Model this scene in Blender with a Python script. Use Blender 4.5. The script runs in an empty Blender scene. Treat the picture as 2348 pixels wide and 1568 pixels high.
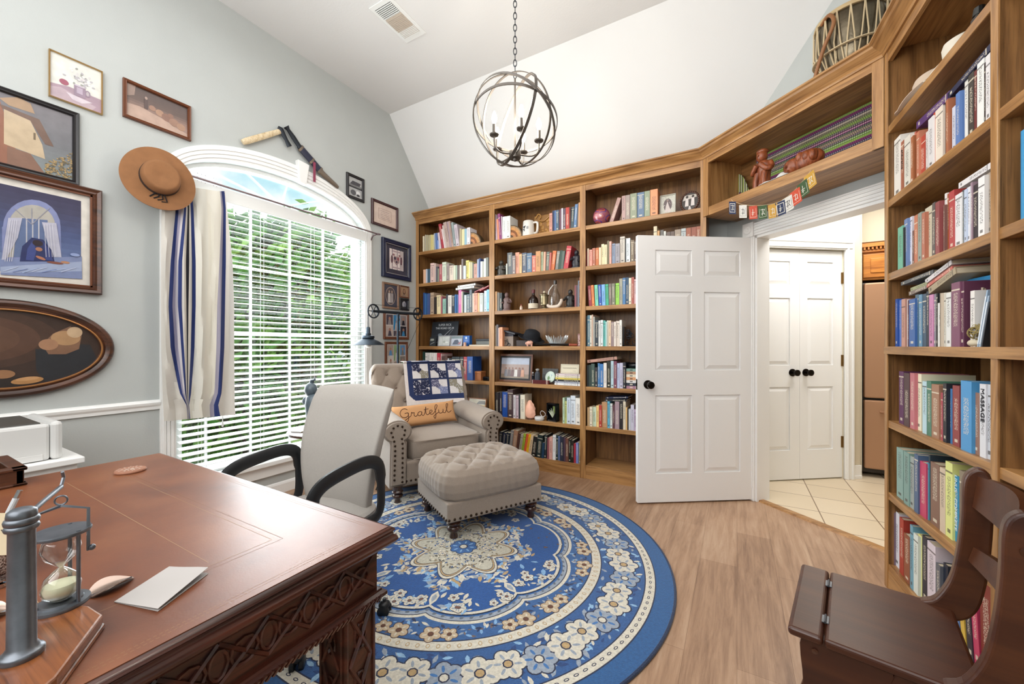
import bpy, math, random
from mathutils import Vector, Matrix
R = math.radians
random.seed(7)
C = bpy.context.scene.collection
S = bpy.context.scene

# ---------------------------------------------------------------- camera
H = 1.19                     # eye height
FPX, YH, YAW = 902.26, 793.08, R(29.75)
cd = bpy.data.cameras.new('camera'); cam = bpy.data.objects.new('camera', cd); C.objects.link(cam)
cam.location = (0, 0, H); cam.rotation_euler = (R(90), 0, YAW)
cd.sensor_width = 36; cd.lens = FPX/2348*36; cd.shift_y = (YH-784)/2348; cd.clip_start = .02
S.camera = cam
# ---------------------------------------------------------------- world: bright broken cloud
W = bpy.data.worlds.new('sky'); S.world = W; W.use_nodes = True
nt = W.node_tree; N = nt.nodes; L = nt.links
bg = N['Background']
tc = N.new('ShaderNodeTexCoord'); nz = N.new('ShaderNodeTexNoise'); nz.inputs['Scale'].default_value = 7; nz.inputs['Detail'].default_value = 5
rp = N.new('ShaderNodeValToRGB'); rp.color_ramp.elements[0].position = .36; rp.color_ramp.elements[0].color = (.42, .70, .78, 1)
rp.color_ramp.elements[1].position = .56; rp.color_ramp.elements[1].color = (.97, 1, 1, 1)
L.new(tc.outputs['Generated'], nz.inputs['Vector']); L.new(nz.outputs['Fac'], rp.inputs['Fac']); L.new(rp.outputs['Color'], bg.inputs['Color'])
bg.inputs['Strength'].default_value = .98
# ---------------------------------------------------------------- large lights
def area(name, loc, rot, sx, sy, e, col=(1, 1, 1)):
    l = bpy.data.lights.new(name, 'AREA'); l.shape = 'RECTANGLE'; l.size = sx; l.size_y = sy; l.energy = e; l.color = col
    o = bpy.data.objects.new(name, l); C.objects.link(o); o.location = loc; o.rotation_euler = rot; return o
area('window_daylight', (-3.75, 1.9, 1.75), (0, R(-78), 0), 2.2, 2.2, 120, (.90, .96, 1))
area('window_skylight_inside', (-3.02, 2.1, 1.35), (0, R(-90), 0), 1.7, 1.2, 12, (.93, .97, 1))
area('rear_fill', (-.9, -1.2, 2.5), (R(62), 0, R(5)), 3.0, 2.0, 58, (1, .99, .98))  # unseen fill lamp added behind the camera to brighten the room
area('ceiling_fill', (-1.3, .9, 3.5), (0, 0, 0), 2.6, 2.2, 22, (1, 1, 1))  # added soft fill under the ceiling, no such fixture in the room
area('upward_fill', (-1.0, -.6, 1.9), (R(180-12), 0, 0), 2.0, 1.2, 42, (.97, .99, 1))  # upward fill added behind the camera to brighten the ceiling
area('hall_light', (.9, 3.95, 2.6), (0, 0, 0), 1.0, 1.0, 32, (1, .97, .93))
area('hall_far_light', (-.1, 4.1, 2.3), (R(55), 0, R(-70)), .6, .6, 5, (1, .95, .88))
sl_ = bpy.data.lights.new('sun', 'SUN'); sl_.energy = 3.0; sl_.angle = R(2); so_ = bpy.data.objects.new('sun', sl_); C.objects.link(so_); so_.rotation_euler = (R(-8), R(33), 0)
S.view_settings.view_transform = 'Standard'; S.view_settings.look = 'None'
S.view_settings.gamma = 1; S.view_settings.use_curve_mapping = False; S.view_settings.exposure = .34
S.cycles.use_denoising = True; S.cycles.max_bounces = 8; S.cycles.sample_clamp_indirect = 6

# ---------------------------------------------------------------- photo measuring helpers (pixel of the photo -> point on a real plane)
cA, sA = math.cos(YAW), math.sin(YAW)
def ray(px, py):
    X = (px-1174)/FPX; return (X*cA-sA, X*sA+cA, (YH-py)/FPX)
def onz(px, py, z=0): d = ray(px, py); t = (z-H)/d[2]; return Vector((d[0]*t, d[1]*t, z))
def onx(px, py, x): d = ray(px, py); t = x/d[0]; return Vector((x, d[1]*t, H+d[2]*t))
def ony(px, py, y): d = ray(px, py); t = y/d[1]; return Vector((d[0]*t, y, H+d[2]*t))

# ---------------------------------------------------------------- colour
def lin(c): return c/12.92 if c <= .04045 else ((c+.055)/1.055)**2.4
def hx(s, a=1): s = s.lstrip('#'); return (lin(int(s[0:2], 16)/255), lin(int(s[2:4], 16)/255), lin(int(s[4:6], 16)/255), a)

# ---------------------------------------------------------------- materials
MT = {}
def base_mat(name):
    m = bpy.data.materials.new(name); m.use_nodes = True; MT[name] = m
    return m, m.node_tree, m.node_tree.nodes['Principled BSDF']
def setp(b, **k):
    for a, v in k.items():
        a = {'rough': 'Roughness', 'metal': 'Metallic', 'spec': 'Specular IOR Level', 'coat': 'Coat Weight', 'trans': 'Transmission Weight', 'ior': 'IOR', 'alpha': 'Alpha', 'sheen': 'Sheen Weight'}[a]
        b.inputs[a].default_value = v
def noise(t, scale, detail=3, src='Object', map_scale=(1, 1, 1), rough=.5, dist=0):
    tc = t.nodes.new('ShaderNodeTexCoord'); mp = t.nodes.new('ShaderNodeMapping'); n = t.nodes.new('ShaderNodeTexNoise')
    mp.inputs['Scale'].default_value = map_scale; n.inputs['Scale'].default_value = scale; n.inputs['Detail'].default_value = detail
    n.inputs['Roughness'].default_value = rough; n.inputs['Distortion'].default_value = dist
    t.links.new(tc.outputs[src], mp.inputs['Vector']); t.links.new(mp.outputs['Vector'], n.inputs['Vector']); return n
def bump(t, b, fac, strength=.2, dist=.01):
    u = t.nodes.new('ShaderNodeBump'); u.inputs['Strength'].default_value = strength; u.inputs['Distance'].default_value = dist
    t.links.new(fac, u.inputs['Height']); t.links.new(u.outputs['Normal'], b.inputs['Normal'])
def ramp(t, fac, stops):
    r = t.nodes.new('ShaderNodeValToRGB'); e = r.color_ramp.elements
    while len(e) < len(stops): e.new(.5)
    for i, (p, c) in enumerate(stops): e[i].position = p; e[i].color = c if isinstance(c, tuple) else hx(c)
    t.links.new(fac, r.inputs['Fac']); return r
def M(name, col, rough=.5, metal=0, bstr=0, bscale=200, var=0, vscale=6, **k):
    if name in MT: return MT[name]
    m, t, b = base_mat(name); c = hx(col) if isinstance(col, str) else col
    b.inputs['Base Color'].default_value = c; setp(b, rough=rough, metal=metal, **k)
    if var:
        n = noise(t, vscale, 4); lo = tuple(x*(1-var) for x in c[:3])+(1,); hi = tuple(min(1, x*(1+var)) for x in c[:3])+(1,)
        r = ramp(t, n.outputs['Fac'], [(.3, lo), (.7, hi)]); t.links.new(r.outputs['Color'], b.inputs['Base Color'])
    if bstr: bump(t, b, noise(t, bscale, 2).outputs['Fac'], bstr, .002)
    return m
def wood(name, dark, mid, light, axis=2, scale=1, rough=.4, coat=.15, ring=14, pores=.55):
    m, t, b = base_mat(name); ms = [1.0, 1.0, 1.0]; ms[axis] = .06
    n1 = noise(t, 26*scale, 5, map_scale=tuple(ms), rough=.6, dist=.6)
    ms2 = [1.0, 1.0, 1.0]; ms2[axis] = .14
    n2 = noise(t, 3.4*scale, 2, map_scale=tuple(ms2), dist=.4)
    mul = t.nodes.new('ShaderNodeMath'); mul.operation = 'MULTIPLY'; mul.inputs[1].default_value = ring; t.links.new(n2.outputs['Fac'], mul.inputs[0])
    fr = t.nodes.new('ShaderNodeMath'); fr.operation = 'PINGPONG'; fr.inputs[1].default_value = .5; t.links.new(mul.outputs[0], fr.inputs[0])
    mx = t.nodes.new('ShaderNodeMath'); mx.operation = 'MULTIPLY_ADD'; mx.inputs[1].default_value = .38; t.links.new(fr.outputs[0], mx.inputs[0])
    m2 = t.nodes.new('ShaderNodeMath'); m2.operation = 'MULTIPLY'; m2.inputs[1].default_value = .88; t.links.new(n1.outputs['Fac'], m2.inputs[0]); t.links.new(m2.outputs[0], mx.inputs[2])
    r = ramp(t, mx.outputs[0], [(.22, dark), (.42, mid), (.62, light)]); t.links.new(r.outputs['Color'], b.inputs['Base Color'])
    ms3 = [1.0, 1.0, 1.0]; ms3[axis] = .035; n3 = noise(t, 130*scale, 3, map_scale=tuple(ms3), rough=.7)
    pr = t.nodes.new('ShaderNodeMapRange'); pr.inputs['From Min'].default_value = .50; pr.inputs['From Max'].default_value = .68; pr.inputs['To Max'].default_value = pores; t.links.new(n3.outputs['Fac'], pr.inputs['Value'])
    pm = t.nodes.new('ShaderNodeMixRGB'); t.links.new(pr.outputs[0], pm.inputs['Fac']); t.links.new(r.outputs['Color'], pm.inputs['Color1']); pm.inputs['Color2'].default_value = hx(dark); t.links.new(pm.outputs['Color'], b.inputs['Base Color'])
    setp(b, rough=rough, coat=coat); b.inputs['Coat Roughness'].default_value = .3; bump(t, b, n3.outputs['Fac'], .12, .002); return m
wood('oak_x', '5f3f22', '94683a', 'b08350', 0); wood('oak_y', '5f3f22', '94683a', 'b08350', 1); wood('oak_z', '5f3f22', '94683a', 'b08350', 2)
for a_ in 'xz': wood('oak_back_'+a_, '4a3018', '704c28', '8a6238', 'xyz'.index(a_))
wood('mahogany_x', '1e0d08', '361810', '52271a', 0, rough=.3, coat=.3); wood('mahogany_y', '1e0d08', '361810', '52271a', 1, rough=.3, coat=.3)
wood('walnut_frame', '1c0e08', '3a2014', '5a3420', 1, rough=.35, coat=.3)
wood('bench_wood', '27110a', '3a1a0d', '4c2814', 0, .6, rough=.36, coat=.12, ring=4, pores=.15)
wood('base_wood', '3c1c0e', '643619', '854f2b', 0, rough=.2, coat=.5)
wood('light_wood', 'a08868', 'c8b088', 'dccaa8', 0); wood('carved_wood', '3c1a0c', '74381c', '96502c', 2, 2)
MPC = {}
def vcol(name, rough=.6, bstr=0, bscale=300, metal=0, coat=0, mottle=0, sheen=0, trans=0, vs=60):
    """material whose colour is the object's own painted pattern (face colours)"""
    if name in MT: return MT[name]
    m, t, b = base_mat(name); a = t.nodes.new('ShaderNodeVertexColor'); a.layer_name = 'Col'
    out = a.outputs['Color']
    if mottle:
        n = noise(t, vs, 4); r = t.nodes.new('ShaderNodeMapRange'); r.inputs['From Min'].default_value = .3; r.inputs['From Max'].default_value = .7
        r.inputs['To Min'].default_value = 1-mottle; r.inputs['To Max'].default_value = 1+mottle; t.links.new(n.outputs['Fac'], r.inputs['Value'])
        v = t.nodes.new('ShaderNodeVectorMath'); v.operation = 'SCALE'; t.links.new(out, v.inputs[0]); t.links.new(r.outputs[0], v.inputs['Scale']); out = v.outputs[0]
    t.links.new(out, b.inputs['Base Color']); setp(b, rough=rough, metal=metal, coat=coat, sheen=sheen)
    if bstr: bump(t, b, noise(t, bscale, 2).outputs['Fac'], bstr, .003)
    return m
vcol('print', .35, coat=.25, mottle=.08, vs=25); vcol('cloth_print', .85, .3, 500, mottle=.06); vcol('rug_pile', .95, .8, 260, mottle=.16, sheen=.2, vs=90)
vcol('lettering', .5); vcol('curio', .4, mottle=.25, vs=60); vcol('blockprint', .8)

M('wall_paint', 'b6bab8', .75, bstr=.25, bscale=120, var=.015); M('ceiling_paint', 'e2e2e1', .8, bstr=.3, bscale=70)
M('cream_wall', 'd4cab4', .8); M('white_trim', 'f0f0ee', .35, bstr=.03); M('door_paint', 'efefee', .38, bstr=.12, bscale=90)
M('knob_bronze', '1c1612', .22, .8); M('hinge_brass', '8a6a3c', .3, .9); M('iron', '2c3036', .45, .7); M('iron_blue', '36404a', .38, .8)
M('black_plastic', '15181c', .42); M('pewter', '70757c', .38, .85, var=.25, vscale=30); M('lamp_metal', '5c5650', .35, .6)
M('linen', '988a7d', .9, bstr=.5, bscale=600, var=.12, vscale=300, sheen=.3); M('linen_dark', '7c6c60', .9, bstr=.4, bscale=600)
M('chair_fabric', 'a8a39d', .8, bstr=.25, bscale=500, var=.04, vscale=200); M('nail_bronze', '3a2c22', .3, .85)
wood('leg_wood', '180b07', '2c140c', '40200f', 2, rough=.2, coat=.6)
M('pages', 'd8cbb0', .85, bstr=.3, bscale=400); M('hat_felt', '8a5f3c', .9, bstr=.2, var=.08, vscale=20); M('dark_felt', '14161c', .95); M('hat_band', '3a2a22', .9)
M('straw', 'c8bda6', .85, bstr=.6, bscale=300, var=.1, vscale=80); M('white_plastic', 'd8d8d6', .35); M('black_gloss', '0e1014', .15)
M('chrome', 'c8ccd0', .12, 1); M('rope', 'c8b490', .9, bstr=.5, bscale=300); M('brass_drum', '6c6250', .3, .8, var=.4, vscale=12, bstr=.5, bscale=60)
M('slat_white', 'eceeec', .45); M('leaf', '3c7a2a', .6); M('bark', '4a3c30', .9); M('grass', '7c9c54', .95, var=.3, vscale=8)
M('leather', '7a4632', .3)
def emis(name, col, s):
    m, t, b = base_mat(name); b.inputs['Base Color'].default_value = hx(col); b.inputs['Emission Color'].default_value = hx(col); b.inputs['Emission Strength'].default_value = s; return m
emis('bulb_glow', 'fff0dc', 40); emis('salt_lamp', 'd8a48c', .25)
def glass(name, col='f4f8f8', rough=.03, ior=1.45):
    m, t, b = base_mat(name); b.inputs['Base Color'].default_value = hx(col); setp(b, rough=rough, trans=1, ior=ior); return m
glass('glass'); glass('red_glass', 'c06878')
m, t, b = base_mat('window_glass')
t.nodes.remove(b); tr = t.nodes.new('ShaderNodeBsdfTransparent'); gl = t.nodes.new('ShaderNodeBsdfGlossy'); gl.inputs['Roughness'].default_value = .02
mx = t.nodes.new('ShaderNodeMixShader'); mx.inputs[0].default_value = .06; t.links.new(tr.outputs[0], mx.inputs[1]); t.links.new(gl.outputs[0], mx.inputs[2])
t.links.new(mx.outputs[0], t.nodes['Material Output'].inputs['Surface'])
m, t, b = base_mat('thin_glass')
t.nodes.remove(b); tr = t.nodes.new('ShaderNodeBsdfTransparent'); tr.inputs['Color'].default_value = (.93, .95, .95, 1); gl = t.nodes.new('ShaderNodeBsdfGlossy'); gl.inputs['Roughness'].default_value = .04
lw_ = t.nodes.new('ShaderNodeLayerWeight'); lw_.inputs['Blend'].default_value = .35; mx = t.nodes.new('ShaderNodeMixShader'); t.links.new(lw_.outputs['Facing'], mx.inputs[0]); t.links.new(tr.outputs[0], mx.inputs[1]); t.links.new(gl.outputs[0], mx.inputs[2])
t.links.new(mx.outputs[0], t.nodes['Material Output'].inputs['Surface'])
# leaves let light through
m, t, b = base_mat('foliage'); b.inputs['Roughness'].default_value = .55
n = noise(t, 2.5, 3); r = ramp(t, n.outputs['Fac'], [(.35, '24521a'), (.5, '4c8830'), (.68, '98c05c')]); t.links.new(r.outputs['Color'], b.inputs['Base Color'])
tl = t.nodes.new('ShaderNodeBsdfTranslucent'); t.links.new(r.outputs['Color'], tl.inputs['Color']); mx = t.nodes.new('ShaderNodeMixShader'); mx.inputs[0].default_value = .35
t.links.new(b.outputs[0], mx.inputs[1]); t.links.new(tl.outputs[0], mx.inputs[2]); t.links.new(mx.outputs[0], t.nodes['Material Output'].inputs['Surface'])
# floor planks
def planks():
    m, t, b = base_mat('plank_floor'); tc = t.nodes.new('ShaderNodeTexCoord'); mp = t.nodes.new('ShaderNodeMapping'); mp.inputs['Rotation'].default_value = (0, 0, R(90))
    t.links.new(tc.outputs['Object'], mp.inputs['Vector'])
    br = t.nodes.new('ShaderNodeTexBrick'); br.offset = .37; br.inputs['Scale'].default_value = 1; br.inputs['Brick Width'].default_value = 1.22; br.inputs['Row Height'].default_value = .18
    br.inputs['Mortar Size'].default_value = .0009; br.inputs['Color1'].default_value = (0, 0, 0, 1); br.inputs['Color2'].default_value = (1, 1, 1, 1); br.inputs['Mortar'].default_value = (.3, .3, .3, 1); br.inputs['Bias'].default_value = 0
    t.links.new(mp.outputs['Vector'], br.inputs['Vector'])
    n1 = noise(t, 34, 7, map_scale=(1, .07, 1), rough=.72, dist=.4); n2 = noise(t, 3, 3, map_scale=(1, .25, 1), dist=.8)
    a = t.nodes.new('ShaderNodeMath'); a.operation = 'MULTIPLY_ADD'; a.inputs[1].default_value = .10; t.links.new(br.outputs['Color'], a.inputs[0])
    c = t.nodes.new('ShaderNodeMath'); c.operation = 'MULTIPLY_ADD'; c.inputs[1].default_value = .6; t.links.new(n1.outputs['Fac'], c.inputs[0])
    e = t.nodes.new('ShaderNodeMath'); e.operation = 'MULTIPLY'; e.inputs[1].default_value = .4; t.links.new(n2.outputs['Fac'], e.inputs[0]); t.links.new(e.outputs[0], c.inputs[2]); t.links.new(c.outputs[0], a.inputs[2])
    r = ramp(t, a.outputs[0], [(.28, '5a4232'), (.44, '866750'), (.57, 'a48368'), (.76, 'bca086')])
    mxx = t.nodes.new('ShaderNodeMixRGB'); mxx.blend_type = 'MULTIPLY'; t.links.new(br.outputs['Fac'], mxx.inputs['Fac']); t.links.new(r.outputs['Color'], mxx.inputs['Color1']); mxx.inputs['Color2'].default_value = (.6, .55, .5, 1)
    t.links.new(mxx.outputs['Color'], b.inputs['Base Color']); setp(b, rough=.36); bump(t, b, n1.outputs['Fac'], .06, .002)
planks()
def tiles():
    m, t, b = base_mat('tile_floor'); tc = t.nodes.new('ShaderNodeTexCoord'); mp = t.nodes.new('ShaderNodeMapping'); mp.inputs['Location'].default_value = (-.195, -.3, 0)
    t.links.new(tc.outputs['Object'], mp.inputs['Vector'])
    br = t.nodes.new('ShaderNodeTexBrick'); br.offset = 0; br.inputs['Brick Width'].default_value = .318; br.inputs['Row Height'].default_value = .325; br.inputs['Scale'].default_value = 1
    br.inputs['Mortar Size'].default_value = .0035; br.inputs['Color1'].default_value = hx('d6c6ac'); br.inputs['Color2'].default_value = hx('cdbca0'); br.inputs['Mortar'].default_value = hx('7c6650')
    t.links.new(mp.outputs['Vector'], br.inputs['Vector']); t.links.new(br.outputs['Color'], b.inputs['Base Color']); setp(b, rough=.4); bump(t, b, br.outputs['Fac'], -.3, .003)
tiles()
# books: cover colour per book, faint lettering on the spine (uv = across, along)
def book_mats():
    for nm in ('book_spine', 'book_cloth'):
        m, t, b = base_mat(nm); a = t.nodes.new('ShaderNodeVertexColor'); a.layer_name = 'Col'; setp(b, rough=.45)
        if nm == 'book_cloth': t.links.new(a.outputs['Color'], b.inputs['Base Color']); continue
        uv = t.nodes.new('ShaderNodeTexCoord'); sp = t.nodes.new('ShaderNodeSeparateXYZ'); t.links.new(uv.outputs['UV'], sp.inputs[0])
        def mth(op, x, y=None, z=None):
            q = t.nodes.new('ShaderNodeMath'); q.operation = op
            for i, v in enumerate((x, y, z)):
                if v is None: continue
                if isinstance(v, (int, float)): q.inputs[i].default_value = v
                else: t.links.new(v, q.inputs[i])
            return q.outputs[0]
        u, v = sp.outputs[0], sp.outputs[1]; rnd = a.outputs['Alpha']
        inu = mth('LESS_THAN', mth('ABSOLUTE', mth('SUBTRACT', u, .5)), .24)
        ctr = mth('MULTIPLY_ADD', rnd, .25, .42); inv = mth('LESS_THAN', mth('ABSOLUTE', mth('SUBTRACT', v, ctr)), .26)
        n = noise(t, 260, 1, map_scale=(1, 1, .9)); let = mth('GREATER_THAN', n.outputs['Fac'], .53)
        mask = mth('MULTIPLY', mth('MULTIPLY', inu, inv), let)
        band = mth('LESS_THAN', mth('ABSOLUTE', mth('SUBTRACT', v, mth('MULTIPLY_ADD', rnd, .1, .82))), .012)
        band = mth('MULTIPLY', band, mth('GREATER_THAN', mth('FRACT', mth('MULTIPLY', rnd, 7.3)), .55))
        foot = mth('MULTIPLY', mth('LESS_THAN', mth('ABSOLUTE', mth('SUBTRACT', v, .09)), .025), mth('LESS_THAN', mth('ABSOLUTE', mth('SUBTRACT', u, .5)), .22))
        foot = mth('MULTIPLY', foot, mth('GREATER_THAN', mth('FRACT', mth('MULTIPLY', rnd, 3.7)), .5))
        mask = mth('MAXIMUM', mask, mth('MAXIMUM', band, foot)); mask = mth('MULTIPLY', mask, .8)
        bw = t.nodes.new('ShaderNodeRGBToBW'); t.links.new(a.outputs['Color'], bw.inputs[0]); dk = mth('GREATER_THAN', bw.outputs[0], .3)
        mi = t.nodes.new('ShaderNodeMixRGB'); t.links.new(dk, mi.inputs['Fac']); mi.inputs['Color1'].default_value = hx('dcd2bc'); mi.inputs['Color2'].default_value = hx('3c3430')
        mo = t.nodes.new('ShaderNodeMixRGB'); t.links.new(mask, mo.inputs['Fac']); t.links.new(a.outputs['Color'], mo.inputs['Color1']); t.links.new(mi.outputs['Color'], mo.inputs['Color2'])
        t.links.new(mo.outputs['Color'], b.inputs['Base Color'])
book_mats()

# ---------------------------------------------------------------- mesh builder
def put(o, parent=None, label=None, cat=None, group=None, kind=None):
    C.objects.link(o)
    if parent: o.parent = parent
    for k, v in (('label', label), ('category', cat), ('group', group), ('kind', kind)):
        if v: o[k] = v
    return o
def thing(name, loc, label, cat, rz=0, group=None, rot=None):
    o = bpy.data.objects.new(name, None); o.empty_display_size = .05; o.location = loc; o.rotation_euler = rot or (0, 0, rz)
    return put(o, None, label, cat, group)
class MB:
    def __init__(s): s.v = []; s.f = []; s.m = []; s.c = []; s.col = None; s.mi = 0; s.X = None
    def add(s, vs, fs, col=None, mi=None):
        k = len(s.v)
        s.v += [tuple(s.X @ Vector(p)) for p in vs] if s.X is not None else [tuple(p) for p in vs]
        for f in fs: s.f.append(tuple(i+k for i in f)); s.m.append(s.mi if mi is None else mi); s.c.append(col or s.col or (1, 1, 1, 1))
        return s
    def box(s, x0, x1, y0, y1, z0, z1, col=None, mi=None, mat=None):
        vs = [(x, y, z) for z in (z0, z1) for y in (y0, y1) for x in (x0, x1)]
        if mat is not None: vs = [mat @ Vector(p) for p in vs]
        return s.add(vs, [(0, 2, 3, 1), (4, 5, 7, 6), (0, 1, 5, 4), (2, 6, 7, 3), (0, 4, 6, 2), (1, 3, 7, 5)], col, mi)
    def tube(s, pts, r, n=8, closed=False, col=None, mi=None, flat=1, up=None):
        pts = [Vector(p) for p in pts]; k = len(pts); rs = r if isinstance(r, (list, tuple)) else [r]*k; vs = []
        pv = None
        for i in range(k):
            a = pts[(i-1) % k] if closed or i else pts[0]; b = pts[(i+1) % k] if closed or i < k-1 else pts[-1]
            d = (b-a); d = d.normalized() if d.length > 1e-9 else Vector((0, 0, 1))
            if up is not None: u = Vector(up); u = u-d*u.dot(d); u = u.normalized() if u.length > 1e-6 else d.orthogonal().normalized()
            elif pv is None: u = d.orthogonal().normalized()
            else: u = pv-d*pv.dot(d); u = u.normalized() if u.length > 1e-6 else d.orthogonal().normalized()
            pv = u; w = d.cross(u)
            for j in range(n):
                an = 2*math.pi*j/n; vs.append(pts[i]+(u*math.cos(an)*flat+w*math.sin(an))*rs[i])
        fs = [(i*n+j, i*n+(j+1) % n, ((i+1) % k)*n+(j+1) % n, ((i+1) % k)*n+j) for i in range(k if closed else k-1) for j in range(n)]
        if not closed: fs += [tuple(range(n))[::-1], tuple((k-1)*n+j for j in range(n))]
        return s.add(vs, fs, col, mi)
    def lathe(s, prof, c=(0, 0, 0), n=24, col=None, mi=None, axis=None, sx=1, sy=1, cols=None):
        vs = []; A = axis if axis is not None else Matrix.Identity(3)
        for r, z in prof:
            for j in range(n): an = 2*math.pi*j/n; vs.append(Vector(c)+A @ Vector((r*math.cos(an)*sx, r*math.sin(an)*sy, z)))
        k = len(prof)
        for i in range(k-1):
            s.add([], [], None)
        base = len(s.v); s.v += [tuple(s.X @ p) if s.X is not None else tuple(p) for p in vs]
        for i in range(k-1):
            cc = (cols[i] if cols else col) or s.col or (1, 1, 1, 1)
            for j in range(n):
                s.f.append(tuple(base+q for q in (i*n+j, i*n+(j+1) % n, (i+1)*n+(j+1) % n, (i+1)*n+j))); s.m.append(s.mi if mi is None else mi); s.c.append(cc)
        for i, rev in ((0, True), (k-1, False)):
            if prof[i][0] > 1e-5:
                f = [base+i*n+j for j in range(n)]; s.f.append(tuple(f[::-1] if rev else f)); s.m.append(s.mi if mi is None else mi); s.c.append(((cols[min(i, k-2)] if cols else col) or s.col or (1, 1, 1, 1)))
        return s
    def ball(s, c, r, nu=12, nv=8, col=None, mi=None):
        r = r if isinstance(r, (tuple, list)) else (r, r, r); vs = []; fs = []
        for i in range(nv+1):
            ph = math.pi*i/nv
            for j in range(nu): an = 2*math.pi*j/nu; vs.append((c[0]+r[0]*math.sin(ph)*math.cos(an), c[1]+r[1]*math.sin(ph)*math.sin(an), c[2]+r[2]*math.cos(ph)))
        for i in range(nv):
            for j in range(nu): fs.append((i*nu+j, (i+1)*nu+j, (i+1)*nu+(j+1) % nu, i*nu+(j+1) % nu))
        return s.add(vs, fs, col, mi)
    def prism(s, poly, vec, col=None, mi=None):
        k = len(poly); vec = Vector(vec); vs = [Vector(p) for p in poly]+[Vector(p)+vec for p in poly]
        return s.add(vs, [tuple(range(k))[::-1], tuple(range(k, 2*k))]+[(i, (i+1) % k, k+(i+1) % k, k+i) for i in range(k)], col, mi)
    def sweep(s, prof, path, closed=False, col=None, mi=None, up=(0, 0, 1), side=None):
        """profile (a,b) carried along path, mitred; a = sideways, b = up"""
        k = len(path); P = [Vector(p) for p in path]; vs = []; U = Vector(up)
        for i in range(k):
            d1 = (P[i]-P[i-1]) if (i or closed) else (P[1]-P[0]); d2 = (P[(i+1) % k]-P[i]) if (i < k-1 or closed) else (P[-1]-P[-2])
            s1 = d1.normalized().cross(U); s2 = d2.normalized().cross(U); w = s1+s2; w = w.normalized(); w = w/max(.2, w.dot(s1))
            for a, b in prof: vs.append(P[i]+w*a+U*b)
        n = len(prof); fs = [(i*n+j, i*n+(j+1) % n, ((i+1) % k)*n+(j+1) % n, ((i+1) % k)*n+j) for i in range(k if closed else k-1) for j in range(n)]
        if not closed: fs += [tuple(range(n))[::-1], tuple((k-1)*n+j for j in range(n))]
        return s.add(vs, fs, col, mi)
    def grid(s, fn, nu, nv, col=None, mi=None, colfn=None, closeu=False):
        base = len(s.v); ku = nu if closeu else nu+1
        for j in range(nv+1):
            for i in range(ku):
                p = Vector(fn(i/nu, j/nv)); s.v.append(tuple(s.X @ p) if s.X is not None else tuple(p))
        for j in range(nv):
            for i in range(nu):
                a = base+j*ku+i; b2 = base+j*ku+(i+1) % ku; s.f.append((a, b2, b2+ku, a+ku)); s.m.append(s.mi if mi is None else mi)
                s.c.append(colfn((i+.5)/nu, (j+.5)/nv) if colfn else (col or s.col or (1, 1, 1, 1)))
        return s
    def build(s, name, mats, parent=None, smooth=False, bevel=0, label=None, cat=None, group=None, kind=None, loc=None, rz=0, rot=None, solid=0, subd=0, merge=False, seg=2):
        me = bpy.data.meshes.new(name); me.from_pydata(s.v, [], s.f)
        mats = mats if isinstance(mats, (list, tuple)) else [mats]
        for q in mats: me.materials.append(MT[q])
        me.polygons.foreach_set('material_index', s.m)
        if any(c != (1, 1, 1, 1) for c in s.c):
            at = me.color_attributes.new('Col', 'FLOAT_COLOR', 'CORNER'); buf = []
            for f, c in zip(s.f, s.c): buf += list(c)*len(f)
            at.data.foreach_set('color', buf)
        if smooth: me.polygons.foreach_set('use_smooth', [True]*len(s.f))
        me.update(); me.validate()
        o = bpy.data.objects.new(name, me)
        if merge or subd: q = o.modifiers.new('w', 'WELD'); q.merge_threshold = 1e-5
        if solid: q = o.modifiers.new('s', 'SOLIDIFY'); q.thickness = solid; q.offset = 0
        if bevel: q = o.modifiers.new('b', 'BEVEL'); q.width = bevel; q.segments = seg; q.limit_method = 'ANGLE'; q.angle_limit = R(40)
        if subd: q = o.modifiers.new('d', 'SUBSURF'); q.levels = subd; q.render_levels = subd
        if loc: o.location = loc
        o.rotation_euler = rot or (0, 0, rz)
        if smooth and not subd:
            try:
                q = o.modifiers.new('e', 'EDGE_SPLIT'); q.split_angle = R(50)
            except Exception: pass
        return put(o, parent, label, cat, group, kind)
def smoothpath(pts, k=6, closed=False):
    P = [Vector(p) for p in pts]; n = len(P); out = []
    for i in range(n if closed else n-1):
        p0 = P[(i-1) % n] if closed or i else P[0]; p1 = P[i]; p2 = P[(i+1) % n]; p3 = P[(i+2) % n] if closed or i < n-2 else P[-1]
        for j in range(k):
            t = j/k; out.append(.5*((2*p1)+(p2-p0)*t+(2*p0-5*p1+4*p2-p3)*t*t+(3*p1-p0-3*p2+p3)*t**3))
    if not closed: out.append(P[-1])
    return out
def axm(d):
    """rotation taking +z to d"""
    return Vector(d).normalized().to_track_quat('Z', 'Y').to_matrix()
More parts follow.
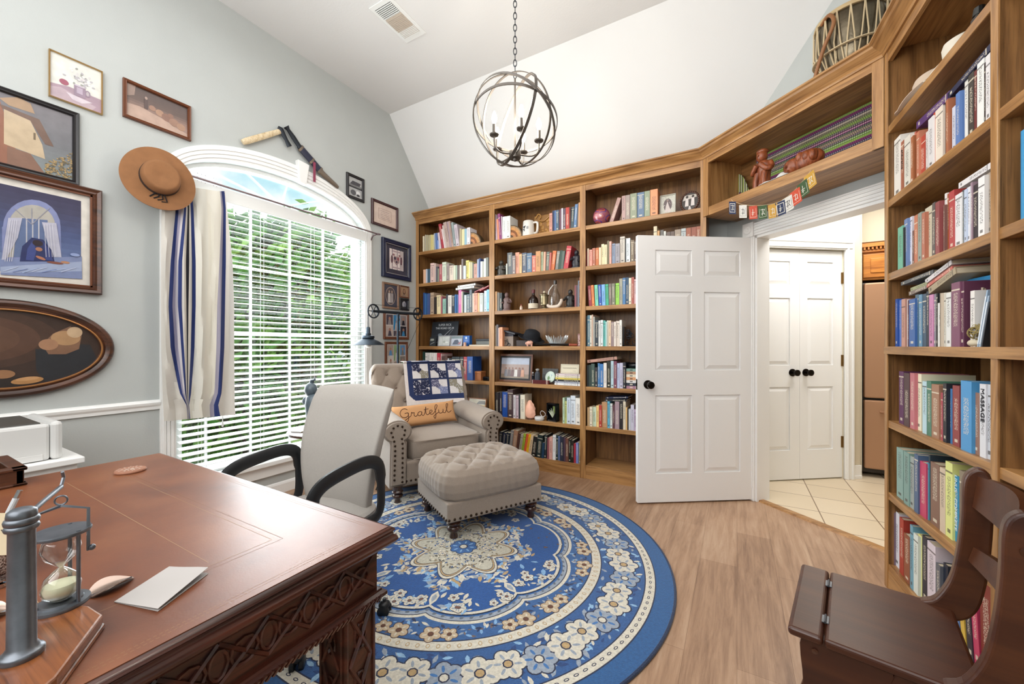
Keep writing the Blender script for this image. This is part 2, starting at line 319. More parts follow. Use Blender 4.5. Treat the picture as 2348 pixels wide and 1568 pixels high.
# flat painting on a plane: every patch sits a hair above the one before
class Paint(MB):
    def __init__(s, O, U, V, step=.00025):
        super().__init__(); s.O = Vector(O); s.U = Vector(U); s.V = Vector(V); s.Nn = s.U.cross(s.V).normalized(); s.k = 0; s.step = step; s.n = 0; s.jit = True
    def poly(s, pts, col):
        s.k += 1; s.n += 1; off = s.Nn*s.step*(min(s.k, 150)+(.8*((s.n*37) % 97)/97 if s.jit else 0)); c = hx(col) if isinstance(col, str) else col
        return s.add([s.O+s.U*u+s.V*v+off for u, v in pts], [tuple(range(len(pts)))], c)
    def rect(s, u0, v0, u1, v1, col): return s.poly([(u0, v0), (u1, v0), (u1, v1), (u0, v1)], col)
    def ell(s, cu, cv, ru, rv, col, n=20, a0=0, rot=0):
        cr, sr = math.cos(rot), math.sin(rot)
        return s.poly([(cu+ru*math.cos(a)*cr-rv*math.sin(a)*sr, cv+ru*math.cos(a)*sr+rv*math.sin(a)*cr) for a in (2*math.pi*i/n+a0 for i in range(n))], col)
    def line(s, pts, w, col):
        for (a, b), (c, d) in zip(pts, pts[1:]):
            l = math.hypot(c-a, d-b) or 1; nx, ny = -(d-b)/l*w/2, (c-a)/l*w/2; s.poly([(a-nx, b-ny), (c-nx, d-ny), (c+nx, d+ny), (a+nx, b+ny)], col); s.k -= 1
        s.k += 1
def text(name, body, size, O, U, V, mat_col, parent=None, depth=.0006, align='CENTER', shear=0, sx=1, mat='lettering'):
    cu = bpy.data.curves.new(name, 'FONT'); cu.body = body; cu.size = size; cu.align_x = align; cu.align_y = 'CENTER'; cu.shear = shear; cu.extrude = depth
    tmp = bpy.data.objects.new('t', cu); C.objects.link(tmp); bpy.context.view_layer.update()
    me = bpy.data.meshes.new_from_object(tmp.evaluated_get(bpy.context.evaluated_depsgraph_get())); bpy.data.objects.remove(tmp)
    U = Vector(U).normalized()*sx; V = Vector(V).normalized(); Nn = U.normalized().cross(V); mb = MB(); O = Vector(O)
    mb.add([O+U*p.co.x+V*p.co.y+Nn*p.co.z for p in me.vertices], [tuple(f.vertices) for f in me.polygons], hx(mat_col)); return mb.build(name, mat, parent)
# ================================================================ THE ROOM
XL, YB, XRW, YR = -3.216, 3.72, 1.02, -1.7      # window wall, back wall, right wall, rear wall
CE, YS = 3.66, 2.994                             # flat ceiling, where the slope begins
SL = 1.328
def ztop(y): return CE if y < YS else CE-SL*(y-YS)
A0 = Vector((-.229, 3.393)); DU = Vector((.753, -.658)); DN = Vector((.658, .753))      # front line of the corner cabinet
def dg(u, off, z=0): p = A0+DU*u+DN*off; return Vector((p.x, p.y, z))
mb = MB(); mb.prism([(XL-.2, YR-.2, 0), (XRW+.1, YR-.2, 0), (XRW+.1, 2.75, 0), tuple(dg(1.1, .40)), tuple(dg(-.2, .40)), (-.5, YB, 0), (XL-.2, YB, 0)], (0, 0, -.05))
mb.build('floor', 'plank_floor', kind='structure')
mb = MB(); mb.prism([tuple(dg(-.3, .405)), tuple(dg(1.25, .405)), (1.2, 2.6, 0), (3.2, 2.6, 0), (3.2, 5.8, 0), (-.4, 5.8, 0)], (0, 0, -.05)); mb.build('floor_hall', 'tile_floor', kind='structure')
mb = MB(); p0, p1 = dg(.16, .39), dg(1.14, .39); mb.sweep([(-.03, 0), (-.022, .012), (.022, .012), (.03, 0)], [p0, p1]); mb.build('trim_1', 'oak_x', kind='structure')
# window wall with its arched opening
WY0, WY1, WZ0, WZS = 1.15, 2.662, .285, 2.30; WYC = (WY0+WY1)/2; WHW = (WY1-WY0)/2; ARC = .285
def arch(y, hw=WHW, rise=ARC): q = 1-((y-WYC)/hw)**2; return WZS+rise*math.sqrt(max(0, q))
mb = MB(); T = .15
def wallq(y0, y1, za0, za1, zb0, zb1): mb.prism([(XL, y0, za0), (XL, y1, za1), (XL, y1, zb1), (XL, y0, zb0)], (-T, 0, 0))
wallq(YR, WY0, 0, 0, CE, CE); wallq(WY1, YS, 0, 0, CE, CE); wallq(YS, YB, 0, 0, CE, ztop(YB)); wallq(WY0, WY1, 0, 0, WZ0, WZ0)
NA = 28
for i in range(NA):
    ya, yb = (WYC-WHW*math.cos(math.pi*j/NA) for j in (i, i+1)); wallq(ya, yb, arch(ya), arch(yb), CE, CE)
mb.build('wall_left', 'wall_paint', kind='structure')
mb = MB(); mb.box(XL-T, -.06, YB, YB+.12, 0, ztop(YB)+.02); mb.build('wall_back', 'wall_paint', kind='structure')
mb = MB(); mb.box(XRW, XRW+.12, YR, 2.75, 0, CE); mb.build('wall_right', 'wall_paint', kind='structure')
mb = MB(); mb.box(XL-T, XRW+.12, YR-.12, YR, 0, CE); mb.build('wall_rear', 'wall_paint', kind='structure')
# diagonal wall with the doorway
mb = MB(); DO0, DO1, DZ = .17, 1.09, 2.035
def dq(u0, u1, z0, z1, a=.35, b=.47): mb.prism([dg(u0, a, z0), dg(u1, a, z0), dg(u1, a, z1), dg(u0, a, z1)], tuple(dg(0, b-a)-dg(0, 0)))
dq(-.42, DO0, 0, CE); dq(DO1, 1.42, 0, CE); dq(DO0, DO1, DZ, CE); mb.build('wall_diagonal', 'wall_paint', kind='structure')
mb = MB(); mb.prism([(XL-T, YR-.1, CE), (XRW+.1, YR-.1, CE), (XRW+.1, YS, CE), (XL-T, YS, CE)], (0, 0, .1)); mb.build('ceiling', 'ceiling_paint', kind='structure')
mb = MB(); mb.prism([(XL-T, YS, CE), (XRW+.1, YS, CE), (XRW+.1, YB+.1, ztop(YB+.1)), (XL-T, YB+.1, ztop(YB+.1))], (0, 0, .1)); mb.build('ceiling_slope', 'ceiling_paint', kind='structure')
# chair rail, baseboards
rail = [(0, -.03), (.012, -.03), (.014, -.012), (.022, .0), (.026, .014), (.018, .024), (0, .03)]
base = [(0, 0), (.014, 0), (.014, .07), (.008, .085), (0, .09)]
for nm, y0, y1 in (('trim_2', YR, 1.068), ('trim_3', 2.746, 3.393)): MB().sweep([(a, b) for a, b in rail], [(XL, y0, .818), (XL, y1, .818)]).build(nm, 'white_trim', kind='structure')
MB().sweep(base, [(XL, YR, 0), (XL, 3.393, 0)]).build('baseboard_left', 'white_trim', kind='structure')
# casing: fluted pilasters, arched head, keystone, stool and apron
def fl(y0, y1, z0, z1):
    m = MB(); m.box(XL, XL+.02, y0, y1, z0, z1)
    for k in range(3):
        c = y0+(y1-y0)*(k+1)/4; m.box(XL+.018, XL+.027, c-.009, c+.009, z0+.02, z1)
    return m
fl(1.068, 1.15, .26, 2.30).build('trim_4', 'white_trim', kind='structure', bevel=.003)
fl(2.662, 2.746, .26, 2.30).build('trim_5', 'white_trim', kind='structure', bevel=.003)
mb = MB(); NB = 48
for r0, r1, t in ((0, 1, .02), (.16, .26, .027), (.42, .52, .027), (.68, .78, .027)):
    for i in range(NB):
        q = []
        for rr in (r0, r1):
            for a in (math.pi*i/NB, math.pi*(i+1)/NB): q.append((XL, WYC-(WHW+.084*rr)*math.cos(a), WZS+(ARC+.115*rr)*math.sin(a)))
        mb.prism([q[0], q[1], q[3], q[2]], (t, 0, 0))
mb.build('trim_6', 'white_trim', kind='structure')
mb = MB(); mb.prism([(XL, WYC+.07, 2.565), (XL, WYC+.13, 2.555), (XL, WYC+.155, 2.735), (XL, WYC+.055, 2.745)], (.045, 0, 0)); mb.build('trim_7', 'white_trim', kind='structure', bevel=.004)
mb = MB(); mb.box(XL-.02, XL+.055, 1.04, 2.775, .25, .285); mb.box(XL, XL+.02, 1.07, 2.745, .16, .25); mb.build('trim_8', 'white_trim', kind='structure', bevel=.005)
# window 1: lower sashes with muntins, transom, fan light
w = thing('window_1', (XL, WYC, WZ0), None, None); w['kind'] = 'structure'
XF = XL-.10
def wf(nm, bx, mat='white_trim', bev=.003):
    m = MB()
    for b_ in bx: m.box(b_[0]-XL, b_[1]-XL, b_[2]-WYC, b_[3]-WYC, b_[4]-WZ0, b_[5]-WZ0)
    return m.build(nm, mat, w, bevel=bev)
wf('window_frame', [(XF-.02, XF+.05, WY0, WY0+.035, WZ0, WZS), (XF-.02, XF+.05, WY1-.035, WY1, WZ0, WZS), (XF-.02, XF+.05, WY0, WY1, WZ0, WZ0+.04), (XF-.02, XF+.06, WY0, WY1, 2.275, 2.345)])
wf('sash', [(XF-.01, XF+.03, WY0+.035, WY1-.035, 1.27, 1.30), (XF-.01, XF+.025, WY0+.035, WY0+.065, WZ0, 2.275), (XF-.01, XF+.025, WY1-.065, WY1-.035, WZ0, 2.275)])
wf('muntin', [(XF, XF+.02, y-.006, y+.006, WZ0+.04, 2.275) for y in (1.36, 1.66, 1.97, 2.28)]+[(XF, XF+.02, WY0+.03, WY1-.03, z-.005, z+.005) for z in (.8, 1.8)])
m = MB(); n_ = 24
for i in range(n_):
    q = [(XF-XL-.02, -(WHW-.03*rr)*math.cos(a), WZS-WZ0+(ARC-.03*rr)*math.sin(a)) for rr in (0, 1) for a in (math.pi*i/n_, math.pi*(i+1)/n_)]
    m.prism([q[0], q[1], q[3], q[2]], (.06, 0, 0))
for a in (38, 66, 94, 122, 148):
    a = R(a); c0 = Vector((XF-XL+.01, -.09*math.cos(a), 2.345-WZ0+.04*math.sin(a))); c1 = Vector((XF-XL+.01, -WHW*math.cos(a), WZS-WZ0+ARC*math.sin(a))); m.tube([c0, c1], .004, 6)
m.build('fan_light_frame', 'white_trim', w)
m = MB(); m.box(XF-XL-.003, XF-XL+.001, -WHW+.02, WHW-.02, .02, 2.0); m.prism([(XF-XL-.003, -(WHW-.01)*math.cos(math.pi*i/24), WZS-WZ0+(ARC-.01)*math.sin(math.pi*i/24)) for i in range(25)], (.004, 0, 0)); m.build('pane', 'window_glass', w)
# blind
bl = thing('venetian_blind', (XL+.006, WYC, 2.28), 'white wooden slatted blind filling the arched window below the transom', 'blind')
MB().box(-.03, .03, -WHW+.008, WHW-.008, -.045, .0).box(.03, .038, -WHW+.004, WHW-.004, -.06, .035).build('head_rail', 'slat_white', bl, bevel=.003)
sl0 = None; n_s = 44; z0_, dz = -.075, .0437; tl = R(13)
for i in range(n_s):
    if sl0 is None:
        m = MB(); m.grid(lambda u, v: ((u-.5)*.05*math.cos(tl), (v-.5)*(2*WHW-.03), -(u-.5)*.05*math.sin(tl)+.0025*(1-(2*u-1)**2)), 4, 1); sl0 = m.build('slat', 'slat_white', bl, solid=.0028); sl0.location = (-.005, 0, z0_)
    else: o = sl0.copy(); C.objects.link(o); o.parent = bl; o.location = (-.005, 0, z0_-dz*i)
MB().box(-.028, .026, -WHW+.012, WHW-.012, -.012, .012).build('bottom_rail', 'slat_white', bl, bevel=.004, loc=(-.004, 0, z0_-dz*n_s-.005))
m = MB()
for y in (-.62, -.21, .21, .62):
    for x in (-.027, .022): m.tube([(x, y, -.05), (x, y, z0_-dz*n_s)], .0011, 4)
m.build('ladder_cord', 'slat_white', bl)
m = MB(); m.tube([(.036, -.50, -.05), (.040, -.50, -1.62)], .003, 6); m.lathe([(.003, 0), (.006, -.01), (.007, -.04), (.002, -.045)], (.040, -.50, -1.62), 8); m.build('pull_cord', 'slat_white', bl)

# ---------------------------------------------------------------- outside
mb = MB(); mb.box(-30, XL-T-.05, -12, 20, -.45, -.35); mb.build('lawn', 'grass', label='pale sunlit lawn outside the arched window', cat='lawn')
def tree(nm, x, y, z0, h, rad, nl, lab, seed, ls=.085, grp=None):
    rr = random.Random(seed); t = thing(nm, (x, y, z0), lab, 'tree', group=grp); m = MB(); tips = []
    m.tube([(0, 0, 0), (.05, 0, h*.3), (0, .08, h*.6), (.05, .1, h*.9)], [.09, .07, .05, .02], 8)
    for k in range(22):
        a = rr.uniform(0, 6.28); zz = rr.uniform(.12, .9)*h; l = rad*rr.uniform(.5, 1)*math.sin(math.pi*min(1, zz/h*.8+.2)); e = Vector((l*math.cos(a), l*math.sin(a), zz+rr.uniform(.1, .5)*l)); m.tube([(0, 0, zz*.9), tuple(e*.6+Vector((0, 0, .0))), tuple(e)], [.022, .014, .005], 5); tips.append(e)
    m.build('trunk', 'bark', t)
    m = MB(); cl = [Vector((rr.gauss(0, .5)*rad, rr.gauss(0, .5)*rad, h*(.12+.86*rr.random()))) for _ in range(60)]
    for k in range(nl):
        b = rr.choice(cl)+Vector([rr.gauss(0, .15*rad) for _ in range(3)]); b.z = max(.05, b.z)
        n = Vector([rr.gauss(0, 1) for _ in range(3)]).normalized(); u = n.orthogonal().normalized()*ls*rr.uniform(.6, 1.2); v = n.cross(u)*.55
        m.add([b-u, b-v*.8+u*.1, b+u, b+v*.8+u*.1], [(0, 1, 2, 3)])
    m.build('foliage', 'foliage', t)
tree('tree', -5.5, 2.75, -.35, 3.0, 1.0, 24000, 'leafy green tree filling the left half of the window view', 1)
tree('tree', -7.6, 5.2, -.35, 3.2, 1.3, 8000, 'paler tree standing further off behind the right half of the blind', 2)

# ---------------------------------------------------------------- doors
def door(nm, org, rz, wd, z1, panels, label=None, kind=None, knobs=(), th=.036, z0=.012):
    d = thing(nm, org, label, 'door' if label else None, rz)
    if kind: d['kind'] = kind
    m = MB(); m.box(0, wd, -th+.011, -.011, z0, z1)
    xs = sorted({0, wd}|{p[0] for p in panels}|{p[1] for p in panels}); cols = sorted({(p[0], p[1]) for p in panels}); rows = sorted({(p[2], p[3]) for p in panels})
    for s0, s1 in ((-.0115, 0), (-th, -th+.0115)):
        px_ = [0]+[q for c_ in cols for q in c_]+[wd]
        for i in range(0, len(px_), 2): m.box(px_[i], px_[i+1], s0, s1, z0, z1)
        pz = [z0]+[q for r_ in rows for q in r_]+[z1]
        for c_ in cols:
            for i in range(0, len(pz), 2): m.box(c_[0], c_[1], s0, s1, pz[i], pz[i+1])
    m.build('door_slab', 'door_paint', d)
    for a, b, c_, e in panels:
        q = MB()
        for yf, yo in ((-.011, -.0005), (-th+.011, -th+.0005)):
            i = .012; j = .038
            vs = [(x, yf, z) for x, z in ((a, c_), (b, c_), (b, e), (a, e))]+[(x, yf+(yo-yf)*.35, z) for x, z in ((a+i, c_+i), (b-i, c_+i), (b-i, e-i), (a+i, e-i))]+[(x, yo, z) for x, z in ((a+j, c_+j), (b-j, c_+j), (b-j, e-j), (a+j, e-j))]
            q.add(vs, [(k, (k+1) % 4, 4+(k+1) % 4, 4+k) for k in range(4)]+[(4+k, 4+(k+1) % 4, 8+(k+1) % 4, 8+k) for k in range(4)]+[(8, 9, 10, 11)])
        q.build('panel', 'door_paint', d)
    for kx, kz, sd in knobs:
        for s_ in sd:
            y = 0 if s_ > 0 else -th; q = MB(); q.lathe([(.033, 0), (.033, .006), (.018, .010), (.010, .014), (.010, .03), (.022, .036), (.028, .048), (.027, .060), (.016, .066), (.006, .067), (.0, .066)], (0, 0, 0), 24, axis=axm((0, s_, 0))); q.build('knob', 'knob_bronze', d, smooth=True, loc=(kx, y, kz))
    return d
lw = .93; cu_ = [(.129, .441), (.544, .853)]      # measured from the hinge side
rw = [(.227, .817), (1.005, 1.60), (1.72, 1.915)]
d1 = door('door', (.122, 3.556, 0), R(214.3), lw, 2.022, [(lw-b, lw-a, c_, e) for a, b in [(.137, .424), (.520, .81)] for c_, e in rw], 'white six-panel door standing open in front of the back bookcase', None, [(lw-.078, .90, (1, -1))])
MB().box(lw-.0005, lw+.001, -.03, -.006, .86, .94).box(lw, lw+.005, -.024, -.012, .888, .912).build('latch_plate', 'knob_bronze', d1)
for hz in (.25, 1.0, 1.8):
    MB().tube([(.0, -.04, hz-.045), (.0, -.04, hz+.045)], .006, 8).box(-.001, .03, -.0385, -.036, hz-.045, hz+.045).build('hinge', 'hinge_brass', d1)
# doorway casing: jambs, head with fluting and a corner block
def dbox(m, u0, u1, a, b, z0, z1): m.prism([dg(u0, a, z0), dg(u1, a, z0), dg(u1, b, z0), dg(u0, b, z0)], (0, 0, z1-z0))
mb = MB(); dbox(mb, DO0-.012, DO0+.01, .345, .475, 0, DZ); dbox(mb, DO1-.01, DO1+.012, .345, .475, 0, DZ); dbox(mb, DO0-.01, DO1+.01, .345, .475, DZ-.02, DZ+.002); mb.build('trim_9', 'white_trim', kind='structure')
mb = MB(); dbox(mb, DO0-.085, DO0-.005, .33, .351, 0, 2.035); dbox(mb, DO1+.005, DO1+.085, .33, .351, 0, 2.035)
dbox(mb, DO0-.005, DO1+.005, .33, .351, 2.035, 2.13)
for k in range(4): z = 2.05+k*.022; dbox(mb, DO0, DO1, .322, .331, z, z+.011)
for k in range(3): u = DO0-.075+k*.024; dbox(mb, u, u+.012, .322, .331, .1, 2.03)
dbox(mb, DO0-.095, DO0-.003, .318, .351, 2.03, 2.14)
c_ = dg(DO0-.05, .318, 2.085); mb.lathe([(.034, 0), (.034, .006), (.028, .008), (.024, .002), (.014, .002), (.010, .008), (0, .009)], c_, 20, axis=axm((-DN.x, -DN.y, 0)))
mb.build('trim_10', 'white_trim', kind='structure', bevel=.002)

# hall beyond: closet wall with a pair of doors, kitchen wall
KP = Vector((.192, 4.049)); KD = (Vector((.841, 4.537))-KP).normalized(); KN = Vector((KD.y, -KD.x))   # KN faces the study
def onk(px, py): d = ray(px, py); t = KP.dot(KN)/(d[0]*KN.x+d[1]*KN.y); p = Vector((d[0]*t, d[1]*t)); return (p-KP).dot(KD), H+d[2]*t
def kg(s, off, z): p = KP+KD*s+KN*off; return Vector((p.x, p.y, z))
s_seam = onk(1838, 900)[0]; s_r = onk(1936, 900)[0]; kw = s_r-s_seam; s_l = s_seam-kw; kc = onk(1958, 900)[0]; ktop = 2.045
def kbox(m, s0, s1, a, b, z0, z1): m.prism([kg(s0, a, z0), kg(s1, a, z0), kg(s1, b, z0), kg(s0, b, z0)], (0, 0, z1-z0))
mb = MB(); kbox(mb, -.18, s_l, -.12, 0, 0, 3.0); kbox(mb, s_r, onk(1972, 900)[0], -.12, 0, 0, 3.0); kbox(mb, s_l, s_r, -.12, 0, ktop, 3.0); mb.build('wall_hall', 'cream_wall', kind='structure')
mb = MB(); kbox(mb, s_l-.075, s_l, -.01, .02, 0, ktop+.075); kbox(mb, s_r, s_r+.075, -.01, .02, 0, ktop+.075); kbox(mb, s_l, s_r, -.01, .02, ktop, ktop+.075)
for q_ in (.0, .05): kbox(mb, s_l-.075+q_, s_l-.06+q_, .015, .028, 0, ktop+.075-q_); kbox(mb, s_r+.06-q_, s_r+.075-q_, .015, .028, 0, ktop+.075-q_); kbox(mb, s_l-.07, s_r+.07, .015, .028, ktop+.06-q_, ktop+.075-q_)
mb.build('trim_11', 'white_trim', kind='structure', bevel=.003)
krz = math.atan2(KD.y, KD.x)
def kx(px): return onk(px, 900)[0]
def kz(py, px=1785): return onk(px, py)[1]
rk = [(kz(1035), kz(888)), (kz(838), kz(682)), (kz(652), kz(597))]
# local x runs right along the wall, local y points away from the room, so turn the leaf round
a, b = kx(1752), kx(1816)
door('door_2', kg(s_seam-.001, -.02, 0), krz+math.pi, kw-.002, ktop-.005, [(s_seam-b, s_seam-a, c_, e) for c_, e in rk], None, 'structure', [(s_seam-kx(1821), .955, (1,))])
a, b = kx(1856), kx(1915)
d3 = door('door_3', kg(s_r-.001, -.02, 0), krz+math.pi, kw-.002, ktop-.005, [(s_r-b, s_r-a, c_, e) for c_, e in rk], None, 'structure', [(s_r-kx(1852), .955, (1,))])
for hz in (.33, 1.06, 1.8): MB().box(-.012, .012, -.002, .006, hz-.05, hz+.05).tube([(0, .008, hz-.05), (0, .008, hz+.05)], .006, 8).build('hinge', 'hinge_brass', d3)
kr = onk(1972, 900)[0]; pe = kg(kr, 0, 0)
mb = MB(); mb.box(pe.x-.03, pe.x+.02, pe.y+.03, 5.6, 0, 3.0); mb.box(-1.5, 3.3, 5.6, 5.72, 0, 3.0); mb.box(pe.x+.03, 3.2, 4.84, 5.6, 2.16, 3.0); mb.box(3.2, 3.3, 2.6, 5.7, 0, 3.0); mb.box(1.14, 3.3, 2.5, 2.62, 0, 3.0); mb.build('wall_kitchen', 'cream_wall', kind='structure')
mb = MB(); mb.prism([tuple(dg(-.42, .48, 2.98)), tuple(dg(1.36, .48, 2.98)), (1.2, 2.62, 2.98), (3.3, 2.62, 2.98), (3.3, 5.72, 2.98), (-.4, 5.72, 2.98)], (0, 0, .08)); mb.build('ceiling_hall', 'ceiling_paint', kind='structure')
bb = MB(); kbox(bb, s_r+.075, kr+.004, 0, .014, 0, .12); kbox(bb, s_r+.075, kr+.002, 0, .02, 0, .03); bb.build('baseboard_hall', 'white_trim', kind='structure', bevel=.003)
# refrigerator and the oak cupboard over it
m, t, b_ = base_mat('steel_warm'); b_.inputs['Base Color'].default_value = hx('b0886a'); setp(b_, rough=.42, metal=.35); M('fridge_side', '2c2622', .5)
fx, fy = pe.x+.035, 4.70
fr = thing('refrigerator', (fx, fy, 0), 'tall bronze-toned refrigerator in the kitchen beyond the doorway', 'refrigerator')
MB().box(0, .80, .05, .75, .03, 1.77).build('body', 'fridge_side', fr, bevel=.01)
MB().box(.01, .40, -.01, .05, .72, 1.76).build('door', 'steel_warm', fr, bevel=.012)
MB().box(.405, .79, -.01, .05, .72, 1.76).build('door', 'steel_warm', fr, bevel=.012)
MB().box(.01, .79, -.01, .05, .08, .70).build('freezer_drawer', 'steel_warm', fr, bevel=.012)
for hx_ in (.31, .44): MB().tube([(hx_, -.01, .86), (hx_, -.06, .88), (hx_, -.06, 1.30), (hx_, -.01, 1.32)], .012, 8).build('handle', 'steel_warm', fr)
MB().tube([(.12, -.01, .60), (.14, -.06, .60), (.66, -.06, .60), (.68, -.01, .60)], .012, 8).build('handle', 'steel_warm', fr)
kc_ = thing('kitchen_cupboard', (fx+.02, fy+.1, 1.80), 'honey oak kitchen cupboard with dentil moulding above the refrigerator', 'cupboard')
wood('honey_oak', '8a4c18', 'b06c28', 'c88438', 0)
MB().box(0, .84, 0, .6, 0, .34).build('body', 'honey_oak', kc_, bevel=.004)
m = MB(); m.box(-.012, .86, -.04, .6, .30, .335); m.box(-.006, .85, -.02, .6, .255, .275)
for k in range(30): m.box(.0+k*.028, .014+k*.028, -.035, 0, .276, .30)
m.build('dentil_moulding', 'honey_oak', kc_)
for k in (0, 1):
    x0 = .0+k*.42; m = MB(); m.box(x0, x0+.40, -.02, 0, .02, .235); m.box(x0+.05, x0+.35, -.028, -.02, .06, .195); m.build('door', 'honey_oak', kc_, bevel=.006)

# ---------------------------------------------------------------- bookcases
s7, s6, s5, s4, s3, s2, s1 = .119, .472, .825, 1.187, 1.546, 1.905, 2.269
SH = [s1, s2, s3, s4, s5, s6, s7]; TOPZ = 2.585; TH = .036
crown = [(0, 0), (.010, .0), (.014, .008), (.012, .016), (.020, .024), (.036, .034), (.052, .046), (.058, .056), (.070, .062), (.070, .072), (0, .072)]
CPATH = [Vector((XL, 3.393, 2.635)), Vector((-.229, 3.393, 2.635)), Vector((.643, 2.631, 2.635)), Vector((.643+.049*2.0, .631, 2.635))]
def crown_seg(par, i, mat, inv):
    U = Vector((0, 0, 1)); m = MB(); vs = []
    for k in (i, i+1):
        d1 = (CPATH[k]-CPATH[k-1]) if k > 0 else (CPATH[1]-CPATH[0]); d2 = (CPATH[k+1]-CPATH[k]) if k < 3 else (CPATH[3]-CPATH[2])
        a_, b_ = d1.normalized().cross(U), d2.normalized().cross(U); w_ = (a_+b_).normalized(); w_ = w_/w_.dot(a_)
        for a, b in crown: vs.append(inv @ (CPATH[k]+w_*a+U*b))
    n = len(crown); m.add(vs, [(j, (j+1) % n, n+(j+1) % n, n+j) for j in range(n)]+[tuple(range(n))[::-1], tuple(range(n, 2*n))]); m.build('crown_moulding', mat, par)
def bookcase(nm, org, rz, stiles, depth, label, seg, xmax, full4=False):
    """stiles: list of (x0,x1); local x along the front, y into the wall"""
    t = thing(nm, org, label, 'bookcase', rz); inv = (Matrix.Translation(org) @ Matrix.Rotation(rz, 4, 'Z')).inverted()
    bays = [(stiles[i][1], stiles[i+1][0]) for i in range(len(stiles)-1)]
    for i, (a, b) in enumerate(stiles):
        MB().box(a, b, 0, depth-.012, 0, 2.64).build('upright', 'oak_back_z', t, bevel=.002)  # darker oak than the stiles: shade inside the bays put into the colour
        MB().box(a-.0, b+.0, -.004, .016, 0, 2.64).build('stile', 'oak_z', t, bevel=.002)
    for a, b in bays:
        for z in SH: MB().box(a-.002, b+.002, .002, depth-.012, z-TH, z).build('shelf', 'oak_x', t, bevel=.002)
        MB().box(a-.002, b+.002, 0, .018, 0, s7-TH+.001).build('base_board', 'oak_x', t)
        MB().box(a-.002, b+.002, 0, .018, TOPZ, 2.64).build('top_rail', 'oak_x', t)
        MB().box(a-.002, b+.002, .0, depth-.012, 2.64, 2.655).build('top_board', 'oak_x', t)
    if full4: MB().box(stiles[0][0], stiles[-1][1], -.007, .01, s4-TH, s4).build('shelf_nosing', 'oak_x', t)
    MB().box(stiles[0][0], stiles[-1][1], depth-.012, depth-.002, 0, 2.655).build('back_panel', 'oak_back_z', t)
    crown_seg(t, seg, 'oak_x', inv); return t
bc1 = bookcase('bookcase', Vector((XL, 3.393, 0)), 0, [(.002, .045), (1.008, 1.072), (1.985, 2.038), (2.969, 3.01)], .325, 'oak bookcase of three bays covering the wall behind the armchair', 0, 3.0)
RO = Vector((.643, 2.628, 0)); RRZ = math.atan2(-1, .049)
bc2 = bookcase('bookcase', RO, RRZ, [(0, .032), (.838, .872), (1.70, 1.73)], .33, 'oak bookcase on the right wall beside the folding step chair', 2, 1.73, True)
HO = Vector((A0.x, A0.y, 0)); HRZ = math.atan2(DU.y, DU.x); LU = 1.158
hc = thing('wall_cabinet', HO, 'open oak cabinet box bridging the corner above the doorway', 'cabinet', HRZ); inv = (Matrix.Translation(HO) @ Matrix.Rotation(HRZ, 4, 'Z')).inverted()
MB().box(.0, LU, .002, .345, 2.19, 2.255).build('bottom_shelf', 'oak_x', hc, bevel=.003)
MB().box(0, LU, .002, .345, 2.62, 2.645).build('top_board', 'oak_x', hc)
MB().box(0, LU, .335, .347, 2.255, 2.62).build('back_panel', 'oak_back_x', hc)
for a, b in ((.004, .05), (1.105, 1.154)): MB().box(a, b, 0, .335, 2.255, 2.62).build('side', 'oak_z', hc)
for a, b in ((.004, .052), (1.103, 1.154)): MB().box(a, b, -.004, .016, 2.19, 2.64).build('stile', 'oak_z', hc, bevel=.002)
MB().box(.052, 1.103, -.002, .016, 2.592, 2.64).build('top_rail', 'oak_x', hc)
crown_seg(hc, 1, 'oak_x', inv)
# ================================================================ FURNITURE
# rug ------------------------------------------------------------
rc = Vector((-1.39, 1.86)); RR = 1.145
rug = thing('round_rug', (rc.x, rc.y, 0), 'round blue oriental rug with cream flower border on the plank floor', 'rug', R(20))
MB().lathe([(RR, 0), (RR, .009), (RR-.006, .011), (0, .011)], (0, 0, 0), 128, col=hx('2a5c98')).build('rug_body', 'rug_pile', rug)
MB().tube([(RR*math.cos(a), RR*math.sin(a), .007) for a in (2*math.pi*i/128 for i in range(128))], .0075, 6, closed=True, col=hx('16294a')).build('edge_binding', 'rug_pile', rug)
P = Paint((0, 0, .0112), (1.07, 0, 0), (0, 1.07, 0), .00012)
def ringp(r0, r1, col, n=160, f0=None, f1=None):
    P.jit = False
    for i in range(n):
        a, b = 2*math.pi*i/n, 2*math.pi*(i+1)/n; g0 = f0 or (lambda q: r0); g1 = f1 or (lambda q: r1)
        P.poly([(g0(a)*math.cos(a), g0(a)*math.sin(a)), (g1(a)*math.cos(a), g1(a)*math.sin(a)), (g1(b)*math.cos(b), g1(b)*math.sin(b)), (g0(b)*math.cos(b), g0(b)*math.sin(b))], col); P.k -= 1
    P.k += 1; P.jit = True
navy, roy, mid, cream, sand, grey, dk = '12264c', '0c4a8c', '3a6da8', 'cbc5b6', 'b09468', '8f99a6', '1c2440'
def flower(cx, cy, r, a0, cols=(dk, cream, grey, sand), np_=6):
    for q, (rs, cc) in enumerate(((1.18, cols[0]), (1.0, cols[1]), (.5, cols[2]))):
        for j in range(np_):
            t = 2*math.pi*j/np_+a0; d_ = .55*r; w_ = r*(.42 if np_ < 7 else .3); P.ell(cx+d_*math.cos(t), cy+d_*math.sin(t), w_*rs*1.05, w_*rs*(.95 if q < 2 else .4), cc, 12, rot=t); P.k -= 1
        P.k += 1
    P.ell(cx, cy, r*.3, r*.3, cols[0], 8)
    P.ell(cx, cy, r*.22, r*.22, cols[3], 8)
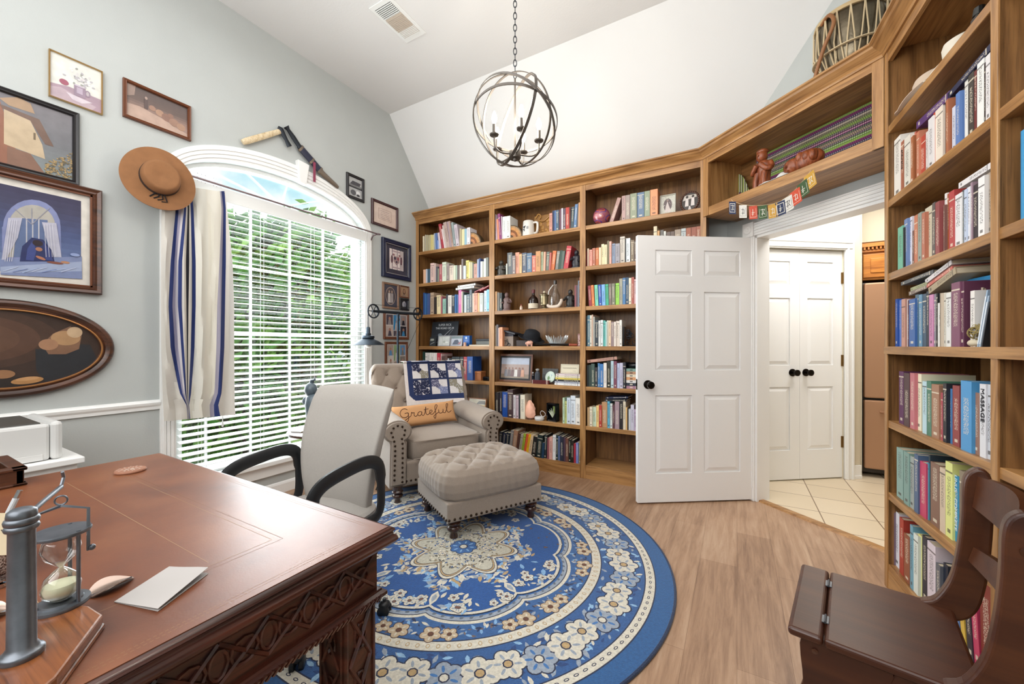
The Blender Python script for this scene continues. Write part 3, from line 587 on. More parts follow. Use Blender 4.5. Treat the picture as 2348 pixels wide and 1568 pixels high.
def leafp(cx, cy, l, a, col, col2=None):
    c_, s_ = math.cos(a), math.sin(a); pts = [(-l, 0), (-.4*l, .38*l), (.3*l, .34*l), (l, 0), (.3*l, -.34*l), (-.4*l, -.38*l)]
    P.poly([(cx+x*c_-y*s_, cy+x*s_+y*c_) for x, y in pts], col)
    if col2: P.poly([(cx+.55*(x*c_-y*s_), cy+.55*(x*s_+y*c_)) for x, y in pts], col2)
def pol(r, a): return r*math.cos(a), r*math.sin(a)
rr = random.Random(3)
ringp(.985, 1.07, '225488'); P.k = 3
ringp(.94, .99, dk); ringp(.945, .985, cream); P.k += 1
for i in range(150): a = 2*math.pi*i/150; P.ell(*pol(.965, a), .011, .006, dk, 8, rot=a+1.57); P.k -= 1
P.k += 1
for i in range(150): a = 2*math.pi*i/150; P.ell(*pol(.965, a), .007, .003, cream, 8, rot=a+1.57); P.k -= 1
P.k = 3; ringp(.735, .94, '2a548a'); P.k = 4
for i in range(760):      # leafy filling of the flower band
    a = 2*math.pi*(i+rr.random())/760; r = rr.uniform(.75, .93); leafp(*pol(r, a), rr.uniform(.012, .026), rr.uniform(0, 6), rr.choice([grey, cream, '8ab0d0', '1c3c70'])); P.k -= 1
P.k += 1
for i in range(32):
    a = 2*math.pi*i/32; k = P.k
    if i % 2 == 0: flower(*pol(.845, a-.035), .072, a); P.k = k; flower(*pol(.83, a+.085), .066, a+.4)
    else: flower(*pol(.85, a+.02), .068, a+.2, (dk, grey, '3a6da8', cream))
    P.k = k
P.k = 5; ringp(.685, .738, dk); ringp(.69, .733, cream); P.k += 1
for i in range(116): a = 2*math.pi*i/116; P.ell(*pol(.712, a), .011, .008, sand, 8, rot=a); P.k -= 1
P.k += 1
for i in range(116): a = 2*math.pi*i/116; P.ell(*pol(.712, a), .007, .005, cream, 8, rot=a); P.k -= 1
P.k = 7
sc = lambda q: .555+.05*abs(math.sin(4*q))**.7      # eight scallops
ringp(0, .685, '2c588e', f0=lambda q: sc(q)); P.k = 8
for i in range(560):
    a = 2*math.pi*(i+rr.random())/560; r = rr.uniform(sc(a)+.012, .672); leafp(*pol(r, a), rr.uniform(.008, .018), rr.uniform(0, 6), rr.choice([grey, cream, '7aa4cc', '6e5a50', '12264c', '12264c'])); P.k -= 1
P.k += 1
for i in range(8):
    for da in (-.21, -.1, .1, .21):
        a = 2*math.pi*(i+.0)/8+da; k = P.k; flower(*pol(.652, a), .034 if abs(da) > .15 else .042, a, ('4a2c20', 'b8a488', cream, '5c3420'), 5); P.k = k
for w_, cc in ((.0, cream), (.016, dk), (.020, grey), (.052, dk), (.056, cream), (.070, roy)):
    ringp(0, .2, cc, f0=lambda q: 0 if w_ == .070 else sc(q)-w_-.02, f1=lambda q: sc(q)-w_); P.k += 1
for i in range(90): a = 2*math.pi*(i+.5)/90; P.ell(*pol(sc(a)-.036, a), .010, .006, '5c6674', 8, rot=a+1.57+.6); P.k -= 1
P.k = 16
for i in range(8):        # sprays of cream blossom in the blue field
    a0 = 2*math.pi*(i+.5)/8
    for j in range(34):
        a = a0+rr.uniform(-.32, .32); r = sc(a)-.075-abs(rr.gauss(0, .05)); k = P.k
        if j < 7: flower(*pol(r, a), rr.uniform(.02, .034), a, (dk, cream, grey, '6e4a3c'), 5)
        else: leafp(*pol(r, a), rr.uniform(.012, .03), rr.uniform(0, 6), rr.choice([cream, grey, '7aa4cc', cream]), None)
        P.k = k
    leafp(*pol(sc(2*math.pi*i/8)-.11, 2*math.pi*i/8), .05, 2*math.pi*i/8, cream, grey)
P.k = 22
st = lambda q: .235+.045*abs(math.cos(4*q))+.025*math.cos(8*q)
for i in range(420):
    a = 2*math.pi*(i+rr.random())/420; r = st(a)+rr.uniform(.005, .085); leafp(*pol(r, a), rr.uniform(.012, .030), rr.uniform(0, 6), rr.choice([cream, grey, cream, '7aa4cc', sand])); P.k -= 1
P.k += 1
for w_, cc in ((0, dk), (.006, cream), (.022, dk), (.026, sand), (.036, dk), (.040, 'b8b4a4')):
    ringp(0, 0, cc, f0=lambda q: 0.0, f1=lambda q: st(q)-w_); P.k += 1
for i in range(420):
    r = .21*math.sqrt(rr.random()); a = rr.uniform(0, 6.28); leafp(*pol(r, a), rr.uniform(.007, .014), rr.uniform(0, 6), rr.choice(['5c564c', '8a7c60', '3c5c8c', 'd8d0bc'])); P.k -= 1
P.k += 1; flower(0, 0, .085, 0, (dk, '2a5c98', '7aa4cc', cream), 8)
for i in range(8): k = P.k; flower(*pol(.125, 2*math.pi*i/8), .022, 0, (dk, cream, sand, grey), 5); P.k = k
P.build('woven_pattern', 'rug_pile', rug)

# desk -----------------------------------------------------------
DX0, DX1, DY0, DY1, DZ_ = -2.02, -.708, -1.15, .678, .76
dsk = thing('desk', ((DX0+DX1)/2, (DY0+DY1)/2, 0), 'large mahogany desk with leather inset top and fretwork apron', 'desk')
def dl(x, y): return x-(DX0+DX1)/2, y-(DY0+DY1)/2
ex, ey = (DX1-DX0)/2, (DY1-DY0)/2
m = MB(); prof = [(-.045, .76), (-.010, .76), (-.002, .757), (.0, .752), (-.004, .748), (-.003, .742), (.003, .738), (.005, .730), (.0, .722), (-.012, .716), (-.018, .712), (-.045, .712)]
m.sweep([(a, b) for a, b in prof], [(-ex, -ey, 0), (ex, -ey, 0), (ex, ey, 0), (-ex, ey, 0)], closed=True); m.box(-ex+.04, ex-.04, -ey+.04, ey-.04, .715, .7585); m.build('desktop', 'mahogany_y', dsk, smooth=True)
mt, t, b_ = base_mat('desk_leather'); n = noise(t, 3.2, 5, rough=.6); n2 = noise(t, 240, 2)
r = ramp(t, n.outputs['Fac'], [(.3, '5a2f1a'), (.5, '713e22'), (.7, '85502f')]); t.links.new(r.outputs['Color'], b_.inputs['Base Color']); setp(b_, rough=.40, coat=.3); b_.inputs['Coat Roughness'].default_value = .3; bump(t, b_, n2.outputs['Fac'], .12, .001)
MB().box(-ex+.012, ex-.012, -ey+.012, ey-.012, .757, .7612).build('leather_top', 'desk_leather', dsk)
P = Paint((0, 0, .7613), (1, 0, 0), (0, 1, 0), .00004)
def tool(x0, y0, x1, y1, w=.0013, col='8c6a4c', dash=True):
    L_ = math.hypot(x1-x0, y1-y0); n_ = max(1, int(L_/.007)) if dash else 1
    for i in range(n_): a, b = i/n_, (i+(.62 if dash else 1))/n_; P.line([(x0+(x1-x0)*a, y0+(y1-y0)*a), (x0+(x1-x0)*b, y0+(y1-y0)*b)], w, col); P.k = 1
for i_ in (.03, .038): 
    for q in ((ex-i_, -ey+i_, ex-i_, ey-i_), (-ex+i_, ey-i_, ex-i_, ey-i_), (-ex+i_, -ey+i_, -ex+i_, ey-i_)): tool(*q)
for i_, cc in ((.17, '7a5840'), (.185, '9c7c5c')):
    for q in ((ex-i_, -ey+i_, ex-i_, ey-i_), (-ex+i_, ey-i_, ex-i_, ey-i_), (-ex+i_, -ey+i_, -ex+i_, ey-i_)): tool(*q, w=.0011, col=cc, dash=False)
for yy in (ey-.50, ey-.515, ey-.30): tool(-ex+.2, yy, ex-.2, yy, w=.0011, col='9c7c5c', dash=False)
P.build('gold_tooling', 'lettering', dsk)
m = MB(); m.box(-ex+.03, ex-.03, -ey+.03, ey-.03, .615, .714); m.build('apron', 'mahogany_y', dsk)
m = MB()
for x in (ex-.03,):           # fretwork on the end facing the rug
    n_ = 22; st_ = (2*ey-.08)/n_
    for i in range(n_):
        y = -ey+.04+st_*i; 
        for q in ((y, .632, y+st_, .702), (y, .702, y+st_, .632)): m.tube([(x, q[0], q[1]), (x+.004, (q[0]+q[2])/2, (q[1]+q[3])/2), (x, q[2], q[3])], .0045, 5)
        m.tube([(x+.001, y+st_/2+.022*math.cos(a), .667+.022*math.sin(a)) for a in (math.pi*k/6 for k in range(12))], .0035, 5, closed=True)
        m.tube([(x+.001, y+.014*math.cos(a), .667+.024*math.sin(a)) for a in (math.pi*k/6 for k in range(12))], .0035, 5, closed=True)
for y in (ey-.03,):
    for i in range(16):
        x = -ex+.04+i*.0775; m.tube([(x, y, .632), (x+.0775, y, .702)], .0045, 5); m.tube([(x, y, .702), (x+.0775, y, .632)], .0045, 5)
m.build('fretwork', 'mahogany_y', dsk, smooth=True)
m = MB(); m.sweep([(-.02, 0), (.004, 0), (.012, .004), (.012, .012), (.004, .016), (.002, .02), (-.02, .02)], [(-ex+.025, -ey+.025, .598), (ex-.025, -ey+.025, .598), (ex-.025, ey-.025, .598), (-ex+.025, ey-.025, .598)], closed=True)
for i in range(150):          # rope carving on the lower edge
    y = -ey+.03+i*(2*ey-.06)/150; m.tube([(ex-.016, y, .597), (ex-.010, y+.009, .611)], .0035, 4)
m.build('rope_moulding', 'mahogany_y', dsk)
for lx, ly in ((ex-.075, ey-.075), (-ex+.075, ey-.075), (ex-.075, -ey+.075), (-ex+.075, -ey+.075)):
    m = MB(); m.box(-.042, .042, -.042, .042, 0, .6)
    for s_ in range(4):
        Mx = Matrix.Rotation(s_*math.pi/2, 3, 'Z')
        m.tube([Mx @ Vector(p) for p in ((.043, -.036, .02), (.043, -.036, .59))], .004, 5); m.tube([Mx @ Vector(p) for p in ((.043, .036, .02), (.043, .036, .59))], .004, 5)
        for k in range(5):
            z = .04+k*.11; 
            for q in (((.043, -.028, z), (.046, .0, z+.055), (.043, .028, z+.11)), ((.043, .028, z), (.046, 0, z+.055), (.043, -.028, z+.11))): m.tube([Mx @ Vector(p) for p in q], .0045, 5)
            m.tube([Mx @ Vector((.043, .015*math.cos(a), z+.055+.03*math.sin(a))) for a in (math.pi*j/5 for j in range(10))], .0035, 4, closed=True)
    m.build('leg', 'mahogany_x', dsk, loc=(lx, ly, 0))
DT = .7616
M('tray_metal', 'a89488', .25, .9)
# things on the desk
def flat4(name, pts, z, th, mat, **k):
    m = MB(); m.prism([(p.x, p.y, z) for p in pts], (0, 0, th)); return m.build(name, mat, **k)
q = [onz(*p, DT) for p in ((262, 1381), (388, 1300), (490, 1338), (362, 1402))]
m = MB(); o_, a_, b_ = q[0], q[1]-q[0], q[3]-q[0]
cardw = thing('greeting_card', (o_.x, o_.y, DT), 'folded pale grey card lying near the desk edge by the hourglass', 'card')
for nm, hh, lo in (('card_front', .011, .0012), ('card_back', .0, .0004)):
    m = MB(); m.grid(lambda u, v: (a_.x*u+b_.x*v, a_.y*u+b_.y*v, lo+hh*math.sin(math.pi*min(1, v*.5))*(.35+.65*v)*(.3+.7*u)), 8, 8); m.build(nm, 'card_stock' if 'card_stock' in MT else M('card_stock', 'b0aba8', .8).name, cardw, smooth=True, solid=.0006)
cst = thing('carved_coaster', (-1.797, .52, DT), 'small round carved coaster on the far left of the leather desk', 'coaster')
M('clay', '9c6c54', .7, bstr=.3, bscale=80)
MB().lathe([(.039, 0), (.041, .004), (.039, .008), (.0, .008)], (0, 0, 0), 32).build('disc', 'clay', cst)
P = Paint((0, 0, .0082), (1, 0, 0), (0, 1, 0), .0001)
for i in range(36): a = i*.55; r = .004+.0009*i; P.ell(r*math.cos(a), r*math.sin(a), .0042, .0018, 'c8b4a4', 8, rot=a)
P.build('carving', 'lettering', cst)
# hourglass apparatus
hb = onz(50, 1502, .786); hs = thing('hourglass_stand', (hb.x, hb.y, DT), 'pewter column and arm on a polished wooden base with hanging hourglass', 'stand')
bp = [onz(*p, .784)-Vector((hb.x, hb.y, .784)) for p in ((205, 1388), (236, 1408), (130, 1550), (70, 1600), (-120, 1640), (-200, 1560), (-60, 1440), (100, 1400), (170, 1385))]
m = MB(); m.prism([(p.x*1.035, p.y*1.035, 0) for p in bp], (0, 0, .007)); m.prism([(p.x, p.y, .007) for p in bp], (0, 0, .0155)); m.build('wooden_base', 'base_wood', hs, bevel=.003)
m = MB(); m.lathe([(.0, .0225), (.0195, .0225), (.0205, .025), (.0205, .029), (.0190, .031), (.0165, .032), (.0150, .036), (.0132, .038), (.0122, .188), (.0122, .188), (.0150, .189), (.0160, .192), (.0150, .195), (.0138, .196), (.0156, .1975), (.0162, .201), (.0152, .204), (.0136, .205), (.0140, .207), (.0132, .213), (.009, .2165), (0, .2175)], (0, 0, 0), 28); m.build('column', 'pewter', hs, smooth=True)
hc_ = onz(140, 1376, .792); HD = Vector((hc_.x-hb.x, hc_.y-hb.y, 0)); HD2 = HD.normalized()
m = MB(); m.tube([(0, 0, .200), tuple(HD*.5+Vector((0, 0, .205))), tuple(HD*1.0+Vector((0, 0, .208)))], .0032, 8); m.tube([tuple(HD+Vector((0, 0, .208))), tuple(HD*1.08+Vector((0, 0, .220))), tuple(HD*1.04+Vector((0, 0, .230)))], .0022, 6); m.build('arm', 'pewter', hs, smooth=True)
hg = thing('hourglass', (hc_.x, hc_.y, .784), 'hourglass with pale sand in a pewter disc frame hung from the column arm', 'hourglass')
tw = Vector((-HD2.y, HD2.x, 0))
MB().lathe([(.0, 0), (.032, 0), (.033, .003), (.032, .006), (.025, .007), (.024, .010), (0, .010)], (0, 0, 0), 32).build('lower_disc', 'pewter', hg, smooth=True)
MB().lathe([(.0, .112), (.033, .112), (.034, .1145), (.033, .117), (0, .117)], (0, 0, 0), 32).build('upper_disc', 'pewter', hg, smooth=True)
m = MB()
for k in range(3): a = 2*math.pi*k/3+.5; m.tube([(.028*math.cos(a), .028*math.sin(a), -.002), (.028*math.cos(a), .028*math.sin(a), .118)], .0026, 8); m.ball((.028*math.cos(a), .028*math.sin(a), -.003), .0042, 8, 6)
m.build('rods', 'pewter', hg, smooth=True)
gp = [(.0, .011), (.012, .011), (.021, .020), (.0225, .032), (.018, .046), (.008, .056), (.0028, .0605), (.008, .066), (.018, .076), (.0225, .090), (.020, .103), (.012, .111), (0, .111)]
MB().lathe(gp, (0, 0, 0), 28).build('glass_bulbs', 'thin_glass', hg, smooth=True)
MB().lathe([(0, .0125), (.011, .0125), (.0195, .021), (.0208, .030), (.0190, .035), (0, .035)], (0, 0, 0), 28).build('sand', M('sand', 'd8d4b4', .9).name, hg, smooth=True)
m = MB()
for s_ in (1, -1): p = tw*.03*s_; m.tube([tuple(p+Vector((0, 0, .078))), tuple(p+Vector((0, 0, .146))), tuple(Vector((0, 0, .156)))], .0026, 4); m.ball(tuple(tw*.034*s_+Vector((0, 0, .082))), .0048, 8, 6)
m.tube([(.0, .0, .163)]+[(HD2.x*.0, 0, .163)], .001, 3) if False else None
m.tube([(tw.x*.007*math.cos(a), tw.y*.007*math.cos(a), .1645+.007*math.sin(a)) for a in (2*math.pi*k/16 for k in range(16))], .0013, 6, closed=True); m.build('hanging_yoke', 'pewter', hg, smooth=True)
for i, (pa, pb, lab) in enumerate((((200, 1372), (307, 1325), 'leaf-shaped pewter tray between the hourglass and the folded card'), ((-60, 1425), (26, 1402), 'leaf-shaped pewter tray left of the pewter column'))):
    p0, p1 = onz(*pa, DT), onz(*pb, DT); d = p1-p0; lt = thing('leaf_tray', (p0.x, p0.y, DT), lab, 'tray', math.atan2(d.y, d.x), 'leaf trays on the desk'); l = d.length
    m = MB(); m.grid(lambda u, v: (u*l, (v-.5)*.046*math.sin(math.pi*u**.8)**.8, .001+.009*(2*v-1)**2*math.sin(math.pi*u)+.003*math.sin(u*3)), 18, 8); m.build('tray', 'tray_metal', lt, smooth=True, solid=.0012)
    MB().tube([(0, 0, .002), (l*.5, 0, .0025), (l*.95, 0, .004)], .0012, 5).build('midrib', 'pewter', lt)
p = onz(-2, 1345, DT); tag_ = thing('metal_disc', (p.x, p.y, DT), 'polished silver disc at the left edge of the desk', 'disc'); MB().lathe([(.012, 0), (.014, .008), (.0, .010)], (0, 0, 0), 24).lathe([(0, .010), (.0145, .012), (.0145, .014), (0, .0145)], (0, 0, 0), 24).build('disc', 'chrome', tag_, smooth=True)
p = onz(8, 1312, DT); mg = thing('pen_jar', (p.x-.012, p.y-.02, DT), 'speckled stone jar of pens at the left desk edge', 'jar')
mt, t, b_ = base_mat('granite'); n = noise(t, 330, 2); r = ramp(t, n.outputs['Fac'], [(.40, '3c2c28'), (.47, 'a48c80'), (.56, 'd0c4bc')]); t.links.new(r.outputs['Color'], b_.inputs['Base Color']); setp(b_, rough=.4)
MB().lathe([(0, 0), (.040, 0), (.052, .02), (.055, .05), (.05, .085), (.045, .09), (.042, .088), (.046, .05), (.04, .012), (0, .012)], (0, 0, 0), 28).build('jar', 'granite', mg, smooth=True)
for k, (a, cc, l, tl_) in enumerate(((.3, '20242c', .075, .9), (1.4, 'c8ccd0', .08, .35), (-.5, '2a4c7c', .07, .5), (2.6, 'a03028', .06, .3))):
    d = Vector((math.cos(a)*tl_, math.sin(a)*tl_, 1)).normalized(); pn = thing('pen', Vector((p.x-.012, p.y-.02, DT+.03)), ['black pen with silver clip leaning from the stone jar', 'silver pen standing in the stone jar', 'blue pen standing in the stone jar', 'red pen standing in the stone jar'][k], 'pen', group='pens in the stone jar')
    nm = 'pen_%s' % cc; M(nm, cc, .3); MB().tube([d*.0, d*(.03+l)], .0045, 10).build('barrel', nm, pn); MB().tube([d*(.03+l), d*(.045+l)], .004, 8).box(-.001, .001, -.001, .001, 0, .001).build('cap', 'chrome', pn)
p = onz(-22, 1250, .83); nt_ = thing('note_card', (p.x+.02, p.y-.0, DT+.055), 'cream card with dark lettering tucked in the stone jar', 'card', rot=(R(-18), R(12), R(62)))
MB().box(-.03, .03, -.0006, .0006, 0, .07).build('card', M('cream_card', 'd8c8a8', .8).name, nt_); text('printed_letters', '5', .016, (0, -.0008, .045), (1, 0, 0), (0, 0, 1), '3c2c24', nt_)
q0 = onz(57, 1112, DT); bx = thing('wooden_tray', (q0.x-.005, q0.y+.0, DT), 'dark wooden letter tray with raised rim at the back left of the desk', 'tray', R(0))
m = MB()
for x0, x1, y0, y1 in ((-.25, 0, -.018, 0), (-.018, 0, -.34, 0), (-.25, 0, -.34, -.322), (-.25, -.232, -.34, 0)): m.box(x0, x1, y0, y1, .0, .052)
m.box(-.24, -.01, -.33, -.01, .004, .012); m.build('tray_body', 'walnut_frame', bx, bevel=.003)
m = MB()
for x0, x1, y0, y1 in ((-.256, .006, -.026, .006), (-.026, .006, -.346, .006)): m.box(x0, x1, y0, y1, .046, .056); m.box(x0, x1, y0, y1, 0, .008)
m.build('rim', 'walnut_frame', bx, bevel=.003)

# printer and its stand
stn = thing('printer_stand', (-2.82, .18, 0), 'white stand under the printer against the window wall', 'stand')
MB().box(-.27, .27, -.50, .405, .665, .692).build('top', 'white_trim', stn, bevel=.004); MB().box(-.25, .25, -.48, .385, .64, .665).build('apron', 'white_trim', stn)
for x in (-.23, .23):
    for y in (-.46, .365): MB().box(x-.02, x+.02, y-.02, y+.02, 0, .64).build('leg', 'white_trim', stn, bevel=.003)
prn = thing('printer', (-2.83, .27, .692), 'white desktop printer with dark top panel beside the chair rail', 'printer')
MB().box(-.20, .225, -.24, .222, 0, .158).build('body', 'white_plastic', prn, bevel=.012); MB().box(-.19, .232, .222, .258, 0, .166).build('side_panel', 'white_plastic', prn, bevel=.014)
MB().box(-.17, .19, -.22, .20, .157, .163).build('top_panel', M('dark_panel', '4a4844', .4).name, prn, bevel=.002)
m = MB(); m.add([(-.20, -.22, .15), (-.20, .10, .15), (-.12, .10, .162), (-.12, -.22, .162), (-.30, -.22, .24), (-.30, .0, .24)], [(3, 2, 5, 4)]); m.build('paper_support', 'white_plastic', prn, solid=.006)
MB().box(.226, .229, -.22, .20, .004, .03).build('tray_front', 'white_plastic', prn, bevel=.001)

# office chair ----------------------------------------------------
oc = thing('office_chair', (-1.63, 1.08, 0), 'grey upholstered office chair with black loop arms pulled up to the desk', 'chair', math.atan2(-.993, .118))
m = MB(); m.tube([(0, 0, .10), (0, 0, .28)], .03, 16); m.tube([(0, 0, .28), (0, 0, .38)], .018, 12); m.lathe([(.06, .06), (.055, .10), (.04, .12), (0, .12)], (0, 0, 0), 20); m.build('gas_column', 'black_plastic', oc)
for k in range(5):
    a = R(28.6-(-83.2)+72*k); d = Vector((math.cos(a), math.sin(a), 0)); 
    g = MB().tube([d*.03+Vector((0, 0, .105)), d*.18+Vector((0, 0, .10)), d*.30+Vector((0, 0, .075))], [.03, .024, .017], 8, flat=.8).build('base_arm', 'black_plastic', oc, smooth=True)
    m = MB(); w = Vector((-d.y, d.x, 0)); p = d*.315
    for s_ in (-1, 1): m.lathe([(0, -.009), (.022, -.009), (.026, -.006), (.026, .006), (.022, .009), (0, .009)], tuple(p+w*.016*s_+Vector((0, 0, .0262))), 20, axis=axm(w))
    m.tube([p+Vector((0, 0, .026)), p+Vector((0, 0, .075))], .008, 8); m.ball(tuple(p+Vector((0, 0, .048))), (.026, .026, .016), 12, 6); m.build('caster', 'black_plastic', oc, smooth=True)
MB().box(-.12, .14, -.10, .10, .375, .40).build('seat_plate', 'black_plastic', oc, bevel=.006)
def seat_fn(u, v):
    a = 2*math.pi*u; rx = .25; ry = .235; n_ = 3.6; c_, s_ = math.cos(a), math.sin(a); k = 1/((abs(c_)**n_+abs(s_)**n_)**(1/n_)); w_ = v
    zz = [.40, .40, .415, .445, .458, .464, .466]; rd = [0, .90, 1, 1, .93, .6, 0]; f = w_*6; i = min(5, int(f)); f -= i; z = zz[i]+(zz[i+1]-zz[i])*f; r = rd[i]+(rd[i+1]-rd[i])*f
    return (c_*k*rx*r+.03, s_*k*ry*r, z)
MB().grid(seat_fn, 40, 12, closeu=True).build('seat', 'chair_fabric', oc, smooth=True)
def obf(u, v):     # wrapped backrest, slightly waisted at the foot, slab with rounded edge
    a = 2*math.pi*u; zz = .43+.565*v; hw = .205+.040*math.sin(math.pi*min(1, v*1.25)*.5)-.02*(1-v)**2; th = .030+.010*math.sin(math.pi*v); c_, s_ = math.cos(a), math.sin(a); n_ = 5
    k = 1/((abs(c_)**n_+abs(s_)**n_)**(1/n_)); y = s_*k*hw; edge = min(1, (1-v)*9)**.5; x0 = -.165-.13*v**1.4+.05*math.sin(math.pi*v)*.5-.0
    return (x0+c_*k*th*max(.12, edge)+.05*(y/.24)**2, y*(1-.02*(1-edge)), zz-(.012*(y/.24)**2))
m = MB(); m.grid(obf, 40, 30, closeu=True); k0 = len(m.v)-40; m.f.append(tuple(range(k0, k0+40))); m.m.append(0); m.c.append((1, 1, 1, 1)); m.build('backrest', 'chair_fabric', oc, smooth=True)
m = MB()
for s_ in (1, -1): m.tube([(-.165-.13*(q/14)**1.4+.025*math.sin(math.pi*q/14)+.043, s_*(.197+.040*math.sin(math.pi*min(1, q/14*1.25)*.5)-.02*(1-q/14)**2), .43+.56*q/14) for q in range(14)], .0022, 5)
m.build('piping', 'chair_fabric', oc)
for s_ in (1, -1):
    y = .258*s_; pts = smoothpath([(-.13, y, .46), (-.135, y, .56), (-.12, y, .655), (-.05, y, .69), (.08, y, .685), (.18, y, .665), (.225, y, .62), (.20, y, .55), (.10, y*.985, .475), (0, y*.97, .432), (-.09, y*.98, .425)], 5, True)
    rs = [.029 if .6 < p.z else .023 for p in pts]; MB().tube(pts, rs, 10, closed=True, flat=.55, up=(0, 1, 0)).build('armrest', 'black_plastic', oc, smooth=True)
    MB().tube([(0, y*.97, .43), (0, y*.5, .395)], .014, 8).build('arm_bracket', 'black_plastic', oc)

# armchair --------------------------------------------------------
ACo = Vector((-2.03, 2.50, 0)); RZ = math.atan2(-.483, .876)
ac = thing('armchair', ACo, 'beige linen button-back armchair with rolled arms and nailhead trim', 'armchair', RZ)
ACM = Matrix.Translation(ACo) @ Matrix.Rotation(RZ, 4, 'Z')
def turned(m, x, y, h, s=1): m.lathe([(0, 0), (.022*s, 0), (.026*s, .012*s), (.020*s, .03*s), (.024*s, .042*s), (.038*s, .052*s), (.041*s, .064*s), (.034*s, .074*s), (.026*s, .080*s), (.040*s, .086*s), (.043*s, .096*s), (.034*s, .104*s), (.04*s, h), (0, h)], (x, y, 0), 20)
for x, y in ((0, -.40), (0, .40), (-.66, -.38), (-.66, .38)): m = MB(); turned(m, x, y, .135); m.build('leg', 'leg_wood', ac, smooth=True)
MB().box(-.74, .02, -.40, .40, .125, .31).build('seat_frame', 'linen', ac, bevel=.02, seg=3)
def cush(m, x0, x1, y0, y1, z0, z1, r=.04, dome=.02, n=36):
    cx, cy, hx_, hy = (x0+x1)/2, (y0+y1)/2, (x1-x0)/2, (y1-y0)/2
    def f(u, v):
        a = 2*math.pi*u; p = 7; c_, s_ = math.cos(a), math.sin(a); k = 1/((abs(c_)**p+abs(s_)**p)**(1/p)); 
        prof = [(0, z0), (.9, z0), (.97, z0+r*.2), (1, z0+r), (1, z1-r), (.97, z1-r*.2), (.9, z1), (.5, z1+dome), (0, z1+dome*1.2)]
        f_ = v*8; i = min(7, int(f_)); f_ -= i; rr_ = prof[i][0]+(prof[i+1][0]-prof[i][0])*f_; zz = prof[i][1]+(prof[i+1][1]-prof[i][1])*f_
        return (cx+c_*k*hx_*rr_, cy+s_*k*hy*rr_, zz)
    m.grid(f, n, 16, closeu=True); return m
cush(MB(), -.56, .035, -.305, .305, .305, .465, .03, .022, 48).build('seat_cushion', 'linen', ac, smooth=True)
m = MB()
for z in (.325, .458): m.tube([(.039, y, z) for y in (-.29, 0, .29)]+[(-.02, .305, z)], .0045, 6)
m.build('cushion_piping', 'linen', ac, smooth=True)
buts = []
for j in range(4):
    for i in range(5 if j % 2 == 0 else 6):
        y = (i-(2 if j % 2 == 0 else 2.5))*.155; z = .93-j*.125
        if abs(y) < .42: buts.append((y, z))
def backx(y, z): return -.565-.16*((z-.45)/.55)+.07*(abs(y)/.46)**3
def tuft(y, z):
    d = 0
    for by, bz in buts: d += .020*math.exp(-((y-by)**2+(z-bz)**2)/.0011)
    # diagonal creases between buttons
    a = (y/.155+(z-.93)/.125*.5); b = (y/.155-(z-.93)/.125*.5)
    for q in (a, b): f = abs(q-round(q)); d += .007*math.exp(-(f/.075)**2)
    return d*(1 if z < .97 else max(0, 1-(z-.97)/.04))
def bk(u, v):
    # v: up the tufted face, over the roll, down the back
    y = (u-.5)*.93; e = abs(y)/.465
    if v < .6: z = .40+(.99-.40)*v/.6; x = backx(y, z)+.045*(z-.40)/.59*0-tuft(y, z); x += .0
    elif v < .8:
        a = (v-.6)/.2*math.pi; z = .99+.035*math.sin(a)*1.0; x = backx(y, .99)-.055*(1-math.cos(a))
    else: z = .99-(.99-.15)*(v-.8)/.2; x = backx(y, .99)-.11+.05*(v-.8)/.2
    sq = max(0, (e-.86)/.14); z -= .05*sq**2*(1 if z > .8 else 0); y2 = y-(.012*sq if y > 0 else -.012*sq); x -= .03*sq**2 if v < .6 else 0
    return (x, y2, z)
m = MB(); m.grid(bk, 90, 110)
for u_ in (0, 1):     # close the ends
    pts = [Vector(bk(u_, k/110)) for k in range(111)]; m.add([tuple(p) for p in pts], [tuple(range(111)) if u_ else tuple(range(110, -1, -1))])
m.build('backrest', 'linen', ac, smooth=True)
for by, bz in buts:
    if bz > .5: MB().ball((backx(by, bz)-.017, by, bz), (.006, .011, .011), 10, 6).build('button', 'linen_dark', ac, smooth=True)
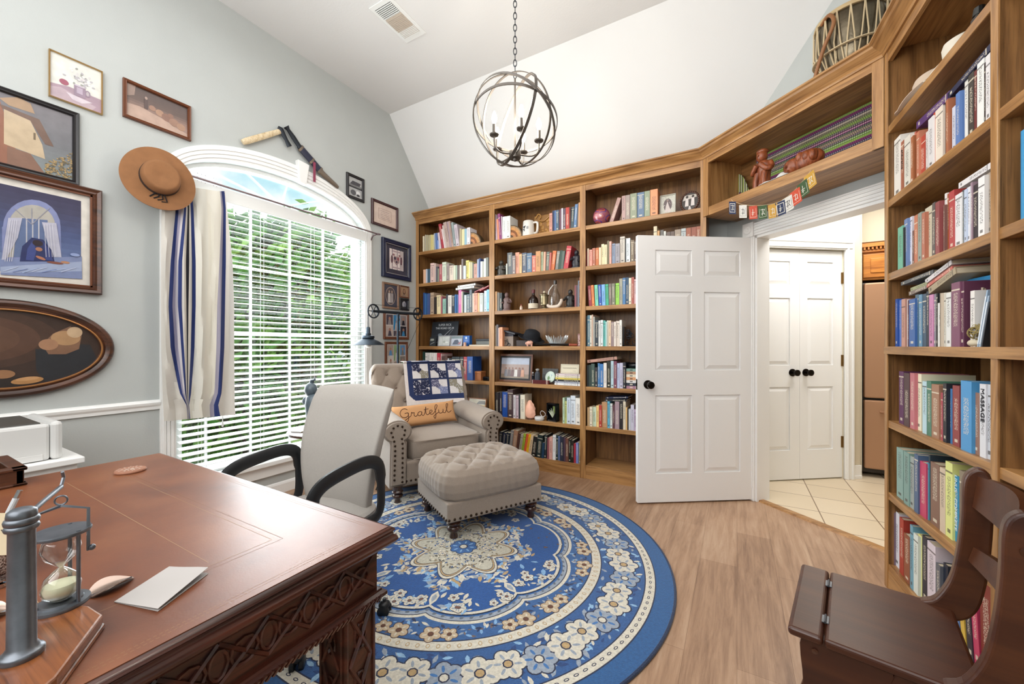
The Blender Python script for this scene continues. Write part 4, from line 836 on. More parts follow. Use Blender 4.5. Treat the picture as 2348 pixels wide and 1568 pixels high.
for s_ in (1, -1):
    yc = .405*s_; pr_ = []          # arm cross-section: roll on a panel
    for k in range(19): a = R(-55+k*(290/18)); pr_.append((yc+.108*math.cos(a)*s_, .545+.086*math.sin(a)))
    sec = [(yc-.068*s_, .13)]+[(yc-.07*s_, .46)]+pr_[::-1]+[(yc+.055*s_, .455), (yc+.062*s_, .13)]
    m = MB(); vs = []; nx_ = 8
    for i in range(nx_+1):
        x = .02-.72*i/nx_; lift = .035*(i/nx_)
        for y, z in sec: vs.append((x, y, z+(lift if z > .4 else 0)))
    n_ = len(sec); m.add(vs, [(i*n_+j, i*n_+(j+1) % n_, (i+1)*n_+(j+1) % n_, (i+1)*n_+j) for i in range(nx_) for j in range(n_)]+[tuple(range(n_)), tuple(nx_*n_+j for j in range(n_))[::-1]]); m.build('arm', 'linen', ac, smooth=True)
    m = MB(); fp = []
    for k in range(23): a = R(-62+k*(304/22)); fp.append((.0, yc+.096*math.cos(a)*s_, .545+.075*math.sin(a)))
    fp = [(.0, yc-.058*s_, .15), (.0, yc-.060*s_, .44)]+fp[::-1]+[(.0, yc+.046*s_, .44), (.0, yc+.052*s_, .15)]
    m.prism([(.018, y, z) for x, y, z in fp], (.018, 0, 0)); m.build('arm_front', 'linen', ac, bevel=.005)
    def nails(pts, sp=.032):
        m = MB(); pts = [Vector(p) for p in pts]; acc = 0
        for a, b in zip(pts, pts[1:]):
            l = (b-a).length; 
            while acc < l: m.ball(tuple(a+(b-a)*(acc/l)), (.0075, .0085, .0085), 8, 6); acc += sp
            acc -= l
        return m
    path = [(.038, yc-.030*s_, .17), (.038, yc-.033*s_, .44)]+[(.038, yc+.052*math.cos(a)*s_, .545+.050*math.sin(a)) for a in (R(240-k*26) for k in range(12))]+[(.038, yc+.022*s_, .44), (.038, yc+.030*s_, .17)]
    nails(path, .036).build('nailhead_trim', 'nail_bronze', ac, smooth=True)
nails([(.022, -.34, .165), (.022, .34, .165)], .036).build('nailhead_trim', 'nail_bronze', ac, smooth=True)
# quilt over the back
def chl(px, py, xl):       # photo pixel on the chair-frame plane x = xl
    Mi = ACM.inverted(); o = Mi @ Vector((0, 0, H)); d = Mi.to_3x3() @ Vector(ray(px, py)); t = (xl-o.x)/d.x; return o+d*t
qa = chl(929, 850, -.66); qb = chl(1056, 850, -.66); qw = qb.y-qa.y; QL = .39
def quiltcol(u, v):
    x, y = u*qw, (1-v)*(QL+.10)-.10        # y: down the front from the top fold
    d = min(x, QL-y); r_ = random.Random(int(x*997)*131+int(y*991))
    if x < .028 or QL-y < .036 or (x+(QL-y)) < .12: return hx('d8d0cc')
    if x < .075 or QL-y < .085: return hx('1c2c58')
    bx_, by_ = (x-.075)/.178, (QL-.085-y)/.155; i, j = int(math.floor(bx_)), int(math.floor(by_)); fx_, fy_ = bx_-i, by_-j
    if fx_ > .90 or fy_ > .88: return hx('1a2850')
    a, b = fx_/.90, fy_/.88
    if (i+j) % 2: a = a
    white = (a < .52 and b < .52 and a+b < .78) or (a > .48 and b > .48 and a+b > 1.22)
    if i == 0 and j == 0: white = not white and abs(a+b-1) > .3
    if white: return hx('d4d0d0')
    pal = [['1e2444', '6c7890'], ['8a8474', '1e2040'], ['7880a4', '5c5c78']]; c_ = pal[(i*2+j) % 3][0 if a > b else (0 if (i+j) % 2 == 0 else 1)]
    if r_.random() < .10: return hx('c8c8d4')
    return hx(c_)
def quf(u, v):
    y = qa.y+u*qw; s_ = v*(QL+.10)    # metres from hem (bottom) upward
    zt = 1.030
    if s_ < QL: z = zt-QL+s_; x = backx(y, z)+.012+.004*math.sin(u*9)*(1-v)
    else: a = (s_-QL)/.10*math.pi*.75; z = zt+.006+.012*math.sin(a)*.5; x = backx(y, .99)+.012-.06*(1-math.cos(a))
    return (x, y, z)
qt = MB(); qt.grid(quf, 110, 90, colfn=quiltcol); qo = qt.build('patchwork_quilt', 'cloth_print', smooth=True, solid=.007, label='navy and white patchwork quilt draped over the armchair back', cat='quilt'); qo.matrix_world = ACM
# lumbar pillow
pl = thing('lumbar_pillow', ACM @ Vector((-.385, -.055, .588)), 'orange lumbar pillow lettered Grateful on the armchair seat', 'pillow'); M('pillow_cloth', 'cb9868', .85, bstr=.4, bscale=400)
pl.rotation_euler = (R(-8), 0, RZ)
pl.rotation_euler = (Matrix.Rotation(RZ, 3, 'Z') @ Matrix.Rotation(R(-22), 3, 'Y') @ Matrix.Rotation(R(2), 3, 'X')).to_euler()
def pf(u, v, s_=1):
    a, b = u*2-1, v*2-1; e = (1-abs(a)**4)*(1-abs(b)**4); return (s_*.058*max(0, e)**.45, a*.29*(1-.05*(1-abs(b)**2)*abs(a)**6), b*.10*(1-.10*abs(b)**3*(1-abs(a)**6)))
m = MB(); m.grid(lambda u, v: pf(u, v, 1), 44, 18); m.grid(lambda u, v: pf(1-u, v, -1), 44, 18); m.build('pillow_cover', 'pillow_cloth', pl, smooth=True, merge=True)
G = [  # hand-lettered strokes, x across, y up
 [(.95, 1.55), (.6, 1.85), (.2, 1.6), (0, 1.0), (.15, .35), (.6, .15), (.95, .5), (.95, .95), (.55, .9)], [(.95, .9), (.95, .2), (.85, -.5), (.55, -.75), (.45, -.45), (.9, 0), (1.25, .3)],
 [(1.25, .3), (1.4, .95), (1.5, .8), (1.7, .85), (1.65, .3), (1.85, .1), (2.1, .4)],
 [(2.6, .85), (2.3, .85), (2.1, .45), (2.3, .1), (2.6, .45), (2.65, .85), (2.6, .3), (2.8, .1), (3.05, .6)],
 [(3.05, .6), (3.25, 1.7), (3.15, .6), (3.3, .1), (3.6, .35)], [(2.95, 1.15), (3.55, 1.25)],
 [(3.6, .35), (3.95, .6), (3.95, .9), (3.7, .85), (3.65, .3), (3.95, .1), (4.3, .5)],
 [(4.3, .5), (4.75, 1.6), (4.6, 1.9), (4.4, 1.3), (4.4, 0), (4.25, -.75), (4.1, -.3), (4.6, .2), (4.85, .4)],
 [(4.85, .85), (4.85, .25), (5.1, .1), (5.4, .4), (5.45, .85), (5.4, .25), (5.65, .1), (5.9, .6)],
 [(5.9, .6), (6.25, 1.7), (6.1, 1.9), (5.95, 1.3), (6.0, .3), (6.25, .1), (6.6, .4)]]
m = MB()
for st_ in G:
    pts = []
    for q in smoothpath([(x, y, 0) for x, y in st_], 6):
        a, b = (q.x-3.3)/3.3*.80, (q.y-.55)/1.35*.62; p = pf((a+1)/2, (b+1)/2); pts.append((p[0]+.0012, p[1], p[2]))
    m.tube(pts, .0026, 5)
m.build('lettering', M('brown_thread', '4a2414', .8).name, pl)

# ottoman ----------------------------------------------------------
ot = thing('ottoman', (-1.579, 2.284, .011), 'beige tufted ottoman on turned legs standing on the blue rug', 'ottoman', RZ)
for x, y in ((.235, -.285), (.235, .285), (-.235, .285), (-.235, -.285)): m = MB(); turned(m, x, y, .125, 1.02); m.build('leg', 'leg_wood', ot, smooth=True)
m = MB(); m.box(-.285, .285, -.345, .345, .115, .235); m.build('base', 'linen', ot, bevel=.012, seg=3)
ob = [(x, y) for j, x in enumerate((-.155, -.05, .055, .16)) for y in ([-.26, -.09, .08, .25] if j % 2 == 0 else [-.175, -.005, .165])]
def ottf(u, v):
    a = 2*math.pi*u; p = 5.5; c_, s_ = math.cos(a), math.sin(a); k = 1/((abs(c_)**p+abs(s_)**p)**(1/p))
    prof = [(.95, .225), (1.02, .25), (1.045, .29), (1.04, .34), (1.0, .385), (.92, .412), (.80, .425), (.6, .432), (.4, .436), (.2, .438), (0, .438)]
    f_ = v*10; i = min(9, int(f_)); f_ -= i; r = prof[i][0]+(prof[i+1][0]-prof[i][0])*f_; z = prof[i][1]+(prof[i+1][1]-prof[i][1])*f_; x, y = c_*k*.295*r, s_*k*.355*r
    if r > .9: r2 = 1+.006*math.cos(a*44)*(1-abs(r-1)*2); x *= r2; y *= r2
    if z > .38:
        for bx_, by_ in ob: z -= .042*math.exp(-((x-bx_)**2+(y-by_)**2)/.0014)
        q1, q2 = (x/.21+y/.17), (x/.21-y/.17+.0)
        for q in (q1, q2): g = abs(q-round(q)+0); z -= .012*math.exp(-(g/.08)**2)*min(1, (1.0-r)*5+.15)
        z += .01*math.sin(math.pi*min(1, (1-r)*2))
    return (x, y, z)
MB().grid(ottf, 180, 70, closeu=True).build('tufted_cushion', 'linen', ot, smooth=True)
for bx_, by_ in ob: MB().ball((bx_, by_, .414), (.010, .010, .005), 10, 6).build('button', 'linen_dark', ot, smooth=True)
nails([(.286, -.335, .135), (.286, .335, .135)], .036).build('nailhead_trim', 'nail_bronze', ot, smooth=True)
nails([(-.27, -.346, .135), (.275, -.346, .135)], .036).build('nailhead_trim', 'nail_bronze', ot, smooth=True)

# side table with figurine ------------------------------------------
stb = thing('side_table', (-2.50, 1.755, 0), 'small round dark side table half hidden behind the office chair', 'table')
MB().lathe([(0, .585), (.22, .585), (.245, .592), (.25, .60), (.245, .608), (0, .608)], (0, 0, 0), 40).build('table_top', 'leg_wood', stb, smooth=True)
MB().lathe([(.03, .585), (.045, .5), (.02, .42), (.035, .33), (.05, .28), (.02, .2), (.04, .12), (.04, .1)], (0, 0, 0), 16).build('pedestal', 'leg_wood', stb, smooth=True)
for k in range(3): a = 2.1*k+.4; MB().tube([(0, 0, .14), (.12*math.cos(a), .12*math.sin(a), .09), (.22*math.cos(a), .22*math.sin(a), .012)], [.022, .018, .012], 8).build('foot', 'leg_wood', stb, smooth=True)
nb = thing('notebook', (-2.595, 1.635, .608), 'small white notebook on the round side table', 'notebook', .3); MB().box(-.04, .04, -.06, .06, 0, .008).build('cover', 'white_plastic', nb); MB().box(-.037, .041, -.058, .058, .001, .007).build('pages', 'pages', nb)
p = ray(720, 900); tt = 2.72; fg = thing('figurine', (p[0]*tt, p[1]*tt, .608), 'grey-blue figurine peeking out behind the office chair back', 'figurine'); M('slate_glaze', '56646e', .35, var=.2, vscale=30)
m = MB(); m.lathe([(0, 0), (.06, 0), (.055, .03), (.05, .10), (.058, .18), (.05, .23), (.03, .25), (0, .255)], (0, 0, 0), 20); m.ball((-.02, -.01, .28), (.045, .04, .05), 14, 10); m.tube([(-.03, 0, .30), (-.02, -.0, .345), (.01, 0, .35)], [.02, .014, .008], 8); m.ball((-.065, -.02, .20), (.022, .022, .028), 10, 8); m.build('figure', 'slate_glaze', fg, smooth=True)

# pulley floor lamp ---------------------------------------------------
LXX = -2.95; fl_ = thing('floor_lamp', (LXX, 2.855, 0), 'black iron floor lamp with pulley wheels and enamel shade', 'lamp')
MB().lathe([(0, 0), (.13, 0), (.13, .012), (.12, .02), (.02, .03), (0, .03)], (0, 0, 0), 32).build('base', 'iron_blue', fl_, smooth=True)
MB().tube([(0, 0, .02), (0, 0, 1.50)], .011, 12).lathe([(.016, 1.44), (.018, 1.46), (.012, 1.48), (.018, 1.50), (.012, 1.52)], (0, 0, 0), 14).build('pole', 'iron_blue', fl_, smooth=True)
MB().tube([(0, -.30, 1.515), (0, .28, 1.53)], .014, 12).build('crossbar', 'iron_blue', fl_, smooth=True)
for y, z in ((-.305, 1.515), (.285, 1.53)):
    m = MB(); m.tube([(0, y+.062*math.cos(a), z+.062*math.sin(a)) for a in (2*math.pi*k/28 for k in range(28))], .0075, 8, closed=True, flat=1.3)
    for k in range(6): a = math.pi*k/3; m.tube([(0, y, z), (0, y+.06*math.cos(a), z+.06*math.sin(a))], .004, 5)
    m.lathe([(0, -.014), (.014, -.012), (.014, .012), (0, .014)], (0, y, z), 12, axis=axm((1, 0, 0))); m.build('pulley_wheel', 'iron', fl_, smooth=True)
m = MB(); m.tube([(0, -.365, 1.515), (0, -.365, 1.36)], .0035, 6); m.tube([(0, -.305, 1.578), (0, .285, 1.592)], .002, 5); m.tube([(0, .345, 1.50), (0, .12, 1.13)], .002, 5); m.build('cable', 'iron', fl_)
m = MB(); yy = -.365
m.lathe([(.012, 1.365), (.018, 1.355), (.020, 1.31), (.026, 1.305), (.026, 1.29), (.055, 1.283), (.058, 1.265), (.05, 1.26), (.075, 1.245), (.125, 1.215), (.145, 1.200), (.143, 1.198), (.12, 1.21), (.07, 1.238), (.03, 1.25)], (0, yy, 0), 32); m.build('lamp_shade', 'iron_blue', fl_, smooth=True)
M('frosted_bulb', 'd8d8d0', .3); MB().lathe([(.012, 1.25), (.02, 1.235), (.03, 1.21), (.028, 1.188), (.015, 1.176), (0, 1.174)], (0, yy, 0), 18).build('bulb', 'frosted_bulb', fl_, smooth=True)
pc = MB().tube(smoothpath([onz(*p, .007) for p in ((884, 1060), (893, 1090), (885, 1104), (868, 1112), (862, 1122))], 6), .004, 6).build('power_cord', 'iron', smooth=True, label='thin dark power cord on the floor beside the armchair', cat='cord')

# folding step chair ---------------------------------------------------
bz = -.1911; BO = Vector((.118, 1.266, 0)); bn = thing('step_chair', BO, 'dark wooden folding library step chair in front of the right bookcase', 'chair', bz)
sw = .40
def strip(m, x0, x1, z, th=.024): m.box(x0, x1, 0, sw, z-th, z)
m = MB(); strip(m, -.002, .072, .45); m.build('front_flap', 'bench_wood', bn, bevel=.010, seg=4)
m = MB(); strip(m, .0745, .345, .45); m.build('seat', 'bench_wood', bn, bevel=.008, seg=3)
for y in (.095, .305):
    m = MB(); m.box(.066, .081, y-.018, y+.018, .449, .4515); m.tube([(.0733, y-.02, .452), (.0733, y+.02, .452)], .003, 8); m.build('hinge', 'pewter', bn)
def bpoly(m, pts, y0, th): m.prism([(x, y0, z) for x, z in smoothpath2(pts)], (0, th, 0)); return m
def smoothpath2(pts, k=4): return [(p.x, p.z) for p in smoothpath([(x, 0, z) for x, z in pts], k, True)]
side = [(.275, .430), (.280, .450), (.308, .470), (.336, .535), (.350, .62), (.358, .72), (.360, .80), (.368, .838), (.388, .856), (.408, .846), (.417, .80), (.416, .72), (.411, .62), (.402, .53), (.385, .46), (.352, .424), (.31, .418)]
for y0 in (-.004, sw-.030): bpoly(MB(), side, y0, .034).build('back_side', 'bench_wood', bn, bevel=.007, seg=3)
def slat_(z0, z1, xa, bow): 
    m = MB(); m.grid(lambda u, v: (xa+(v)*.010+bow*math.sin(math.pi*u), .03+u*(sw-.06), z0+(z1-z0)*v+.012*math.sin(math.pi*u)*(1 if v > .5 else -1)), 14, 4); return m.build('back_slat', 'bench_wood', bn, smooth=True, solid=.020)
slat_(.750, .835, .386, .028); slat_(.600, .640, .378, .028)
lf = [(.028, .428), (.03, .30), (.02, .15), (-.01, .02), (-.01, 0), (.04, 0), (.06, .05), (.10, .18), (.17, .32), (.20, .428), (.11, .430)]
lr = [(.21, .428), (.18, .34), (.15, .22), (.18, .10), (.24, .03), (.29, 0), (.33, 0), (.335, .04), (.31, .12), (.31, .25), (.322, .428), (.27, .43)]
for y0 in (.02, sw-.045):
    bpoly(MB(), lf, y0, .024).build('front_leg', 'bench_wood', bn, bevel=.004); bpoly(MB(), lr, y0+.001, .023).build('rear_leg', 'bench_wood', bn, bevel=.004)
for x, z in ((.05, .30), (.30, .16)): MB().box(x-.015, x+.12, .044, sw-.045, z-.018, z).build('step_tread', 'bench_wood', bn, bevel=.004)
for y in (.012,): 
    m = MB(); m.lathe([(0, 0), (.006, 0), (.007, .003), (0, .004)], (.055, .019, .40), 12, axis=axm((0, -1, 0))); m.lathe([(0, 0), (.008, 0), (.009, .003), (0, .004)], (.390, -.005, .78), 12, axis=axm((0, -1, 0))); m.build('screw_plug', 'leg_wood', bn)

# chandelier -----------------------------------------------------------
cz = 2.560; chd = thing('orb_chandelier', (-1.175, 2.093, cz), 'metal orb chandelier of crossed rings with five candle bulbs', 'chandelier')
RC = .262
def ring(ax, r=RC, w=.0085, th=.0022, name='orb_ring'):
    A = axm(ax); m = MB(); vs = []; n_ = 64
    for i in range(n_):
        a = 2*math.pi*i/n_
        for dr, dz in ((-th, -w), (th, -w), (th, w), (-th, w)): vs.append(A @ Vector(((r+dr)*math.cos(a), (r+dr)*math.sin(a), dz)))
    m.add(vs, [(i*4+j, i*4+(j+1) % 4, ((i+1) % n_)*4+(j+1) % 4, ((i+1) % n_)*4+j) for i in range(n_) for j in range(4)]); return m.build(name, 'lamp_metal', chd, smooth=True)
camR = Vector((cA, sA, 0)); camF = Vector((-sA, cA, 0)); Zv = Vector((0, 0, 1))
ring(camF*.93-camR*.35+Zv*.12); ring(camF*.35+camR*.80-Zv*.18); ring(camR*.62+camF*.75+Zv*.30, RC*.97); ring(Zv*.97+camF*.25+camR*.1, RC*.98); ring(Zv*.78+camR*.50+camF*.38, RC*1.03)
m = MB(); m.tube([(0, 0, -.19), (0, 0, .262)], .006, 10); m.build('stem', 'lamp_metal', chd)
m = MB(); m.lathe([(0, -.228), (.034, -.228), (.036, -.222), (.036, -.188), (.034, -.184), (0, -.184)], (0, 0, 0), 24); m.lathe([(0, -.245), (.008, -.243), (.012, -.23), (0, -.228)], (0, 0, 0), 12); m.build('hub', 'lamp_metal', chd, smooth=True)
for k in range(5):
    a = 2*math.pi*k/5+.45; d = Vector((math.cos(a), math.sin(a), 0)); pts = smoothpath([d*.03+Zv*-.205, d*.10+Zv*-.215, d*.140+Zv*-.19, d*.145+Zv*-.13], 5); MB().tube(pts, .005, 8).build('candle_arm', 'lamp_metal', chd, smooth=True)
    c_ = d*.145; MB().lathe([(0, -.132), (.026, -.128), (.029, -.122), (.012, -.118), (0, -.118)], tuple(c_), 20).build('drip_pan', 'lamp_metal', chd, smooth=True)
    MB().lathe([(.0105, -.12), (.0105, -.062), (0, -.06)], tuple(c_), 14).build('candle_sleeve', 'lamp_metal', chd, smooth=True)
    bz_ = -.06 if k != 1 else -.06; MB().lathe([(.006, bz_), (.014, bz_+.018), (.017, bz_+.034), (.012, bz_+.055), (.004, bz_+.075), (0, bz_+.078)], tuple(c_), 14).build('candle_bulb', 'bulb_glow', chd, smooth=True)
    l = bpy.data.lights.new('candle_light', 'POINT'); l.energy = 4; l.shadow_soft_size = .03; l.color = (1, .93, .82); lo = bpy.data.objects.new('candle_light', l); C.objects.link(lo); lo.location = (-1.175+c_.x, 2.093+c_.y, cz+.045)
z = RC; k = 0; ch = MB()
while cz+z+.04 < CE-.02:
    Mx = Matrix.Rotation(R(90)*(k % 2)+.5, 3, 'Z'); pts = [Mx @ Vector((.010*math.cos(a)*1, 0, .022*math.sin(a)+z+.02)) for a in (2*math.pi*i/14 for i in range(14))]; ch.tube(pts, .0026, 5, closed=True); z += .036; k += 1
ch.build('chain', 'iron', chd, smooth=True); MB().lathe([(.0, -.03), (.05, -.022), (.062, 0), (0, 0)], (0, 0, CE-cz), 28).build('canopy', 'lamp_metal', chd, smooth=True)

# ceiling vent
vn = thing('ceiling_vent', (-2.23, 2.165, CE), 'white ceiling air vent with dark slots at one end', 'vent')
MB().box(-.105, .105, -.19, .19, -.008, 0).build('frame', 'slat_white', vn, bevel=.003); M('vent_dark', '2c2824', .7); M('vent_tan', 'c8bcae', .7)
MB().box(-.078, .078, -.155, -.06, -.0095, -.007).build('backing', 'vent_dark', vn); MB().box(-.078, .078, -.055, .15, -.0095, -.007).build('damper', 'vent_tan', vn)
for k in range(7): MB().box(-.078, .078, -.152+k*.0135, -.146+k*.0135, -.014, -.008).build('louvre', 'slat_white', vn)
for k in range(16): MB().box(-.078, .078, -.045+k*.0125, -.0405+k*.0125, -.014, -.008).build('louvre', 'slat_white' if k > 9 else 'vent_tan', vn)
# ================================================================ THINGS ON THE WINDOW WALL
def yz(px, py, off=0): p = onx(px, py, XL+off); return p.y, p.z
def frame(label, y0, y1, z0, z1, fw, dep, mat, paint, mat_w=0, mat_col='d8d4cc', lip=None, cat='picture', name='framed_picture', tilt=0, group=None):
    cy, cz_ = (y0+y1)/2, (z0+z1)/2; t = thing(name, (XL, cy, cz_), label, cat, group=group); hy, hz = (y1-y0)/2, (z1-z0)/2
    m = MB(); pr_ = [(0, 0), (0, dep*.75), (fw*.18, dep), (fw*.55, dep*.82), (fw*.8, dep*.95), (fw, dep*.6), (fw, 0)]
    vs = []
    for sy_, sz_ in ((-1, -1), (1, -1), (1, 1), (-1, 1)):
        for a, b in pr_: vs.append((b+.001, sy_*(hy-a), sz_*(hz-a)))
    n = len(pr_); m.add(vs, [(k*n+j, k*n+j+1, ((k+1) % 4)*n+j+1, ((k+1) % 4)*n+j) for k in range(4) for j in range(n-1)]); m.build('frame', mat, t)
    if lip: c_ = fw; m = MB(); [m.box(dep*.4, dep*.7, a, b, c, d) for a, b, c, d in ((-hy+c_, hy-c_, hz-c_-.008, hz-c_), (-hy+c_, hy-c_, -hz+c_, -hz+c_+.008), (-hy+c_, -hy+c_+.008, -hz+c_, hz-c_), (hy-c_-.008, hy-c_, -hz+c_, hz-c_))]; m.build('inner_lip', lip, t)
    if mat_w: MB().box(.003, .006, -hy+fw*.9, hy-fw*.9, -hz+fw*.9, hz-fw*.9, col=hx(mat_col)).build('mat_board', 'print', t)
    P = Paint((.0065, 0, 0), (0, 1, 0), (0, 0, 1)); i_ = fw*.9+mat_w; P.rect(-hy+i_, -hz+i_, hy-i_, hz-i_, '808080'); w_, h_ = 2*(hy-i_), 2*(hz-i_); 
    U_ = lambda u, v: ((u-.5)*w_, (v-.5)*h_)
    paint(P, U_, w_, h_); P.build('print', 'print', t); return t
def RC_(P, U, u0, v0, u1, v1, c): a, b = U(u0, v0), U(u1, v1); P.rect(a[0], a[1], b[0], b[1], c)
def PL(P, U, pts, c): P.poly([U(*p) for p in pts], c)
def EL(P, U, u, v, ru, rv, c, w, h, n=20, rot=0): a = U(u, v); P.ell(a[0], a[1], ru*w, rv*h, c, n, rot=rot)
def grad(P, U, stops, n=14):
    for i in range(n):
        v = (i+.5)/n; 
        for (a, ca), (b, cb) in zip(stops, stops[1:]):
            if a <= v <= b: f = (v-a)/(b-a); A_, B_ = hx(ca), hx(cb); RC_(P, U, 0, i/n, 1, (i+1)/n, tuple(A_[k]+(B_[k]-A_[k])*f for k in range(3))+(1,)); P.k -= 1
    P.k += 1
M('gold_frame', 'b89c6c', .35, .7); M('black_frame', '1c1a1c', .35); M('navy_frame', '161e3c', .35); M('mahog_frame', '3c1618', .3, coat=.3); M('silver_lip', '9c9ca0', .3, .8); M('brown_frame', '6a3c24', .4); M('gold_lip', 'b07c4c', .35, .6); M('taupe_frame', '8a6c58', .5)
def p_flow(P, U, w, h):
    RC_(P, U, 0, 0, 1, 1, 'cfcfc8'); PL(P, U, [(0, 0), (1, 0), (1, .34), (.35, .36), (0, .30)], '9c8490'); PL(P, U, [(0, .0), (.8, 0), (.9, .12), (.2, .28), (0, .22)], 'ac98a0'); PL(P, U, [(.3, .22), (.82, .18), (.6, .08), (.42, .1)], 'c4b8c0')
    r_ = random.Random(2)
    for k in range(60): EL(P, U, .58+r_.gauss(0, .11), .60+r_.gauss(0, .085), .035, .02, r_.choice(['a8a4a8', 'c8c4c4', '8c8c84', 'd8d4d0']), w, h, 8, r_.uniform(0, 3)); P.k = 6
    EL(P, U, .26, .42, .09, .065, '94485c', w, h); RC_(P, U, .45, .22, .68, .46, '8c7888'); EL(P, U, .565, .46, .115, .02, 'b8acb8', w, h); EL(P, U, .72, .35, .055, .075, '8c7888', w, h); EL(P, U, .72, .35, .03, .05, 'b0a4a8', w, h); RC_(P, U, .5, .28, .62, .42, 'a898a8')
frame('thin gold framed still life of a mug of white flowers', .599, .806, 2.532, 2.785, .006, .018, 'gold_frame', p_flow)
def p_lion(P, U, w, h):      # a plain warm brown scene
    grad(P, U, [(0, 'a88c80'), (.35, '8c7064'), (.6, '5c4840'), (1, '4c3c38')]); PL(P, U, [(0, .0), (1, 0), (1, .12), (.55, .32), (.2, .42), (0, .38)], 'b09484'); PL(P, U, [(0, .6), (.12, .7), (.14, 1), (0, 1)], '8c7468')
    for k, (u, v, s_) in enumerate(((.40, .52, .055), (.52, .46, .07), (.63, .40, .08), (.76, .33, .085), (.88, .27, .075), (.70, .50, .05))): EL(P, U, u, v, s_, s_*1.5, ['94705c', 'a07c64', '846050'][k % 3], w, h)
    RC_(P, U, .27, .42, .33, .72, '4c3834'); EL(P, U, .30, .75, .022, .045, '9c8478', w, h)
frame('wood framed brown print of a dim interior scene above the hat', .893, 1.232, 2.572, 2.805, .018, .024, 'brown_frame', p_lion)
def p_tow(P, U, w, h):
    grad(P, U, [(0, '7c8484'), (.5, '6c6c70'), (1, '706c70')]); PL(P, U, [(0, 0), (.62, 0), (.60, .30), (.50, .9), (.42, 1), (0, 1)], '8a5c48'); PL(P, U, [(.53, .28), (.80, .22), (.78, .42), (.70, .72), (.53, .80)], 'b8a488'); PL(P, U, [(.50, .90), (.62, 1), (.70, .97), (.73, .84), (.56, .84)], 'a08468'); PL(P, U, [(.5, .82), (.76, .78), (.86, .44), (.80, .44), (.70, .72), (.52, .77)], '6c5448')
    PL(P, U, [(.55, .26), (.70, .24), (.80, .0), (.55, 0)], '7c5c4c'); RC_(P, U, .72, .46, .735, .56, '6c5c48'); r_ = random.Random(5)
    for k in range(220): u = r_.uniform(.80, 1); v = r_.uniform(0, .2+1.9*(u-.78)); EL(P, U, u, v*.7, .008, .010, r_.choice(['7c6844', '988058', '5c5440', 'a88c5c']), w, h, 6); P.k = 12
frame('black framed photograph of a pale tower against grey sky', .16, .712, 2.085, 2.492, .026, .022, 'black_frame', p_tow)
def p_arch(P, U, w, h):      # a blue interior: arched window, curtains, someone bowed over a table
    grad(P, U, [(0, '8c9cbc'), (.25, '5c6c94'), (.5, '48547c'), (.8, '3c3c58'), (1, '34304c')])
    Y = lambda px, py: ((yz(px, py)[0]-.4175)/w+.5, (yz(px, py)[1]-1.786)/h+.5)
    PL(P, U, [Y(4+0*k, 600) for k in (1,)]+[Y(4, 520)]+[Y(72-66*math.cos(a), 520-62*math.sin(a)) for a in (math.pi*k/12 for k in range(13))]+[Y(140, 600)], '7c84ac')
    PL(P, U, [Y(14, 590)]+[Y(72-54*math.cos(a), 520-50*math.sin(a)) for a in (math.pi*k/12 for k in range(13))]+[Y(130, 590)], 'a8a49c'); PL(P, U, [Y(30, 590), Y(40, 500), Y(108, 505), Y(115, 590)], '5c6c90')
    for px in (60, 74, 88): PL(P, U, [Y(px-1.5, 590), Y(px-1.5, 500), Y(px+1.5, 500), Y(px+1.5, 590)], 'b4b4bc')
    for x in (-40, 0, 40): P.line([U(*Y(72, 515)), U(*Y(72+x, 478))], .003, '8c8c98')
    PL(P, U, [Y(18, 500), Y(50, 500), Y(40, 545), Y(10, 600), Y(2, 600)], 'b0b0c0'); PL(P, U, [Y(95, 510), Y(128, 512), Y(140, 590), Y(120, 590), Y(104, 545)], 'b0b0c0')
    PL(P, U, [Y(0, 596), Y(186, 588), Y(187, 640), Y(0, 630)], '7884a8'); PL(P, U, [Y(0, 612), Y(186, 600), Y(186, 622), Y(0, 626)], '98a4c0')
    PL(P, U, [Y(44, 600), Y(50, 565), Y(72, 545), Y(98, 550), Y(118, 575), Y(124, 600)], '28305c'); PL(P, U, [Y(58, 596), Y(62, 570), Y(74, 552), Y(82, 575), Y(76, 598)], '3c4880'); PL(P, U, [Y(98, 555), Y(114, 575), Y(120, 598), Y(104, 596)], '3a447c'); EL(P, U, *Y(85, 558), .030, .036, '2c2028', w, h); EL(P, U, *Y(88, 572), .020, .024, 'a07058', w, h); EL(P, U, *Y(92, 592), .030, .016, 'a87058', w, h, rot=-.4); EL(P, U, *Y(125, 603), .05, .014, '7c4c40', w, h); EL(P, U, *Y(148, 602), .028, .014, 'b08060', w, h); [P.line([U(*Y(6+k*22, 622+((k*7) % 5))), U(*Y(40+k*22, 612+((k*5) % 7)))], .003, ['b4bcd4', '6878a8', 'a0b0d0'][k % 3]) for k in range(7)]; [P.line([U(*Y(10+k*5, 600)), U(*Y(22+k*5, 505))], .0018, 'c8c8d0') for k in range(4)]; [P.line([U(*Y(104+k*7, 590)), U(*Y(100+k*6, 515))], .0018, 'c8c8d0') for k in range(4)]; EL(P, U, *Y(170, 585), .03, .02, '8c9cc4', w, h)
big = frame('large dark framed blue print of an arched window and bowed figure', .034, .801, 1.485, 2.087, .040, .034, 'walnut_frame', p_arch, .045, 'd4cfc6', 'brown_frame')
